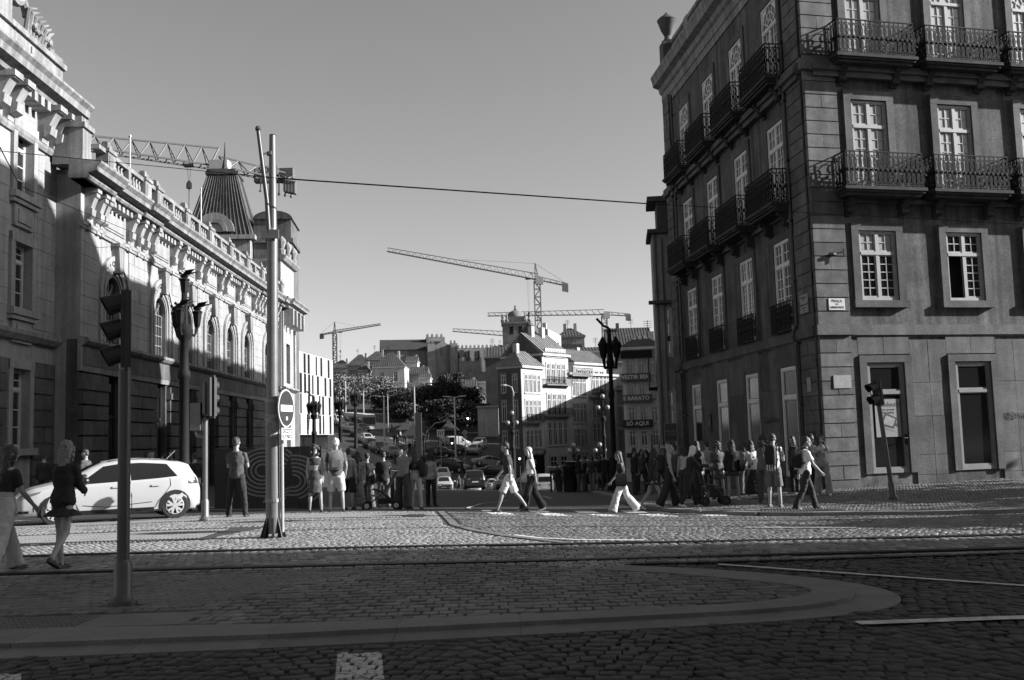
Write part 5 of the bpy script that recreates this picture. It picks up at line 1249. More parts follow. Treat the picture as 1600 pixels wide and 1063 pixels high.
        for y in (-.5, .5): rr.tube([(1.95, y, 1.4), (2.7, y * .98, 1.43), (3.5, y * .96, 1.36)], .012, 5)
        out['roof_strip'] = rr
    ar = MB()
    for x in S['wb']:
        for sg in (-1, 1):
            rr_ = S['r'] + .055; n = 20; P = []
            for i in range(n):
                a = 2 * PI * i / n; xx, zz_ = x + rr_ * math.cos(a), S['r'] + rr_ * math.sin(a)
                P.append((xx, sg * (half(S, xx, max(zz_, .24)) + .004), max(zz_, .2)))
            ar.add(P + [(x, sg * (half(S, x, S['r']) + .004), S['r'])], [(i, (i + 1) % n, n) for i in range(n)])
    out['wheel_arch'] = ar
    return S, out
def wheel_meshes(r, fine):
    n = 28 if fine else 12; w_ = .2
    t = MB(); t.loft([[(q * math.cos(2 * PI * i / n), y, q * math.sin(2 * PI * i / n)) for i in range(n)] for q, y in ((r * .64, -w_ / 2 + .02), (r * .7, -w_ / 2), (r * .93, -w_ / 2), (r, -w_ / 2 + .03), (r, w_ / 2 - .03), (r * .9, w_ / 2), (r * .64, w_ / 2))], True)
    h = MB(); m = n
    h.loft([[(q * math.cos(2 * PI * i / m), y, q * math.sin(2 * PI * i / m)) for i in range(m)] for q, y in ((r * .66, -w_ / 2 - .004), (r * .6, -w_ / 2 - .008), (r * .58, -w_ / 2 + .03))], False)
    h.lathe([(.001, 0)], 4) if False else None
    for k in range(5):
        for d in (-.16, .16):
            a = 2 * PI * k / 5 + PI / 2; c, s_ = math.cos(a + d * .5), math.sin(a + d * .5); c2, s2 = math.cos(a + d * 1.7), math.sin(a + d * 1.7)
            h.beam((.05 * c, -w_ / 2 - .008, .05 * s_), (r * .62 * c2, -w_ / 2 - .006, r * .62 * s2), .05, .02, up=(0, 1, 0))
    h.prism([(.06 * math.cos(2 * PI * i / 10), .06 * math.sin(2 * PI * i / 10)) for i in range(10)], -w_ / 2 - .02, -w_ / 2 + .02)
    return t, h
_vm = {}
def vehicle(kind, label, x, y, heading, paint, z=None, fine=False, group=None, name='parked_car', cat='car', pitch=0):
    """heading: direction of travel, degrees, 0 = +X, 90 = +Y; the nose is at local x=0."""
    key = (kind, fine, paint.name)
    mt = {'body': paint, 'side_window': carglass, 'windscreen': carglass, 'rear_window': carglass, 'bumper_trim': trim, 'grille': trim, 'headlight': lampg, 'tail_light': tail, 'number_plate': plate_w, 'wing_mirror': trim if fine else paint, 'door_seam': trim, 'door_handle': paint, 'aerial': steel_l, 'roof_strip': trim, 'wheel_arch': black}
    if key not in _vm:
        S, o = car_meshes(kind, fine); d = {}
        sg = lambda vs: sum(v.y for v in vs) > 0
        for k, mb in o.items():
            parts = [mb]
            if k in ('headlight', 'tail_light', 'wing_mirror', 'door_seam'): parts = mb.islands(sg)
            elif k in ('side_window', 'wheel_arch', 'door_handle', 'roof_strip'): parts = mb.islands()
            for i, q in enumerate(parts):
                me = q.mesh(k, True, 50 if k == 'body' else 30); me.materials.append(mt[k]); d[(k, i)] = me
        t, h = wheel_meshes(S['r'], fine); tm = t.mesh('wheel', True, 30); tm.materials.append(tyre); hm = h.mesh('rim'); hm.materials.append(alloy)
        _vm[key] = (S, d, tm, hm)
    S, d, tm, hm = _vm[key]
    z = g(x, y) if z is None else z
    T = thing(name, label, cat, (x, y, z), R_(heading + 180), group); T.rotation_euler = (0, pitch, R_(heading + 180))
    Lh = S['L'] / 2
    for (k, _), me in d.items(): put(k, me, None, T, (-Lh, 0, 0))
    for i, wx_ in enumerate(S['wb']):
        for sg in (-1, 1):
            w_ = put('wheel', tm, None, T, (wx_ - Lh, sg * (half(S, wx_, S['r']) - .085), S['r']), 0 if sg < 0 else PI); put('rim', hm, None, w_)
    return T
p_white = mk('car_paint_white', .36, .28, 0, ior=1.5); p_black = car_paint('car_paint_black', .012); p_grey = car_paint('car_paint_grey', .12); p_silver = car_paint('car_paint_silver', .32); p_dark = car_paint('car_paint_dark', .035)
hero = vehicle('hatch', 'white five-door hatchback standing on the setts at the left, behind the dark signal pole', -9.72, 23.9, 180 + 28, p_white, fine=True)
# far traffic: (pixel x, pixel y of the road, distance, heading, kind, paint, label)
cars = [(694, 769, 94, -86, 'hatch', p_silver, 'silver hatchback facing us at the head of the queue beside the kerb group'), (692, 757, 104, -86, 'saloon', p_silver, 'pale car waiting right behind the silver hatchback'),
 (741, 766, 84, 95, 'tall', p_black, 'black tall car seen from behind, driving away past the crossing'), (737, 757, 96, 95, 'hatch', p_silver, 'pale car just ahead of the black tall car'), (772, 762, 92, 95, 'hatch', p_silver, 'small silver car with one bright lamp right of the black tall car'), (788, 760, 86, -84, 'hatch', p_black, 'dark car almost hidden behind the striding man'),
 (708, 735, 120, -30, 'saloon', p_dark, 'dark car turning across the junction above the queue'), (684, 716, 132, 170, 'saloon', p_black, 'black car crossing sideways at the top of the junction'), (704, 712, 140, 175, 'hatch', p_dark, 'dark car half behind the black crossing car'),
 (741, 712, 142, -100, 'hatch', p_silver, 'silver car coming down the side ramp, lower of the two'), (749, 700, 152, -100, 'tall', p_silver, 'silver car coming down the side ramp, upper of the two'), (766, 668, 178, -95, 'hatch', p_silver, 'silver car parked at the top of the ramp by the hut'), (772, 658, 192, -95, 'tall', p_silver, 'pale van-like car last at the top of the ramp'),
 (762, 724, 128, -165, 'saloon', p_white, 'open white car beside the ramp foot'), (768, 731, 118, -170, 'saloon', p_black, 'long black car stopped before the white open car'), (785, 722, 124, -95, 'hatch', p_white, 'white car partly hidden by the walking man'),
 (612, 714, 128, -62, 'saloon', p_grey, 'grey car at the front of the hill queue behind the capped man'), (592, 706, 136, -62, 'tall', p_dark, 'dark tall car second in the hill queue'), (580, 700, 143, -62, 'hatch', p_black, 'black car third in the hill queue'), (572, 693, 150, -62, 'saloon', p_silver, 'silver car in the hill queue with its windscreen lit'), (559, 684, 158, -62, 'hatch', p_black, 'black car following the lit silver car uphill'),
 (547, 676, 166, -62, 'saloon', p_silver, 'pale car in the middle of the hill queue'), (541, 669, 173, -62, 'hatch', p_grey, 'grey car behind the pale car on the hill'), (549, 664, 181, -62, 'tall', p_grey, 'grey tall car in the inner lane on the hill'), (528, 660, 182, -62, 'tall', p_silver, 'pale tall car beside the white building corner'), (526, 650, 196, -62, 'van', p_white, 'white van highest in the hill queue'), (566, 676, 168, -62, 'hatch', p_dark, 'dark car directly before the bus'), (575, 655, 185, -62, 'hatch', p_silver, 'pale car left of the bus on the inner lane')]
for px, py, Y, hd_, kind, pt, lab in cars:
    p = at(px, py, Y); dz = (g(p.x + 1, Y) - g(p.x - 1, Y)) / 2 * math.cos(R_(hd_)) + (g(p.x, Y + 1) - g(p.x, Y - 1)) / 2 * math.sin(R_(hd_))
    vehicle(kind, lab, p.x, Y, hd_, pt, pitch=math.atan(dz), group='cars queuing and parked along the hill roads')
p = at(848, 769, 100); vehicle('van', 'grey delivery van seen from behind, beside the woman with the handbag', p.x, 100, 94, p_silver, name='delivery_van', cat='van')
p = at(712, 688, 150); vehicle('van', 'pale van parked under the dark trees beside the plaza', p.x, 150, 20, p_silver, name='delivery_van', cat='van')
# bus
p = at(577, 674, 176); BUS = thing('city_bus', 'long dark bus with a pale roof coming down the hill road', 'bus', (p.x, 176, g(p.x, 176)), R_(118 - 90)); BUS.rotation_euler = (R_(3.5), 0, R_(28))
b = MB(); b.loft([[(-1.2 * k, y, .35), (1.2 * k, y, .35), (1.25 * k, y, 1.2), (1.22 * k, y, 2.6), (1.05 * k, y, 3.0), (-1.05 * k, y, 3.0), (-1.22 * k, y, 2.6), (-1.25 * k, y, 1.2)] for y, k in ((0, .95), (.15, 1), (11.8, 1), (12, .96))]); b.build('body', p_dark, BUS)
MB().box(-1.0, 1.0, .2, 11.8, 2.99, 3.09).build('roof', paint_w, BUS); b = MB(); b.box(-1.1, 1.1, -.05, .02, 1.3, 2.55); b.build('windscreen', carglass, BUS)
b = MB(); 
for k in range(7): b.box(-1.27, -1.2, .8 + k * 1.55, 2.2 + k * 1.55, 1.4, 2.45); b.box(1.2, 1.27, .8 + k * 1.55, 2.2 + k * 1.55, 1.4, 2.45)
b.each('side_window', carglass, BUS); MB().box(-1.0, 1.0, -.06, .02, .45, .95).build('bumper', p_silver, BUS)
for x in (-1.15, 1.15):
    for y in (2.4, 8.8): MB().lathe([(.46, -.14), (.5, -.1), (.5, .1), (.46, .14)], 12).build('wheel', tyre, BUS, loc=(x, y, .5)).rotation_euler = (0, PI / 2, 0)
# ================================================================ PEOPLE
skin = mk('skin', .24, .6, .1, 6); skin_d = mk('skin_tanned', .17, .6, .1, 6)
def cloth(v): return mk('cloth_%03d' % int(v * 1000), v, .85, .2, 7, .22, 9)
def hairm(v): return mk('hair_%03d' % int(v * 1000), v, .55, .3, 40, .4, 90)
shoe_m = mk('shoe_dark', .02, .6, .1, 9); shoe_w = mk('shoe_pale', .45, .6, .1, 9)
RQ = []
FOLD = bpy.data.textures.new('folds', 'CLOUDS'); FOLD.noise_scale = .11; FOLD.noise_depth = 2
LOCKS = bpy.data.textures.new('locks', 'CLOUDS'); LOCKS.noise_scale = .035; LOCKS.noise_depth = 1
def queue(name, mb, vox, m, parent, extra=None, sm=3, smf=.55, label=None):
    me = bpy.data.meshes.new('q'); me.from_pydata([tuple(v) for v in mb.v], [], mb.f); me.update()
    import bmesh
    bm = bmesh.new(); bm.from_mesh(me); bmesh.ops.recalc_face_normals(bm, faces=bm.faces); bm.to_mesh(me); bm.free()
    o = bpy.data.objects.new('q', me); COL.objects.link(o); o.location = (len(RQ) * 3.1, 0, 0)
    r = o.modifiers.new('r', 'REMESH'); r.mode = 'VOXEL'; r.voxel_size = vox
    s = o.modifiers.new('s', 'SMOOTH'); s.factor = smf; s.iterations = sm
    if name not in ('body',):
        d = o.modifiers.new('d', 'DISPLACE'); d.texture = FOLD if name != 'hair' else LOCKS; d.strength = .035 if name != 'hair' else .03; d.mid_level = .5; d.texture_coords = 'GLOBAL'
    RQ.append((o, name, m, parent, extra, label))
def flush():
    dg = bpy.context.evaluated_depsgraph_get(); dg.update()
    res = []
    for o, name, m, parent, extra, label in RQ:
        res.append(bpy.data.meshes.new_from_object(o.evaluated_get(dg)))
    for (o, name, m, parent, extra, label), me in zip(RQ, res):
        bpy.data.objects.remove(o)
        if extra is not None:
            import bmesh
            bm = bmesh.new(); bm.from_mesh(me)
            vs = [bm.verts.new(v) for v in extra.v]
            for f in extra.f: bm.faces.new([vs[i] for i in f])
            bm.to_mesh(me); bm.free()
        me.name = name; me.materials.clear(); me.materials.append(m)
        me.polygons.foreach_set('use_smooth', [True] * len(me.polygons)); me.update()
        put(name, me, None, parent, label=label)
    RQ.clear()
def rotx(v, a): c, s_ = math.cos(a), math.sin(a); return Vector((v.x, v.y * c + v.z * s_, -v.y * s_ + v.z * c))      # a>0 tips the top forward (+y)
POSES = {
 'stand': dict(lean=1, legs=[(2, 2, 4), (-1, 1, 5)], arms=[(2, 9, 14, 0), (-2, 9, 12, 0)]),
 'stand2': dict(lean=3, legs=[(9, 14, 5), (-2, 0, 6)], arms=[(10, 10, 35, 10), (6, 12, 20, 5)]),
 'wide': dict(lean=-2, legs=[(6, 3, 11), (-3, 0, 11)], arms=[(22, 8, 75, 30), (22, 8, 75, 30)]),
 'phone': dict(lean=5, legs=[(3, 3, 4), (-2, 1, 5)], arms=[(28, 6, 95, 25), (25, 6, 90, 25)]),
 'walk': dict(lean=4, legs=[(19, 5, 2), (-14, 14, 2)], arms=[(-22, 6, 15, 0), (20, 6, 22, 0)]),
 'walk2': dict(lean=4, legs=[(-15, 18, 2), (19, 5, 2)], arms=[(18, 6, 22, 0), (-20, 6, 18, 0)]),
 'stride': dict(lean=5, legs=[(25, 8, 2), (-18, 20, 2)], arms=[(-14, 7, 14, 0), (16, 8, 25, 0)]),
 'armup': dict(lean=3, legs=[(16, 4, 2), (-14, 12, 3)], arms=[(150, 25, 110, 10), (6, 8, 12, 0)]),
 'push': dict(lean=9, legs=[(16, 8, 3), (-14, 14, 3)], arms=[(42, 6, 55, 0), (42, 6, 55, 0)]),
 'bend': dict(lean=14, legs=[(4, 2, 6), (-2, 2, 6)], arms=[(30, 10, 60, 20), (34, 10, 70, 20)], head=(0, 40)),
 'face': dict(lean=2, legs=[(2, 2, 7), (-3, 1, 7)], arms=[(60, 14, 125, 15), (20, 8, 60, 20)]),
 'cross': dict(lean=4, legs=[(7, 4, -2), (-8, 34, 0)], arms=[(30, 6, 80, 30), (16, 8, 60, 25)]),
}
SHIRTX = {}
def person(label, px, Y, H, heading, pose, top=None, bot=None, hair=('short', .02), sk=skin, shoes=shoe_m, fine=False, py=780, cap=None, build=1., group=None, xy=None, zoff=None, glasses=False, pattern=None):
    X = xy[0] if xy else at(px, py, Y).x
    if zoff is None: zoff = .065 if bool(pip(np.array([X]), np.array([Y]), PV)[0]) else 0.
    T = thing('person', label, 'person', (X, Y, g(X, Y) + zoff), R_(heading - 90), group)
    p = POSES[pose]; k = H / 1.75; vox = .0125 if fine else .021
    lean = R_(p['lean']); hd_turn, hd_tilt = p.get('head', (rnd.uniform(-12, 12), 6))
    fem = hair[0] in ('long', 'bun', 'curly', 'mid')
    hw = (.095 if fem else .09) * k; sw = (.165 if fem else .19) * k * (build ** .5); tl, sl = .245 * H, .24 * H
    # legs relative to the pelvis
    legs = []
    for sg, (h, kn, ab) in zip((-1, 1), p['legs']):
        d1 = Vector((sg * math.sin(R_(ab)), math.sin(R_(h)), -math.cos(R_(h)))); a2 = h - kn; d2 = Vector((sg * math.sin(R_(ab * .6)), math.sin(R_(a2)), -math.cos(R_(a2))))
        hp = Vector((sg * hw, 0, 0)); kp = hp + d1 * tl; an = kp + d2 * sl; legs.append((hp, kp, an, a2))
    lift = []
    for hp, kp, an, a2 in legs:
        tip = max(0, -a2 - 6) ; lift.append((an.z - .075 * k - .12 * k * math.sin(R_(max(0, tip))) * .8))
    pz = -min(lift)
    O = Vector((0, 0, pz)); legs = [(hp + O, kp + O, an + O, a2) for hp, kp, an, a2 in legs]
    up = Vector((0, math.sin(lean), math.cos(lean)))
    def S_(t, x=0, y=0): return O + rotx(Vector((x, y, t * k)), lean)
    nb = .565; neck = S_(nb)
    arms = []
    for sg, (sh, ab, el, inn) in zip((-1, 1), p['arms']):
        s0 = S_(.472, sg * sw * .97); al, fl = .168 * H, .148 * H
        d1 = Vector((sg * math.sin(R_(ab)) * math.cos(R_(min(sh, 90))), math.sin(R_(sh)), -math.cos(R_(sh)))).normalized()
        a2 = sh + el; d2 = Vector((-sg * math.sin(R_(inn)), math.sin(R_(a2)), -math.cos(R_(a2)))).normalized()
        e0 = s0 + d1 * al; w0 = e0 + d2 * fl; arms.append((s0, e0, w0, d2))
    bl = build
    tor = [(-.09, .13, .1), (-.02, .168 if fem else .158, .118), (.08, .158 if fem else .15, .108), (.2, .125 if fem else .14, .092), (.33, .148 if fem else .162, .108), (.43, .158 if fem else .176, .105), (.475, .15 if fem else .17, .09), (.515, .11 if fem else .128, .075), (.54, .075, .064), (nb, .06, .058)]
    def ring(t, rx, ry, n=16, yo=0): return [S_(t, rx * k * math.cos(2 * PI * i / n), ry * k * math.sin(2 * PI * i / n) + yo) for i in range(n)]
    def torso(mb, t0, t1, inf):
        rr = [(t, rx * bl + inf, ry * bl + inf) for t, rx, ry in tor if t0 - 1e-6 <= t <= t1 + 1e-6]
        for e in (t0, t1):
            if not any(abs(t - e) < .012 for t, _, _ in rr): rr.append((e, float(np.interp(e, [q[0] for q in tor], [q[1] for q in tor])) * bl + inf, float(np.interp(e, [q[0] for q in tor], [q[2] for q in tor])) * bl + inf))
        rr.sort(); mb.loft([ring(*q) for q in rr])
    def limb(mb, pts, rs): 
        mb.tube(pts, [r * k for r in rs], 10); [mb.ball(q, r * k * .98, 8, 6) for q, r in zip(pts, rs)]
    # ---- body
    B = MB(); torso(B, -.09, nb, 0)
    hc = S_(nb + .165, 0, .02); hr = k
    tn, ti = R_(hd_turn), R_(hd_tilt)
    def HP(x, y, z): v = rotx(Vector((x, y, z)) * hr, ti + lean * .5); c, s_ = math.cos(tn), math.sin(tn); return hc + Vector((v.x * c - v.y * s_, v.x * s_ + v.y * c, v.z))
    def blob(mb, c, r, n=12, m=8):
        mb.loft([[HP(c[0] + r[0] * math.sin(t) * math.cos(2 * PI * i / n), c[1] + r[1] * math.sin(t) * math.sin(2 * PI * i / n), c[2] - r[2] * math.cos(t)) for i in range(n)] for t in [max(.03, min(PI - .03, PI * j / m)) for j in range(m + 1)]])
    blob(B, (0, -.008, .025), (.076, .098, .1)); blob(B, (0, .03, -.055), (.056, .062, .062)); blob(B, (0, .085, -.095), (.026, .024, .022), 8, 5)
    blob(B, (0, .1, -.015), (.016, .026, .026), 8, 5); blob(B, (.078, 0, -.005), (.012, .022, .034), 6, 5); blob(B, (-.078, 0, -.005), (.012, .022, .034), 6, 5)
    blob(B, (0, .088, .022), (.05, .012, .012), 8, 4); blob(B, (0, .092, -.06), (.024, .01, .008), 8, 4)
    B.tube([S_(nb - .03), HP(0, -.02, -.06)], [.058 * k, .052 * k], 10)
    for (hp, kp, an, a2) in legs: lf = .8 if bot else 1.; lg = .78 if bot and bot[0] in ('jeans', 'trousers', 'wide', 'leggings') else 1.; limb(B, [hp, (hp * .5 + kp * .5), kp, kp * .62 + an * .38 + Vector((0, -.018 * k, 0)), an], [.088 * bl * lf, .073 * bl * lf, .052 * (lg if lg < 1 else 1), .05 * lg, .036])
    X_ = MB()
    for sg, (s0, e0, w0, d2) in zip((-1, 1), arms):
        limb(B, [s0, e0, e0 * .6 + w0 * .4, w0], [.05 * bl, .04, .038, .026])
        perp = Vector((1, 0, 0)); perp = (perp - d2 * perp.dot(d2)).normalized(); q3 = d2.cross(perp).normalized()
        B.tube([w0, w0 + d2 * .045 * k, w0 + d2 * .085 * k], [(.024 * k, .03 * k), (.02 * k, .04 * k), (.014 * k, .036 * k)], 8)
        base = w0 + d2 * .078 * k; curl = -perp * sg
        for fi, (of, ln) in enumerate(((-.028, .07), (-.01, .08), (.009, .075), (.026, .058))):
            a = base + q3 * of * k; b_ = a + (d2 * .85 + curl * .25).normalized() * ln * .5 * k; c_ = b_ + (d2 * .55 + curl * .8).normalized() * ln * .5 * k
            X_.tube([a - d2 * .02, a, b_, c_], [.009 * k, .0095 * k, .0085 * k, .006 * k], 6)
        tb = w0 + d2 * .03 * k + q3 * .03 * k; X_.tube([tb, tb + (d2 * .6 + q3 * .6).normalized() * .035 * k, tb + (d2 * .95 + q3 * .5 + curl * .3).normalized() * .07 * k], [.012 * k, .0105 * k, .007 * k], 6)
    feet = []
    for (hp, kp, an, a2) in legs:
        tip = R_(max(0, -a2 - 6)) * .8; fd = Vector((0, math.cos(tip), -math.sin(tip))); fu = Vector((0, math.sin(tip), math.cos(tip))); heel = an - fu * .04 * k - fd * .035 * k; feet.append((heel, fd, fu))
        B.tube([an, heel + fd * .03 * k, heel + fd * .1 * k, heel + fd * .19 * k], [.035 * k, .036 * k, .032 * k, .024 * k], 8)
    queue('body', B, vox, sk, T, extra=X_, sm=2)
    # ---- footwear
    Sh = MB()
    for heel, fd, fu in feet:
        rg = []
        for t, wd, ht in ((-.03, .026, .06), (.0, .036, .075), (.06, .04, .085), (.13, .046, .062), (.19, .042, .045), (.225, .024, .03)):
            c = heel + fd * t * k - fu * .035 * k; rg.append([c + Vector((wd * k * math.cos(a), 0, 0)) + fu * (ht * k * max(0, math.sin(a)) - .004 * k * (math.sin(a) < -.1)) for a in [2 * PI * i / 12 for i in range(12)]])
        Sh.loft(rg)
    Sh.build('shoes', shoes, T, smooth=True)
    # ---- lower garment
    if bot:
        kind, v = bot; m = cloth(v) if not hasattr(v, 'name') else v; M = MB()
        if kind in ('jeans', 'trousers', 'wide', 'shorts', 'leggings', 'capri'):
            torso(M, -.09, .13 if fem else .06, .012)
            pf = {'jeans': (.1, .086, .07, .068, .062), 'leggings': (.095, .078, .058, .055, .042), 'trousers': (.1, .09, .078, .074, .072), 'wide': (.105, .1, .098, .11, .13), 'shorts': (.105, .1, .098, .1, .1), 'capri': (.1, .09, .078, .07, .066)}[kind]
            for (hp, kp, an, a2) in legs:
                end = an + (an - kp).normalized() * .03 * k
                if kind == 'shorts': P = [hp, hp * .5 + kp * .5, kp * 1.0]; rs = pf[:3]
                elif kind == 'capri': P = [hp, hp * .5 + kp * .5, kp, kp * .45 + an * .55]; rs = pf[:4]
                else: P = [hp, hp * .5 + kp * .5, kp, kp * .55 + an * .45, end]; rs = pf
                M.tube(P, [r * bl * k for r in rs], 14)
                for q, r in list(zip(P, rs))[:2]: M.ball(q, r * bl * k * .98, 8, 6)
        else:
            zt = {'skirt': kp_mid(legs, .75), 'mini': kp_mid(legs, .45), 'long': kp_mid(legs, 1.85), 'dress': kp_mid(legs, .95)}[kind]
            fl = {'skirt': .19, 'mini': .26, 'long': .25, 'dress': .185}[kind] * k
            r0 = [ring(t, rx * bl + .012, ry * bl + .012) for t, rx, ry in tor if -.1 < t < .25][::-1]
            c = sum((l[1] for l in legs), Vector()) / 2; cx = Vector((0, c.y * .6, 0)); n = 16; dy = abs(legs[0][1].y - legs[1][1].y) * .7
            for f in (.35, .7, 1.0):
                z = pz - .09 * k + (zt - pz + .09 * k) * f; rr = .165 * k * bl + (fl - .165 * k * bl) * f
                r0.append([Vector((rr * math.cos(2 * PI * i / n), cx.y * f + (rr * .78 + dy * f * .6) * math.sin(2 * PI * i / n), z)) for i in range(n)])
            M.loft(r0)
        queue('skirt' if kind in ('skirt', 'mini', 'long', 'dress') else ('shorts' if kind == 'shorts' else 'trousers'), M, vox, m, T)
    # ---- upper garment
    if top:
        kind, v = top; m = cloth(v) if not hasattr(v, 'name') else v; M = MB()
        loose = .02 if kind in ('tee', 'shirt', 'jacket', 'blouse') else .009
        t0 = {'crop': .2, 'jacket': -.09, 'tank': .06, 'bra': .3, 'blouse': -.02}.get(kind, -.06)
        torso(M, t0, .52 if kind in ('tank', 'bra', 'crop') else .55, loose if kind != 'jacket' else .03)
        if kind in ('tee', 'shirt', 'jacket', 'blouse', 'crop'):
            for (s0, e0, w0, d2) in arms:
                M.ball(s0, .06 * k, 8, 6)
                if kind in ('jacket', 'shirt', 'blouse'): M.tube([s0, e0, e0 * .5 + w0 * .5, w0], [.06 * k, .055 * k, .052 * k, .042 * k], 10); M.ball(e0, .054 * k, 8, 6)
                else: M.tube([s0 + (s0 - e0) * .02, s0 * .3 + e0 * .7], [.058 * k, .06 * k], 10)
        queue({'tee': 'shirt', 'shirt': 'shirt', 'jacket': 'jacket', 'tank': 'tank_top', 'bra': 'bodice', 'crop': 'cropped_top', 'blouse': 'blouse'}[kind], M, vox, m, T)
    # ---- hair, cap
    hk, hv = hair
    if hk != 'bald':
        M = MB(); blob(M, (0, -.018, .042), (.084, .1, .094), 12, 8)
        if hk == 'short': blob(M, (0, -.06, -.02), (.07, .05, .06))
        if hk in ('long', 'mid'):
            ln = .5 if hk == 'long' else .3
            rg = []
            for t in range(6):
                f = t / 5; z = .05 - ln * f; wd = .085 + .03 * math.sin(PI * f) - .03 * f
                rg.append([HP(wd * math.cos(2 * PI * i / 12), -.045 - .035 * f - .0 + (.055 - .012 * f) * math.sin(2 * PI * i / 12), z) for i in range(12)])
            M.loft(rg)
            for sx in (-1, 1): M.tube([HP(sx * .075, .03, .05), HP(sx * .085, .02, -.06), HP(sx * .085, .0, -.18)], [.024 * k, .026 * k, .014 * k], 8)
        if hk == 'bun': blob(M, (0, -.1, .09), (.045, .045, .045), 8, 6); blob(M, (0, -.05, -.01), (.07, .055, .06))
        if hk == 'pony': pass
        if hk == 'curly':
            for i in range(26): a = rnd.uniform(0, 2 * PI); z = rnd.uniform(-.16, .12); r = .1 if z < .05 else .07; blob(M, (r * math.cos(a), -.03 + r * .9 * min(.25, math.sin(a)), z), (.042, .042, .042), 6, 5)
        queue('hair', M, .011 if fine else .017, hairm(hv), T, sm=1, smf=.4)
    if cap is not None:
        M = MB(); blob(M, (0, -.01, .06), (.09, .108, .085), 12, 8); M.add([HP(-.07, .07, .05), HP(.07, .07, .05), HP(.055, .19, .03), HP(-.055, .19, .03), HP(-.07, .07, .06), HP(.07, .07, .06), HP(.055, .19, .04), HP(-.055, .19, .04)], [(0, 1, 2, 3), (7, 6, 5, 4), (0, 4, 5, 1), (1, 5, 6, 2), (2, 6, 7, 3), (3, 7, 4, 0)])
        M.build('cap', cloth(cap), T, smooth=True)
    E = MB()
    for sx in (-1, 1): blob(E, (sx * .03, .087, .008), (.011, .006, .007), 6, 4)
    E.build('eyes', black, T)
    if glasses:
        E = MB()
        for sx in (-1, 1): blob(E, (sx * .034, .1, .006), (.028, .008, .02), 8, 4); E.beam(HP(sx * .06, .09, .01), HP(sx * .082, .0, .012), .008)
        E.build('sunglasses', black, T)
    T['_k'] = k
    return T, dict(S=S_, HP=HP, arms=arms, legs=legs, k=k, T=T)
def kp_mid(legs, f):
    hz = legs[0][0].z; kz = max(l[1].z for l in legs); az = min(l[2].z for l in legs)
    return hz + (kz - hz) * f if f <= 1 else kz + (az - kz) * (f - 1)
def wl(P, v):
    """local point of a person -> world"""
    T = P['T']; c, s_ = math.cos(T.rotation_euler.z), math.sin(T.rotation_euler.z)
    return Vector((T.location.x + v.x * c - v.y * s_, T.location.y + v.x * s_ + v.y * c, T.location.z + v.z))
def backpack(label, P, v, big=1.):
    T = P['T']; k = P['k']; c = wl(P, P['S'](.33, 0, -.19 * k - .02)); t = thing('backpack', label, 'backpack', c, T.rotation_euler.z)
    b = MB(); b.loft([[(sx * .15 * k * big * f, sy * .09 * k * big * f2, z * k) for sx, sy in ((-1, -1), (-.4, -1.25), (.4, -1.25), (1, -1), (1, .8), (-1, .8))] for z, f, f2 in ((-.24, .8, .7), (-.16, 1, 1), (.05, 1, 1), (.17, .92, .85), (.23, .6, .5))])
    b.build('pack', cloth(v), t, smooth=True); b = MB().box(-.1 * k, .1 * k, -.14 * k * big, -.1 * k, -.18 * k, .0); b.build('pocket', cloth(v * .7), t)
    b = MB()
    for sx in (-1, 1): b.tube([(sx * .1 * k, .08 * k, .2 * k), (sx * .12 * k, .17 * k, .26 * k), (sx * .12 * k, .31 * k, .16 * k), (sx * .14 * k, .27 * k, -.05 * k), (sx * .14 * k, .06 * k, -.15 * k)], .018, 6)
    b.build('strap', cloth(v * .5), t)
def bag(label, P, side, v, z=.02, sz=(.3, .12, .26), name='handbag', y=0., x=None):
    k = P['k']; T = P['T']; c = wl(P, P['S'](z, side * .25 * k if x is None else x, y)); t = thing(name, label, 'bag', c, T.rotation_euler.z)
    a, b_, h = sz; b = MB(); b.loft([[(sx * b_ / 2 * f, sy * a / 2 * f, zz) for sx, sy in ((-1, -1), (1, -1), (1, 1), (-1, 1))] for zz, f in ((-h / 2, .85), (-h / 4, 1.05), (h / 4, 1.0), (h / 2, .85))]); b.build('pouch', cloth(v), t, smooth=True)
    s0 = P['S'](.55, -side * .06 * k) - P['S'](z, side * .25 * k if x is None else x, y); b = MB(); b.tube([(0, -a * .3, h / 2), tuple(s0), (0, a * .3, h / 2)], .012, 5); b.build('strap', cloth(v * .6), t)
striped = bpy.data.materials.new('striped_cloth'); striped.use_nodes = True; nt_ = striped.node_tree
_tc = nt_.nodes.new('ShaderNodeTexCoord'); _sx = nt_.nodes.new('ShaderNodeSeparateXYZ'); _m = nt_.nodes.new('ShaderNodeMath'); _m.operation = 'SINE'; _mm = nt_.nodes.new('ShaderNodeMath'); _mm.operation = 'MULTIPLY'; _mm.inputs[1].default_value = 95
_g = nt_.nodes.new('ShaderNodeMapRange'); _g.inputs[1].default_value = -.15; _g.inputs[2].default_value = .15; _g.inputs[3].default_value = .02; _g.inputs[4].default_value = .5
nt_.links.new(_tc.outputs['Object'], _sx.inputs[0]); nt_.links.new(_sx.outputs[0], _mm.inputs[0]); nt_.links.new(_mm.outputs[0], _m.inputs[0]); nt_.links.new(_m.outputs[0], _g.inputs[0]); nt_.links.new(_g.outputs[0], nt_.nodes['Principled BSDF'].inputs['Base Color']); nt_.nodes['Principled BSDF'].inputs['Roughness'].default_value = .85
floral = mk('floral_cloth', .05, .85, .9, 9, .15, 9)
dots = mk('dotted_cloth', .13, .85, .6, 14, spot=.4)
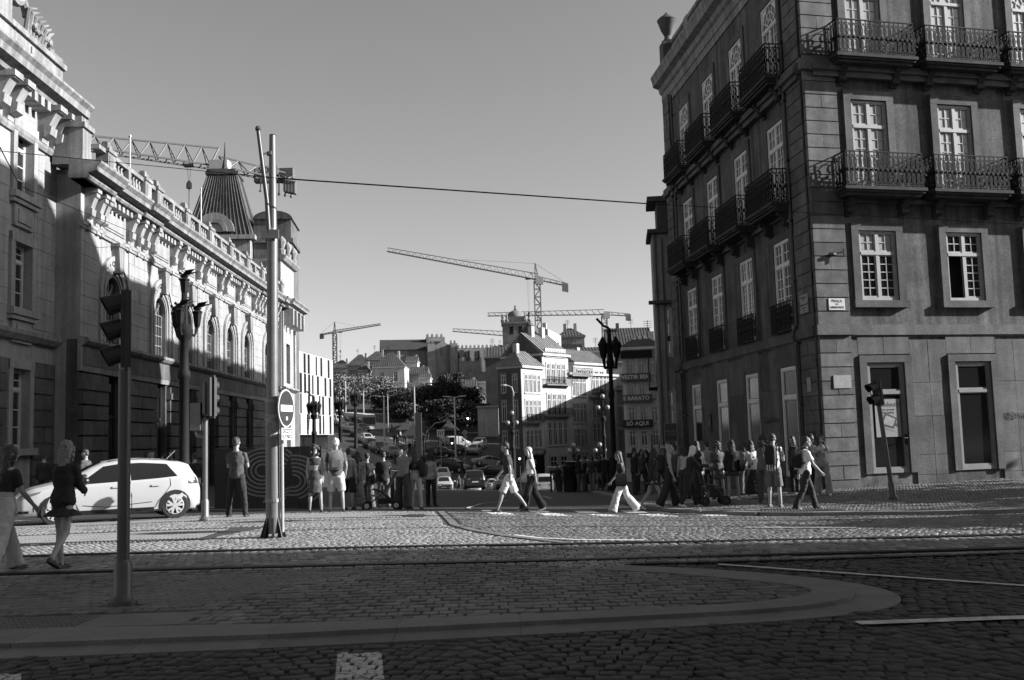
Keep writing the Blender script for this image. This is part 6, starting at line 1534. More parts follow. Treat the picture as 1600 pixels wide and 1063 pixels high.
# ---- foreground women
person('woman at the left edge in a black top and pale wide trousers, seen from behind', 6, 13.38, 1.66, 60, 'walk', ('crop', .012), ('wide', .34), ('long', .02), fine=True, py=890)
person('blonde woman in a short black dress crossing the tracks beside the dark signal pole', 97, 13.5, 1.68, 78, 'cross', ('blouse', .01), ('mini', .01), ('mid', .13), fine=True, py=890)
# ---- people on the sunlit refuge
person('man in a grey T-shirt and dark jeans standing with feet apart before the hoarding', 370, 22.9, 1.78, 85, 'wide', ('tee', .055), ('jeans', .015), ('short', .04), fine=True, py=808)
person('curly-haired woman in a tight sleeveless dress seen from behind on the refuge', 493, 24.6, 1.63, 100, 'stand', ('bra', .03), ('dress', .05), ('curly', .03), py=802)
_, P = person('tall white-haired man in pale shorts seen from behind with a rucksack', 526, 24.9, 1.79, 100, 'stand2', ('tee', .07), ('shorts', .42), ('short', .55), shoes=shoe_m, py=800)
backpack('pale and dark rucksack on the back of the white-haired man', P, .16, 1.15)
person('person in a grey T-shirt and black shorts just right of the white-haired man', 545, 28.6, 1.7, 75, 'stand', ('tee', .17), ('shorts', .012), ('short', .02), py=797)
person('woman in a long dotted dress in the middle of the waiting group', 560, 28.8, 1.62, 95, 'stand', ('tee', dots), ('long', dots), ('mid', .03), py=795)
_, P = person('woman in a dark top with a shoulder bag beside the long dotted dress', 574, 29.4, 1.6, 80, 'stand2', ('tee', .02), ('wide', .1), ('bun', .03), py=793)
bag('dark shoulder bag of the woman beside the dotted dress', P, 1, .02)
_, PS = person('man in a black jacket and grey trousers standing behind the stroller', 600, 30.5, 1.68, 95, 'stand', ('jacket', .008), ('trousers', .1), ('short', .012), py=793)
person('tall man in a grey T-shirt looking down beside the stroller handle', 630, 28.2, 1.78, 70, 'bend', ('tee', .16), ('wide', .035), ('short', .05), py=795)
person('person in a white cap leaning over the stroller', 642, 29.5, 1.72, 200, 'bend', ('tee', .05), ('trousers', .03), ('short', .03), cap=.6, py=794)
_, P = person('long-haired woman in black with pale jeans and a bag, right of the white cap', 650, 28.3, 1.68, 80, 'stand2', ('crop', .012), ('jeans', .32), ('long', .03), py=797)
bag('dark slouchy bag on the back of the woman in pale jeans', P, 1, .015, .2, (.3, .16, .36))
person('dark-haired woman in a grey top and light jeans', 662, 32.4, 1.6, 95, 'stand', ('tank', .08), ('trousers', .2), ('mid', .012), py=790)
person('person in a pale loose shirt at the right end of the kerb group', 674, 32, 1.7, 60, 'stand', ('tee', .26), ('jeans', .012), ('curly', .012), py=790)
# ---- crossing the road
person('man in a dark T-shirt and pale shorts striding left over the crossing', 797, 25.9, 1.82, 180, 'stride', ('tee', .03), ('shorts', .5), ('short', .02), sk=skin, py=800)
_, P = person('woman with long blonde hair, pale top and black flared trousers walking left', 832, 26.6, 1.69, 183, 'walk', ('tank', .55), ('wide', .01), ('long', .42), shoes=shoe_w, py=798)
bag('pale handbag carried by the blonde woman', P, 1, .4, .02, (.28, .1, .24), y=.12)
_, P = person('woman in sunglasses, black top and pale flared trousers striding left', 974, 26.2, 1.62, 180, 'stride', ('crop', .012), ('wide', .42), ('long', .06), shoes=shoe_w, glasses=True, py=802)
bag('large black shoulder bag of the striding woman in sunglasses', P, -1, .01, .06, (.28, .12, .32), y=.04)
_, P = person('woman in a black jacket with bare legs walking right at the pavement corner', 1022, 27.6, 1.68, 10, 'walk2', ('jacket', .01), ('mini', .01), ('long', .012), shoes=shoe_w, py=796)
_, P = person('woman in sleeveless black and wide trousers with one hand at her hair', 1047, 27.0, 1.68, -5, 'armup', ('tank', .01), ('wide', .01), ('bun', .2), shoes=shoe_w, py=798)
_, P = person('white-haired woman in black pushing a wheeled walker', 1080, 26.8, 1.62, 0, 'push', ('jacket', .01), ('trousers', .012), ('mid', .5), shoes=shoe_w, py=797)
PW = P
_, P = person('young man in a pale T-shirt and dark trousers walking right with a rucksack', 1262, 24.1, 1.74, 0, 'walk', ('tee', .6), ('trousers', .02), ('short', .015), sk=skin, fine=True, py=804)
backpack('black rucksack of the young man in the pale T-shirt', P, .012)
_, P = person('man in a boldly striped shirt and grey shorts standing at the kerb', 1211, 25.2, 1.8, 60, 'phone', ('tee', striped), ('shorts', .1), ('short', .02), fine=True, py=786)
backpack('small black rucksack of the man in the striped shirt', P, .012, .8)
person('woman in a pale cropped top and wide pale trousers leaning by the sunlit quoins', 1287, 28.4, 1.66, 250, 'face', ('bra', .4), ('wide', .22), ('mid', .03), shoes=shoe_w, py=766)
person('man in black just behind the striding young man, facing the quoins', 1268, 28.7, 1.7, 300, 'phone', ('tee', .012), ('jeans', .012), ('short', .012), sk=skin_d, py=768)
person('dark figure with long hair between the striped man and the shop window', 1243, 29.6, 1.64, 200, 'stand', ('jacket', .012), ('trousers', .012), ('long', .015), py=764)
person('curly-haired woman talking to the striped man', 1196, 26.6, 1.76, 40, 'stand2', ('tee', .08), ('trousers', .05), ('curly', .015), py=780)
person('woman in a white T-shirt and dark skirt with a long plait, seen from behind', 1178, 28.8, 1.62, 120, 'stand2', ('tee', .42), ('long', .015), ('long', .012), shoes=shoe_w, py=773)
_, P = person('long-haired woman in a dark coat with bare legs and white trainers, seen from behind', 1147, 28.6, 1.68, 95, 'stand', ('jacket', .012), ('mini', .012), ('long', .012), shoes=shoe_w, py=780)
bag('black shoulder bag of the woman in the dark coat', P, 1, .01, .1, (.3, .14, .34))
person('woman in a dark floral blouse in the shade by the shop windows', 1124, 29.8, 1.66, 100, 'stand', ('blouse', floral), ('skirt', floral), ('curly', .015), py=776)
person('man in a pale shirt standing in the shade, seen from behind', 1108, 31, 1.7, 95, 'stand', ('tee', .22), ('trousers', .02), ('short', .015), py=777)
person('tall woman with very long dark hair before the first street-side window', 1092, 30, 1.72, 100, 'stand', ('jacket', .015), ('long', .012), ('long', .01), py=780)
person('woman in a white top partly hidden behind the walker', 1071, 31, 1.6, 110, 'stand', ('tank', .4), ('jeans', .03), ('mid', .015), py=780)
person('person in a dark grey shirt in the gap behind the raised arm', 1058, 31.5, 1.66, 90, 'stand2', ('shirt', .06), ('trousers', .015), ('short', .015), py=782)
person('person in a checked pale top beside the long plait', 1166, 30.5, 1.6, 100, 'phone', ('blouse', .14), ('wide', .1), ('mid', .02), py=772)
# ---- dark bystanders farther off: (px, Y, label, top, bottom, hair, pose)
by = [(904, 48, 'person in black with grey trousers beside the litter bin', ('jacket', .01), ('trousers', .06), ('long', .01), 'stand2'), (915, 49, 'person in a dark jacket under the shelter roof, left of the pale trousers', ('jacket', .015), ('trousers', .05), ('short', .01), 'stand'),
 (926, 47, 'woman in grey trousers and pale shoes under the shelter', ('tee', .03), ('jeans', .12), ('long', .015), 'walk'), (938, 48, 'person in pale shorts right of the shelter', ('tee', .012), ('shorts', .2), ('mid', .012), 'stand'), (946, 47, 'seated-looking dark person beside the pale shorts', ('jacket', .015), ('trousers', .03), ('short', .01), 'phone'),
 (955, 52, 'dark person in front of the lantern post foot', ('jacket', .01), ('trousers', .015), ('mid', .01), 'stand'), (872, 58, 'dark person left of the litter bin', ('tee', .02), ('jeans', .03), ('short', .01), 'walk'), (880, 60, 'person in a pale strap top left of the shelter', ('tank', .12), ('jeans', .02), ('long', .02), 'stand'),
 (992, 36, 'dark person standing behind the striding woman in sunglasses', ('jacket', .012), ('trousers', .02), ('short', .01), 'stand'), (1003, 38, 'person in a grey top behind the bare-legged woman', ('tee', .06), ('jeans', .03), ('mid', .012), 'stand2'), (1012, 40, 'dark figure in the shadow by the street corner', ('jacket', .01), ('trousers', .012), ('short', .01), 'stand'), (1034, 36, 'dark figure behind the two women in black', ('tee', .03), ('trousers', .02), ('short', .012), 'stand'),
 (304, 28.5, 'dark man standing beside the slim signal pole in the station shade', ('jacket', .008), ('trousers', .02), ('short', .01), 'stand'), (228, 33, 'dark long-haired person behind the car roof', ('jacket', .012), ('trousers', .02), ('mid', .01), 'stand'), (258, 36, 'person in a grey coat in the station shade', ('jacket', .04), ('trousers', .02), ('short', .03), 'stand2'), (270, 35, 'woman in the station shade beside the grey coat', ('tee', .05), ('jeans', .03), ('long', .02), 'phone'),
 (134, 31, 'person in a pale patterned shirt and hat behind the car windscreen', ('shirt', floral), ('trousers', .03), ('short', .05), 'stand'), (68, 33, 'dark figure against the station wall behind the car bonnet', ('jacket', .01), ('trousers', .02), ('short', .01), 'stand'),
 (405, 38, 'dark head showing over the hoarding left of the steel pole', ('jacket', .02), ('trousers', .02), ('short', .02), 'stand'), (388, 37, 'head of a bystander over the hoarding beside the man in grey', ('tee', .06), ('trousers', .02), ('mid', .02), 'stand'), (452, 41, 'bystander in a dark jacket beyond the hoarding', ('jacket', .015), ('trousers', .02), ('short', .02), 'stand'), (464, 40, 'bystander in a pale shirt beyond the hoarding, by the white building', ('tee', .35), ('trousers', .02), ('short', .02), 'walk'), (476, 43, 'dark bystander right of the pale shirt beyond the hoarding', ('jacket', .012), ('trousers', .02), ('long', .01), 'stand')]
for px, Y, lab, tp_, bt_, hr_, ps in by:
    person(lab, px, Y, rnd.uniform(1.6, 1.78), rnd.choice([80, 100, 170, 10, 250, 290]), ps, tp_, bt_, hr_, sk=skin_d if px > 600 else skin, py=760)
# ---- walkers on the far plaza: three built, the rest copies
plz = [(616, 686, 150), (621, 688, 148), (626, 684, 156), (634, 691, 150), (640, 701, 138), (645, 700, 140), (649, 698, 143), (660, 694, 150), (681, 705, 128), (692, 700, 140), (698, 701, 140), (704, 703, 138), (617, 702, 118), (721, 716, 118), (725, 712, 122), (717, 745, 92), (728, 738, 104), (741, 726, 116), (612, 676, 168), (668, 690, 160)]
proto = []
for i in range(3):
    px, py, Y = plz[i]
    t, P = person('', px, Y, 1.72, (80, 260, 170)[i], ('walk', 'stand', 'walk2')[i], (('tee', .03), ('jacket', .012), ('tee', .25))[i], ('jeans', .03), ('short', .015), sk=skin_d, py=py, group='walkers on the far plaza')
    proto.append(t)
wl_ = ['dark walker on the far plaza, leftmost by the bus', 'walker in a black jacket beside the bus front', 'pale-shirted walker near the small grey tent', 'lone dark walker before the small grey tent', 'dark walker left of the totem', 'pale-shirted walker left of the totem', 'dark walker close to the totem foot', 'walker in a black jacket right of the totem', 'pale-shirted walker crossing before the white board', 'dark walker under the white board', 'black-jacketed walker beside the lit pedestrian signal', 'pale-shirted walker behind the dark crossing car', 'dark rider-like figure above the hill queue', 'black-jacketed figure left of the ramp cars', 'pale-shirted figure at the foot of the ramp', 'dark figure on the road right of the pale queue', 'black-jacketed figure beyond the black tall car', 'pale figure beside the ramp junction', 'dark figure right of the bus', 'black-jacketed figure under the trees']
# ---- stroller and walker
def stroller(label, x, y, rz, v):
    t = thing('stroller', label, 'stroller', (x, y, g(x, y)), rz)
    b = MB(); 
    for s in (-.22, .22): b.tube([(-.38, s, .12), (.1, s, .52), (.42, s, 1.02), (.5, s, 1.05)], .018, 6); b.tube([(.42, s, .12), (.0, s, .5), (-.25, s, .58)], .018, 6)
    b.tube([(.5, -.22, 1.05), (.5, .22, 1.05)], .025, 6); b.tube([(.42, -.22, .12), (.42, .22, .12)], .015, 6); b.build('frame', steel_d, t)
    b = MB(); b.add([(-.3, -.2, .42), (-.3, .2, .42), (.05, .2, .4), (.05, -.2, .4), (.34, .2, .95), (.34, -.2, .95), (-.28, -.2, .38), (-.28, .2, .38), (.1, .2, .34), (.1, -.2, .34), (.4, .2, .92), (.4, -.2, .92)], [(0, 1, 2, 3), (3, 2, 4, 5), (7, 6, 9, 8), (8, 9, 11, 10), (0, 3, 9, 6), (3, 5, 11, 9), (1, 7, 8, 2), (2, 8, 10, 4), (4, 10, 11, 5), (0, 6, 7, 1)]); b.build('seat', cloth(v), t)
    b = MB(); b.loft([[(.34 + .3 * math.cos(a) * -1 * f, y_, .95 + .28 * math.sin(a) * f) for y_ in (-.22, -.1, .1, .22)] for f in (1,) for a in [.1, .5, .9, 1.3, 1.7]], False, False); b.build('hood', cloth(.012), t)
    b = MB().box(-.1, .3, -.18, .18, .16, .3); b.build('basket', cloth(.02), t)
    for xx in (-.4, .42):
        for s in (-.24, .24):
            w_ = MB().tube([(xx, s - .02, .12), (xx, s + .02, .12)], .12, 16).build('wheel', tyre, t); MB().tube([(xx, s - .024, .12), (xx, s + .024, .12)], .07, 12).build('rim', steel_l, w_)
    return t
sp = at(598, 796, 28.6); stroller('dark baby stroller with a pale seat back standing at the kerb group', sp.x, 28.4, R_(4), .25)
RW = thing('wheeled_walker', 'dark wheeled walker pushed by the white-haired woman', 'walker', (at(1112, 790, 27).x, 27.0, g(5.3, 27) + .065)); b = MB()
for s in (-.25, .25): b.tube([(-.42, s, .93), (-.3, s, .93), (-.18, s, .5), (-.22, s, .13)], .017, 6); b.tube([(-.24, s, .6), (.1, s, .5), (.34, s, .12)], .017, 6)
b.tube([(-.18, -.25, .5), (-.18, .25, .5)], .015, 6); b.tube([(.1, -.25, .5), (.1, .25, .5)], .015, 6); b.build('frame', steel_d, RW); MB().box(-.18, .1, -.22, .22, .48, .54).build('seat', black, RW); MB().box(.0, .3, -.2, .2, .22, .45).build('basket', cloth(.015), RW)
for xx in (-.22, .34):
    for s in (-.27, .27): w_ = MB().tube([(xx, s - .018, .13), (xx, s + .018, .13)], .13, 16).build('wheel', tyre, RW); MB().tube([(xx, s - .022, .13), (xx, s + .022, .13)], .05, 8).build('rim', steel_d, w_)
flush()
index_kids()
for i, (px, py, Y) in enumerate(plz):
    t = proto[i] if i < 3 else copy_tree(proto[i % 3]); p = at(px, py, Y); t.location = (p.x, Y, g(p.x, Y)); t['label'] = wl_[i]
    if i >= 3: t.rotation_euler = (0, 0, rnd.uniform(0, 6)); t['group'] = 'walkers on the far plaza'
for o in bpy.data.objects:
    if '_k' in o: del o['_k']
# ================================================================ THE TOWN BEHIND
wall_w = mk('whitewash', .36, .85, .2, .5, .1, 6, streak=.25); wall_g = mk('grey_render', .24, .85, .25, .5, .1, 6, streak=.25); wall_t = mk('tiled_front', .42, .6, .2, .6); wall_s = mk('old_granite', .15, .9, .35, .4, .3, 4, streak=.3); wall_d = mk('dark_render_and_shaded_sides', .07, .9, .3, .5, streak=.2)
_wm = {}
def small_window(wd, ht, arch=False, dark=False):
    k = (round(wd, 2), round(ht, 2), arch, dark)
    if k not in _wm:
        b = MB(); t = .09; W = wd / 2
        b.box(-W - .12, -W, -.08, .06, 0, ht); b.box(W, W + .12, -.08, .06, 0, ht); b.box(-W - .16, W + .16, -.1, .06, ht, ht + .16); b.box(-W - .16, W + .16, -.14, .06, -.12, 0)
        fr = b.mesh('window'); fr.materials.append(wall_s if dark else wall_w)
        c = MB(); c.box(-W, -W + t, -.05, 0, 0, ht); c.box(W - t, W, -.05, 0, 0, ht); c.box(-.04, .04, -.05, 0, 0, ht); c.box(-W + t, W - t, -.045, 0, ht * .7, ht * .7 + .08); c.box(-W + t, W - t, -.045, 0, ht - t, ht); c.box(-W + t, W - t, -.045, 0, 0, t)
        sm = c.mesh('sash'); sm.materials.append(paint_w if not dark else paint_g)
        p = MB().box(-W, W, -.02, -.005, 0, ht).mesh('pane'); p.materials.append(glass_d); _wm[k] = (fr, sm, p)
    return _wm[k]
def townhouse(label, pL, pR, depth, zb, ze, floors, m=wall_w, roof='hip', rh=2.2, rm=roof_t, name='townhouse', cat='house', balc=(), dark=False, margin=.6, group=None, sash=True, side=None, chim=0, dside=None):
    d = Vector((pR[0] - pL[0], pR[1] - pL[1])); L = d.length; a = math.atan2(d.y, d.x)
    T = thing(name, label, cat, (pL[0], pL[1], zb), a, group)
    H = ze - zb
    MB().box(0, L, 0, depth, -4, H).build('wall', m, T)
    MB().box(-.2, L + .2, -.35, depth + .2, H, H + .3).build('cornice', wall_s if dark else m, T)
    o = .35; b = MB()
    if dside: MB().prism([(-.02, -3), (depth + .02, -3), (depth + .02, H)] + ([(depth / 2, H + rh - .12)] if roof == 'gable' else []) + [(-.02, H)], -.12, -.004, 'x').build('side_wall', dside, T)  # dark slab puts the unlit side's shade into the wall colour
    if roof == 'hip': i = min(L, depth) * .42; b.add([(-o, -o, H + .3), (L + o, -o, H + .3), (L + o, depth + o, H + .3), (-o, depth + o, H + .3), (i, depth / 2, H + rh), (L - i, depth / 2, H + rh)], [(0, 1, 5, 4), (1, 2, 5), (2, 3, 4, 5), (3, 0, 4), (3, 2, 1, 0)])
    elif roof == 'gable': b.prism([(-o, H + .3), (depth + o, H + .3), (depth / 2, H + rh)], -.05, L + .05, 'x')
    elif roof == 'gable_front': b.prism([(-o, H + .3), (L + o, H + .3), (L / 2, H + rh)], -.1, depth, 'y')
    if b.v: 
        r = b.build('roof', rm, T)
        if roof in ('hip', 'gable'):
            t_ = MB(); n = int(L / .55)
            for k in range(n + 1):
                x = L * k / n; f = 1.0 if roof == 'gable' else max(0, min(1, min(x + o, L - x + o) / (i + o)))
                t_.beam((x, -o, H + .33), (x, -o + (depth / 2 + o) * f, H + .33 + (rh - .3) * f), .16, .08)
            t_.build('tile_ridges', rm, T, kind='stuff')
    for c in range(chim): MB().box(L * (.25 + .4 * c), L * (.25 + .4 * c) + .6, depth * .4, depth * .4 + .6, H + .3, H + rh + .9).build('chimney', m, T)
    if roof != 'none':
        ax = L * rnd.uniform(.3, .7); b = MB().beam((ax, depth * .5, H + rh * .6), (ax, depth * .5, H + rh + 1.8), .07)
        for q in range(4): b.beam((ax - .5, depth * .5, H + rh + .9 + .25 * q), (ax + .5, depth * .5, H + rh + .9 + .25 * q), .04)
        b.build('aerial', iron, T)
        if not chim: MB().box(L * .7, L * .7 + .6, depth * .55, depth * .55 + .7, H + .3, H + rh + .5).build('chimney', m, T)
    for z0, h, n, wd in floors:
        fr, sm, p = small_window(wd, h, dark=dark); frs = small_window(wd, h, dark=True)[0]  # side frames use the darker set to suit the shade-coloured wall
        for k in range(n):
            x = margin + (L - 2 * margin) * (k + .5) / n
            o_ = put('window', fr, None, T, (x, 0, z0)); put('pane', p, None, o_)
            if sash: put('sash', sm, None, o_)
        if side:
            for k in range(side):
                y = depth * (k + .5) / side; o_ = put('window', frs, None, T, (-.12, y, z0), -PI / 2); put('pane', p, None, o_); put('sash', sm, None, o_)
    for z0, x0, x1 in balc:
        b = MB(); b.box(x0, x1, -.7, 0, z0 - .15, z0); sl = b.build('balcony', wall_s, T); r = MB(); r.beam((x0, -.66, z0 + .95), (x1, -.66, z0 + .95), .06)
        n = int((x1 - x0) / .2)
        for k in range(n + 1): x = x0 + (x1 - x0) * k / n; r.beam((x, -.66, z0), (x, -.66, z0 + .95), .045)
        r.build('railing', iron, sl)
    return T, L, H
def house_px(label, pl, pr, yb, ye, YL, YR, depth, floors, **kw):
    a, c = at(pl, yb, YL), at(pr, yb, YR); zt = at((pl + pr) / 2, ye, (YL + YR) / 2).z; zb = min(g(a.x, a.y), g(c.x, c.y))
    if 'zb' in kw: zb = kw.pop('zb')
    return townhouse(label, (a.x, a.y), (c.x, c.y), depth, zb, zt, floors, **kw)
# corner tourist house: left face coloured dark for its shade, white right face in the sun
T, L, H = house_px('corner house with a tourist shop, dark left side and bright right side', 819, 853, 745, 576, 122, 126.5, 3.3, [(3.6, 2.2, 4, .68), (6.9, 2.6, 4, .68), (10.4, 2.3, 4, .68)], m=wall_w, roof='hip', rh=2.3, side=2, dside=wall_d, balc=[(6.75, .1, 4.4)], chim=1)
sgn = mk('shop_letters', .5, .6, 0)
MB().box(.1, L - .1, -.2, -.01, 2.7, 3.3).build('shop_fascia', wall_d, T); MB().box(.3, L - .3, -.06, .1, -.5, 2.65).build('shopfront', glass_d, T)
put('lettering', text('TOURIST POINT', .52, bold=True), sgn, T, (L / 2, -.21, 3.0))
o = put('lettering', text('TOURIST\nSERVICES', .34, bold=True), sgn, T, (-.13, 1.65, 3.0)); o.rotation_euler = (0, 0, -PI / 2)
b = MB(); disc(b, .34, -.14, -.11, 16, (1.6, 1.9)); disc(b, .34, -.14, -.11, 16, (2.5, 1.9)); b.build('shop_roundel', plate_old, T)
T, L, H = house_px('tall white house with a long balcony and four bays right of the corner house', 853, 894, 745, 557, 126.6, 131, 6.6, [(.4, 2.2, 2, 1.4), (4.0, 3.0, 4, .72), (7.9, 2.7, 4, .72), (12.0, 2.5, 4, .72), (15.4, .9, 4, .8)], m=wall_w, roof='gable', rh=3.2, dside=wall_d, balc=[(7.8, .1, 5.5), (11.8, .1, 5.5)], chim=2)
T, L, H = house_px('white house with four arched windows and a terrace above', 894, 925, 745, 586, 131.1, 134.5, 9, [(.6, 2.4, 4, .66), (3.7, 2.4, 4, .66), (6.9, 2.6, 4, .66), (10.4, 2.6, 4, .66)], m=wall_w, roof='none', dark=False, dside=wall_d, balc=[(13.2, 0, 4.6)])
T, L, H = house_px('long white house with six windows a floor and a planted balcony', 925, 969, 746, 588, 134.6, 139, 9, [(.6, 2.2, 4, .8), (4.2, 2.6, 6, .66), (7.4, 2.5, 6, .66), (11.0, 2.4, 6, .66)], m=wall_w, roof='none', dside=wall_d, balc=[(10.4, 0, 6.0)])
house_px('set-back attic storey with a tiled roof above the terrace houses', 897, 948, 600, 571, 138, 144, 6, [(10.5, 1.6, 5, 1.0)], m=wall_w, roof='gable', rh=2.4, zb=-1.5)
house_px('narrow dark house squeezed between the white row and the lettered house', 966, 981, 748, 610, 133, 133.5, 8, [(4.0, 2.2, 2, .6), (7.0, 2.2, 2, .6), (10.0, 2.0, 2, .6)], m=wall_g, roof='none', dark=True)
# lettered house
a, c = at(979, 748, 112), at(1040, 748, 111.3); zb = min(g(a.x, a.y), g(c.x, c.y)); zs = [at(1000, y, 113).z - zb for y in (697, 660, 623, 586)]
LH, L, H = townhouse('narrow tiled house with lettered balconies reading VESTIR BEM E BARATO SÓ AQUI', (a.x, a.y), (c.x, c.y), 9, zb, at(1000, 548, 113).z, [(z, 1.75, 3, .72) for z in zs], m=wall_t, roof='hip', rh=2, margin=.25, rm=roof_d)
for s, y, inv in (('VESTIR BEM', 590, 0), ('E BARATO', 623, 0), ('SÓ AQUI', 662, 1)):
    z = at(1000, y, 112).z - zb; bo = MB().box(-.1, 3.2, -.85, -.78, z - .42, z + .42).build('sign_board', black if inv else wall_d, LH)
    put('lettering', text(s, .62, bold=True), sgn, bo, (1.5, -.855, z)); MB().box(-.1, 3.2, -.78, 0, z - .45, z - .36).build('balcony', wall_s, LH)
MB().box(-.1, 3.4, -.8, 0, at(1000, 553, 112).z - zb - .5, at(1000, 553, 112).z - zb + .3).build('top_balcony', iron, LH)
MB().box(.2, 3.6, -1.2, -.02, 2.7, 3.2).build('shop_awning', black, LH)
# neighbour of the corner building with round lanterns
NB = thing('narrow_building', 'narrow plain building stepping out beyond the corner building, with three round lanterns', 'building', (6.95, 47.7, -1), R_(-6))
b = MB(); wall_bands(b, [(-2, 1.5, []), (1.5, 4.6, [(.45, 1.05)]), (4.6, 6.2, []), (6.2, 8.6, [(.45, 1.05)]), (8.6, 12.2, [])], 0, 1.5, 0, .3); b.box(0, 1.5, .3, 2.6, -2, 12.2); b.build('wall', wall_g, NB)
b = MB(); b.box(-.22, 1.6, -.3, 2.7, 12.2, 12.4); b.box(-.15, 1.5, .3, 2.6, 13.9, 14.15); b.box(.3, 1.5, .5, 2.6, 12.4, 13.9); b.build('eaves', wall_d, NB); MB().box(-.3, 1.6, -.35, 0, 8.75, 8.9).build('cornice', wall_d, NB)
RB_ = thing('hidden_shade_house', 'tall hidden house added behind the narrow building to cast shade', 'house', (15, 62, -2), 0); MB().box(-3, 3, -13, 13, -1, 21).build('wall', plaster_r, RB_); MB().box(-3.3, 3.3, -13.3, 13.3, 21, 21.5).build('roof', roof_t, RB_)  # hidden volume added for its shade on the station front
RD_ = thing('hidden_shade_house', 'hidden house added to the right to shade the lettered house', 'house', (25, 106, -4), 0); MB().box(-4, 4, -8, 8, -1, 19).build('wall', plaster_r, RD_); MB().box(-4.2, 4.2, -8.2, 8.2, 19, 19.5).build('roof', roof_t, RD_)  # unseen house added to keep the lettered front in shade
RC_ = thing('hidden_shade_house', 'broad hidden house added behind the lettered house to cast shade', 'house', (26, 134, -4), 0); MB().box(-4, 4, -17, 17, -1, 16).build('wall', plaster_r, RC_); MB().box(-4.2, 4.2, -17.2, 17.2, 16, 16.4).build('roof', roof_t, RC_)  # unseen house added to shade the lower half of the white row
b = MB(); b.box(.1, .16, -.08, 0, -1, 12.2); b.box(.42, .47, -.08, 0, -1, 12); b.build('rain_pipe', steel_d, NB)
for z, h in ((1.5, 3.1), (6.2, 2.4)):
    wb, pn = win_mesh(.6, h, h * .72, 1, 1, 3); o = wb.build('window', paint_w, NB, loc=(.75, .05, z)); panes(o, pn, glass, True)
MB().box(-.06, 1.0, -.6, 0, .2, 1.35).build('shop_canopy', steel_d, NB)
b = MB()
for z0 in (1.0, 4.7): b.box(-.4, 0, 1.0, 2.5, z0, z0 + .12); b.box(-.4, -.36, 1.0, 2.5, z0, z0 + 1.5)
b.build('street_balcony', iron, NB)
for i, (px, py, lab) in enumerate(((1042, 530, 'round hanging lantern, highest of the three by the narrow building'), (1043, 567, 'round hanging lantern, middle of the three by the narrow building'), (1045, 607, 'round hanging lantern, lowest of the three by the narrow building'))):
    p = at(px, py, 48); t = thing('round_lantern', lab, 'lantern', p, group='round lanterns by the narrow building'); MB().ball((0, 0, 0), .31, 16, 12).build('shade', mk('lantern_shade', .035, .6, .2, 9), t, smooth=True); MB().tube([(0, 0, .3), (.05, .3, .42), (.3, 1.2, .45)], .02, 5).build('arm', iron, t)
p = at(1048, 676, 46); t = thing('shop_sign', 'framed sign reading VIVO VIVO on the narrow building shopfront', 'sign', p, R_(3)); MB().box(-.3, .3, 0, .05, -.43, .43).build('board', wall_d, t); b = MB(); b.box(-.3, .3, -.01, 0, .4, .43); b.box(-.3, .3, -.01, 0, -.43, -.4); b.box(-.3, -.27, -.01, 0, -.4, .4); b.box(.27, .3, -.01, 0, -.4, .4); b.build('border', plate_old, t)
put('lettering', text('VIVO VIVO', .12, bold=True), plate_old, t, (0, -.006, .05)); put('lettering', text('BURGUER', .09, bold=True), plate_old, t, (0, -.006, -.1))
# houses of the upper rows
def block(label, pl, pr, yt, Y, depth, m, roof, rh, floors=(), rm=roof_d, zb=None, YR=None, **kw):
    return house_px(label, pl, pr, yt, yt, Y, YR or Y, depth, list(floors), m=m, roof=roof, rh=rh, rm=rm, zb=zb if zb is not None else at(pl, yt, Y).z - 12, **kw)
zt_ = at(830, 545, 160).z
T, L, H = townhouse('tall house with a dark gable and a bright white side rising behind the corner house', (.05, 161.2), (5.35, 160), 12, zt_ - 14, zt_, [], m=wall_w, roof='gable_front', rh=4.4, rm=roof_d)
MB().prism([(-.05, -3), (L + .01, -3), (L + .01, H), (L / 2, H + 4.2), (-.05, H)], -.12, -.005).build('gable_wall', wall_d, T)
MB().box(L + .3, L + .5, 0, 12, H, H + 3.1).box(L, L + .3, .01, 12, H - .01, H + 3.1).build('side_wall', wall_w, T)
b = MB()
for k in range(3): b.box(L + .5, L + .53, 2 + 3.2 * k, 3.2 + 3.2 * k, H - .2, H + 1.7)
b.each('window', glass_d, T)
block('rooftop glass veranda house on the skyline', 872, 913, 528, 200, 9, wall_g, 'hip', 2.4, [(7.5, 3.0, 5, .9)], dark=True, chim=2)
block('blank grey wall house behind the tiled roof', 872, 906, 548, 175, 9, wall_g, 'none', 0, [(7, 1.6, 1, .8)])
block('grey house with a sloping roof behind the lantern post', 903, 962, 551, 178, 10, wall_g, 'gable', 1.4, [], chim=0)
block('dark tiled-roof house on the skyline right of the lantern post', 950, 1022, 548, 190, 12, wall_d, 'gable', 5.0, [], chim=1)
block('low grey house between the lantern post and the lettered house', 935, 982, 568, 150, 8, wall_g, 'none', 0)
block('dark lean-to roof house beside the corner house', 758, 790, 560, 190, 9, wall_d, 'gable', 2.5, dark=True)
block('small white house with a sunlit gable below the cloister wall', 741, 786, 598, 230, 9, wall_w, 'gable_front', 3.2, [(9.5, 1.6, 3, .8)])
block('white house with a small balcony on the hill', 583, 632, 575, 265, 11, wall_w, 'hip', 4.5, [(4, 2.4, 2, 1.1), (8.2, 2.6, 2, 1.1)], rm=roof_d)
block('taller pale house behind the hill balcony house', 572, 600, 563, 285, 10, wall_g, 'hip', 3, [(5, 2.2, 3, 1.0), (9, 2.2, 3, 1.0)], dark=False)
block('grey hill house with three windows under the fortified church', 631, 668, 586, 285, 9, wall_g, 'gable', 2.6, [(6.2, 2.2, 3, 1.2), (2.4, 2.2, 3, 1.2)], dark=True)
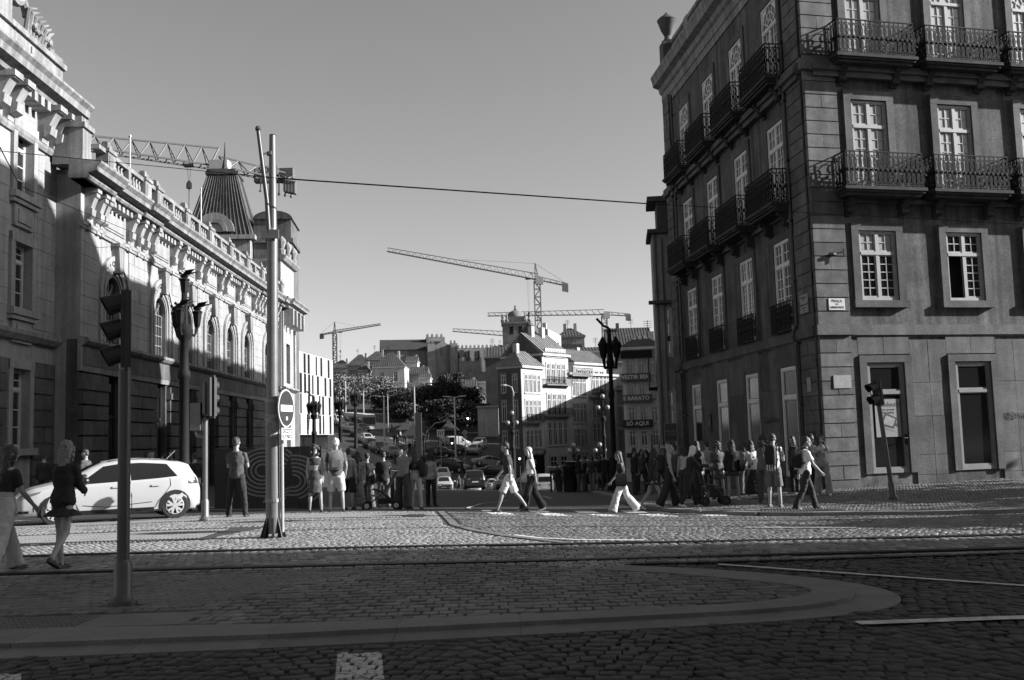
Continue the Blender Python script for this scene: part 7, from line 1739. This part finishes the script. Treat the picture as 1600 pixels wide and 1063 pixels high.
block('long dark-roofed house at the left of the hill', 543, 576, 572, 310, 10, wall_g, 'hip', 4, [(8, 2.6, 6, .9)], dark=True)
block('low house with dark eaves beside the slotted building', 516, 545, 576, 330, 10, wall_g, 'hip', 3.2, [(8.5, 2, 3, 1)], dark=True)
block('small pale house between the hill balcony house and the grey hill house', 634, 652, 566, 300, 7, wall_w, 'gable', 2, [(7.5, 1.8, 2, 1.0)])
block('tiny white house under the church turret', 655, 672, 592, 270, 6, wall_w, 'gable', 1.6, [(8.2, 1.6, 2, .9)])
block('low white house among the dark trees below the cloister', 722, 744, 606, 225, 6, wall_w, 'gable', 2, [(8.6, 1.6, 3, .8)])
block('pale narrow house left of the hill balcony house', 560, 574, 580, 270, 7, wall_w, 'hip', 2.4, [(8, 2, 2, .9)])
block('small grey house below the domed tower', 770, 800, 552, 300, 8, wall_g, 'gable', 2.6, [(8.4, 1.8, 3, .9)], dark=True)
block('white site hut at the top of the ramp', 746, 778, 637, 170, 5, wall_w, 'none', 0, [], zb=at(760, 675, 170).z - 1, name='site_hut', cat='hut')
# ---- cathedral
CT = thing('cathedral', 'fortified granite church with battlements and a long buttressed wall on the hill', 'church', (-50, 380, 18), R_(9))
chs = mk('church_granite', .19, .9, .3, .25, .3, 3, streak=.35)
def zc(y, px=650): return at(px, y, 380).z - 18
def xc(px, y=560): return at(px, y, 380).x + 50
b = MB(); b.box(xc(597), xc(670), 4, 18, -6, zc(545, 630)); b.box(xc(790), xc(700), 2, 20, -6, zc(541, 740)); b.build('nave', chs, CT)
MB().prism([(3, zc(545, 630)), (19, zc(545, 630)), (11, zc(526, 630)), ], xc(597) - .5, xc(670), 'x').build('roof', mk('church_roof', .025, .9, .3, .5), CT)
b = MB(); x0, x1 = xc(668), xc(716); b.box(x0 + 1, x1 - 1, 0, 12, -6, zc(543, 690)); b.prism([(x0 + 1, zc(543, 690)), (x1 - 1, zc(543, 690)), ((x0 + x1) / 2, zc(532, 690))], 0, 12)
for xa, xb in ((xc(668), xc(680)), (xc(703), xc(715))): b.box(xa, xb, -2, 5, -6, zc(536, 700))
b.box(xc(669), xc(699), 8, 16, zc(552), zc(522, 684)); b.build('transept', chs, CT)
b = MB()
def cren(x0, x1, y, z, w_=.8):
    n = max(2, int((x1 - x0) / (w_ * 2)))
    for k in range(n): xx = x0 + (x1 - x0) * k / n; b.box(xx, xx + (x1 - x0) / n * .5, y, y + .6, z, z + .9); b.prism([(xx, z + .9), (xx + (x1 - x0) / n * .5, z + .9), (xx + (x1 - x0) / n * .25, z + 1.4)], y, y + .6)
cren(xc(669), xc(699), 7.9, zc(522, 684)); cren(xc(668), xc(680), -2.1, zc(536, 674)); cren(xc(703), xc(715), -2.1, zc(536, 709)); cren(xc(716), xc(788), 1.9, zc(541, 750)); cren(xc(716), xc(788), -3, zc(563, 750), .9); b.build('battlement', chs, CT, kind='stuff')
b = MB(); b.box(xc(716), xc(788), -3, 2, -6, zc(563, 750))
for k in range(5): x = xc(722) + (xc(786) - xc(722)) * k / 4; b.prism([(x - .9, -6), (x + .9, -6), (x + .9, zc(545, 750)), (x - .9, zc(545, 750))], -2.9 + 1.5, 2.5)
b.each('buttress', chs, CT)
b = MB(); b.box(xc(689), xc(693), -.3, 1, zc(556), zc(543)); b.box(xc(674), xc(692), 7.6, 9, zc(545), zc(530))
for k in range(4): x = xc(730) + (xc(780) - xc(730)) * k / 3.4; b.box(x, x + 2.2, 1.6, 3, zc(560), zc(549))
b.each('window', glass_d, CT)
b = MB()
for k in range(7): x = xc(707) + (xc(790) - xc(707)) * k / 6; b.prism([(x + 2.2 * math.cos(PI * i / 8), zc(597) + 2.2 * math.sin(PI * i / 8)) for i in range(9)], -6.2, -4)
b.box(xc(705), xc(795), -5.9, -3, -6, zc(584)); b.build('arcade', chs, CT)
DT = thing('domed_tower', 'domed church tower with corner pinnacles on the skyline', 'tower', (at(807, 540, 372).x, 372, 20), 0)
def zd(y): return at(807, y, 372).z - 20
b = MB(); b.box(-5.1, 5.1, 0, 10, -8, zd(504)); b.box(-5.5, 5.5, -.4, 10.4, zd(506), zd(503)); b.box(-3.6, 3.6, 1, 9, zd(503), zd(494)); b.build('shaft', wall_s, DT)
b = MB(); b.lathe([(3.4, zd(497)), (3.4, zd(494)), (3.3, zd(491)), (2.6, zd(486)), (1.2, zd(483)), (.5, zd(482)), (.7, zd(481)), (.2, zd(478)), (.6, zd(477)), (.05, zd(474))], 14, (0, 5, 0)); b.build('dome', wall_s, DT, smooth=True)
b = MB()
for x in (-5, -3.4, 3.4, 5): b.lathe([(.6, zd(504)), (.7, zd(500)), (.3, zd(497)), (.5, zd(495)), (.08, zd(489))], 6, (x, .3, 0))
b.each('pinnacle', wall_s, DT); b = MB()
for x in (-2.4, 1.0): b.box(x, x + 1.4, -.05, 1, zd(522), zd(510))
b.each('belfry_opening', dark_in, DT)
# ---- tower cranes
crane_m = mk('crane_paint', .2, .5, .1, 1); crane_k = mk('crane_paint_dark', .09, .5, .1, 1)
def crane(label, Y, mast, jib, top=None, bw=1.8, ww=1.5, m=crane_m, zb=-5, luff=True, cab=True, YJ=None, bars=.16, hook=None, tie=True, cw_px=None):
    (mx, my) = mast; M = at(mx, my, Y); t = thing('tower_crane', label, 'crane', (M.x, Y, g(M.x, Y))); z0 = t.location.z; H = M.z - z0
    b = MB(); s = ww / 2; n = max(4, int(H / (ww * 1.3)))
    for x in (-s, s):
        for y in (-s, s): b.beam((x, y, 0), (x, y, H), bars * 1.3)
    for k in range(n):
        a, c = H * k / n, H * (k + 1) / n; f = 1 if k % 2 else -1
        for y in (-s, s): b.beam((-s * f, y, a), (s * f, y, c), bars * .7); b.beam((-s, y, c), (s, y, c), bars * .7)
        for x in (-s, s): b.beam((x, -s * f, a), (x, s * f, c), bars * .7)
    b.build('mast', m, t)
    (ax, ay), (bx_, by_) = jib; A = at(ax, ay, YJ[0] if YJ else Y) - Vector((M.x, Y, z0)); Bp = at(bx_, by_, YJ[1] if YJ else Y) - Vector((M.x, Y, z0))
    far, near_ = (A, Bp); b = MB(); root = Vector((0, 0, H + .6))
    def truss(P, Q, h0, h1, n):
        d = (Q - P); side = d.cross(Vector((0, 0, 1))).normalized() * (bw * .35); up = side.cross(d).normalized()
        if up.z < 0: up = -up
        prev = None
        for k in range(n + 1):
            f = k / n; h = h0 + (h1 - h0) * f; c = P + d * f; tri = (c - side, c + side, c + up * h)
            if prev:
                for i in range(3): b.beam(prev[i], tri[i], bars)
                b.beam(prev[2], (prev[0] + tri[0]) / 2, bars * .7); b.beam((prev[0] + tri[0]) / 2, tri[2], bars * .7); b.beam(prev[2], (prev[1] + tri[1]) / 2, bars * .7); b.beam((prev[1] + tri[1]) / 2, tri[2], bars * .7); b.beam(tri[0], tri[1], bars * .6)
            prev = tri
    nj = max(8, int((far - root).length / (bw * 1.15))); truss(root, far, bw, bw * .6, nj); b.build('jib', m, t)
    b = MB(); truss(root, near_, bw * .6, bw * .4, max(4, int((near_ - root).length / bw))); b.build('counter_jib', m, t)
    b = MB(); e = (near_ - root).normalized(); c = near_ - e * 1.6; 
    for k in range(4): q = c + e * (.1 + k * .55); b.box(q.x - .22, q.x + .22, q.y - .9, q.y + .9, q.z - 2.0, q.z + .7)
    b.each('counterweight', m, t)
    if top: 
        tp = at(*top, Y) - Vector((M.x, Y, z0)); b = MB()
        for x in (-s * .7, s * .7): b.beam((x, 0, H), tuple(tp), bars * 1.3); b.beam((x, -s * .6, H), tuple(tp), bars)
        b.build('tower_head', m, t)
        if tie: b = MB(); b.beam(tuple(tp), tuple(root + (far - root) * .5 + Vector((0, 0, bw))), .07); b.beam(tuple(tp), tuple(near_ + Vector((0, 0, .7))), .09); b.build('tie_bar', m, t)
    if cab: MB().box(-ww * .2, ww * 1.0, -ww * 1.2, -ww * .3, H - 1.2, H + 1.2).build('cab', paint_w, t)
    if hook:
        P = root + (far - root) * hook[0]; b = MB(); b.beam((P.x - .3, P.y, P.z), (P.x - .1, P.y, P.z - hook[1]), .05); b.beam((P.x + .3, P.y, P.z), (P.x + .1, P.y, P.z - hook[1]), .05); b.build('hoist_rope', crane_k, t)
        MB().lathe([(.1, P.z - hook[1] - 1.0), (.5, P.z - hook[1] - .8), (.5, P.z - hook[1]), (.2, P.z - hook[1] + .5)], 8, (P.x, P.y, 0)).beam((P.x, P.y, P.z - hook[1] - 1), (P.x, P.y, P.z - hook[1] - hook[2]), .12).build('hook_block', crane_k, t)
        MB().box(P.x - .9, P.x + .9, P.y - .6, P.y + .6, P.z - .5, P.z - .1).build('trolley', crane_k, t)
    return t, H, root, far, near_, z0
crane('large pale tower crane with a long raised jib above the domed tower', 330, (839, 440), ((605, 393), (886, 447)), (836, 412), bw=2.0, ww=2.0, hook=(.06, 12, 6), bars=.26)
crane('small tower crane on the skyline left of the church', 520, (523, 522), ((595, 508), (501, 524)), (523, 503), bw=1.3, ww=1.9, m=crane_k, bars=.3, hook=(-.0 + .12, 10, 14), cab=False)
crane('flat tower crane with its jib passing behind the domed tower', 420, (944, 494), ((762, 494), (984, 494)), (940, 490), bw=2.2, ww=2.2, tie=False, bars=.27)
crane('far faint tower crane jib beyond the cloister battlements', 620, (795, 527), ((707, 518), (812, 530)), None, bw=2.8, ww=2.4, bars=.4, cab=False)
t, H, root, far, near_, z0 = crane('big lattice tower crane close behind the station roof', 170, (340, 268), ((118, 230), (459, 286)), None, bw=3.6, ww=2.6, m=crane_k, YJ=(160, 176), bars=.27, hook=(.21, 3.5, 9.5), cab=True)
q = root + (near_ - root) * .66; MB().box(q.x - 2.0, q.x + 2.0, q.y - 1.2, q.y - 1.1, q.z + .3, q.z + 1.9).build('name_board', paint_w, t)
put('lettering', text('SOC', 1.5, bold=True), ink, t, (q.x, q.y - 1.22, q.z + 1.05))
b = MB()
for k in range(6): e = near_ - (near_ - root).normalized() * (.5 + k * 1.1); b.beam((e.x, e.y, e.z + 2.2), (e.x, e.y, e.z - 2.5), .18); b.ball((e.x, e.y, e.z - 2.6), .28, 6, 4)
b.box(near_.x - 7, near_.x, near_.y - .8, near_.y + .8, near_.z + .2, near_.z + 2.6); b.build('ballast_plates', crane_k, t)
for px, yt, yb, lab in ((203, 213, 262, 'bare white flagpole rising behind the balustrade, nearest of three'), (314, 295, 352, 'bare white flagpole beside the station tower, middle of three'), (391, 378, 415, 'bare white flagpole right of the station tower, farthest of three')):
    Y = {203: 50, 314: 66, 391: 79}[px]; p = at(px, yb, Y); q = at(px, yt, Y); t = thing('flagpole', lab, 'flagpole', (p.x, Y, 12.9)); MB().tube([(0, 0, 0), (q.x - p.x, 0, q.z - 12.9)], [.06, .045], 6).build('pole', paint_w, t); MB().ball((q.x - p.x, 0, q.z - 12.9), .09, 6, 4).build('knob', paint_w, t)
# ---- trees
leaf_d = mk('dark_leaves', .026, .7, .5, .5, vcol=True); leaf_l = mk('pale_leaves', .12, .65, .4, .6, vcol=True); bark = mk('bark', .05, .9, .3, 3, .4, 12)
def tree(label, px, Y, ytop, yb, wpx, m, n=2600, s=.34, seed=0, pos=None):
    r = np.random.RandomState(seed); p = at(px, yb, Y); zb = min(g(p.x, Y), p.z); top = at(px, ytop, Y).z; Hh = top - zb; W = wpx * Y / FPX / 2
    if pos: p = Vector((pos[0], Y, 0)); zb = g(p.x, Y); Hh = pos[1]; W = pos[2]
    T = thing('tree', label, 'tree', (p.x, Y, zb)); b = MB(); b.tube([(0, 0, -.5), (.1, 0, Hh * .3), (.0, .1, Hh * .55)], [.3, .22, .1], 7); tips = []
    nc = 26
    for k in range(nc):
        a = r.uniform(0, 2 * PI); zz = Hh * (.34 + .6 * r.rand() ** .8); f = (1 - ((zz / Hh - .6) / .45) ** 2); rad = W * math.sqrt(max(.1, f)) * (.25 + .75 * r.rand() ** .5); tips.append((rad * math.cos(a), rad * math.sin(a), zz))
        if k < 9: b.tube([(0, 0, Hh * (.25 + .02 * k)), (tips[-1][0] * .5, tips[-1][1] * .5, (zz + Hh * .4) / 2), tips[-1]], [.12, .07, .03], 5)
    b.build('trunk', bark, T)
    C_ = np.array(tips); idx = r.randint(0, nc, n); cs = C_[idx] + r.normal(0, 1, (n, 3)) * np.array([W * .25, W * .25, Hh * .085]); cs[:, 2] = np.clip(cs[:, 2], Hh * .12, Hh)
    u = r.normal(0, 1, (n, 3)); u /= np.linalg.norm(u, axis=1)[:, None]; v = np.cross(u, r.normal(0, 1, (n, 3))); v /= np.linalg.norm(v, axis=1)[:, None]; sz = s * r.uniform(.6, 1.4, (n, 1))
    V = np.stack([cs - u * sz, cs + v * sz * .55, cs + u * sz, cs - v * sz * .55], 1).reshape(-1, 3); F = np.arange(4 * n).reshape(-1, 4)
    qmesh('crown', V, F, m, tone=np.clip(r.normal(1, .3, n) * (1 + .25 * (idx % 3 - 1)), .4, 2), smooth=False, parent=T)
TR = [('pale airy tree beside the slotted building', 545, 235, 585, 640, 62, leaf_l), ('pale airy tree in front of the hill houses', 583, 240, 590, 640, 56, leaf_l), ('pale small tree at the foot of the white hill house', 527, 215, 598, 642, 40, leaf_l), ('dark low tree right of the pale trees', 612, 215, 608, 650, 54, leaf_d), ('dark tree below the grey hill house', 648, 210, 612, 655, 56, leaf_d),
      ('dark broad tree above the white board', 690, 200, 600, 668, 66, leaf_d), ('dark tall tree under the cloister wall', 722, 200, 606, 672, 54, leaf_d), ('dark bushy tree beside the site hut', 738, 188, 632, 680, 46, leaf_d), ('dark rounded tree under the church turret', 668, 225, 604, 650, 46, leaf_d), ('small dark tree with bright lower leaves', 632, 190, 630, 660, 34, leaf_d), ('dark tree at the left of the cloister wall', 708, 240, 584, 640, 34, leaf_d), ('dark tree behind the kiosk roof', 705, 178, 625, 682, 60, leaf_d)]
for i, (lab, px, Y, yt, yb, wpx, m) in enumerate(TR): tree(lab, px, Y, yt, yb, wpx, m, seed=i + 3, n=7000 if m is leaf_l else 13000, s=.23 if m is leaf_l else .24)
for i, (x, y, H) in enumerate(((15.5, 17.3, 9), (19, 19.6, 10), (17, 21.3, 8), (24, 22.3, 10))):  # out-of-view columns added for the thin shadows they lay across the setts
    t = thing('shadow_streak_lamp', 'slim unseen lamp column added for its shadow streak, number %s from the tracks' % ('first', 'second', 'third', 'fourth')[i], 'street lamp', (x, y, g(x, y)), group='unseen lamp columns added for shadow streaks'); MB().tube([(0, 0, 0), (0, 0, 1.2), (0, 0, 1.25), (0, 0, H)], [.16, .15, .1, .07], 8).build('column', iron, t); MB().lathe([(.1, H), (.26, H + .1), (.3, H + .5), (.1, H + .7)], 8).build('lantern', iron, t)
# ---- buildings across the square to the right, out of frame: they cast the long shade
def shade(label, x0, y0, x1, y1, z1, roof=3, rz=0):
    T = thing('city_block', label, 'building', ((x0 + x1) / 2, (y0 + y1) / 2, 0), R_(rz)); hx, hy = (x1 - x0) / 2, (y1 - y0) / 2
    MB().box(-hx, hx, -hy, hy, -1, z1).build('wall', plaster_r, T)
    b = MB(); b.add([(-hx - .4, -hy - .4, z1), (hx + .4, -hy - .4, z1), (hx + .4, hy + .4, z1), (-hx - .4, hy + .4, z1), (-hx * .4, 0, z1 + roof), (hx * .4, 0, z1 + roof)], [(0, 1, 5, 4), (1, 2, 5), (2, 3, 4, 5), (3, 0, 4), (3, 2, 1, 0)]); b.build('roof', roof_t, T)
    b = MB()
    for k in range(int(2 * hy / 3)):
        for z in range(int(z1 / 4)): b.box(-hx - .04, -hx, -hy + 1 + 3 * k, -hy + 2.1 + 3 * k, 1 + 4 * z, 3.2 + 4 * z)
    b.build('window', glass_d, T)
for x, y, H, W, sd_ in ((21.5, 17.6, 6.6, 2.0, 54), (24.5, 20.3, 7.0, 2.6, 51), (27, 26.6, 8.0, 2.8, 52), (33, 23.6, 8.2, 2.8, 53)):  # out-of-view crowns added to dapple the right-hand ground with shade
    tree('unseen tree added for dappled shade beyond the right-hand pavement, %s' % {51: 'nearest the road', 52: 'by the corner building', 53: 'farthest out', 54: 'by the tracks'}[sd_], 0, y, 0, 700, 0, leaf_d, n=1500, s=.24, seed=sd_, pos=(x, H, W))
shade('long city block bordering the square on the right, nearest the camera', 30, -80, 52, 11.7, 24, rz=2)
shade('narrow unseen block added to cast shade on the right, farther along', 44, 24.4, 56, 25.9, 27, 1)  # thin out-of-view blocker sized for the band of shade it casts
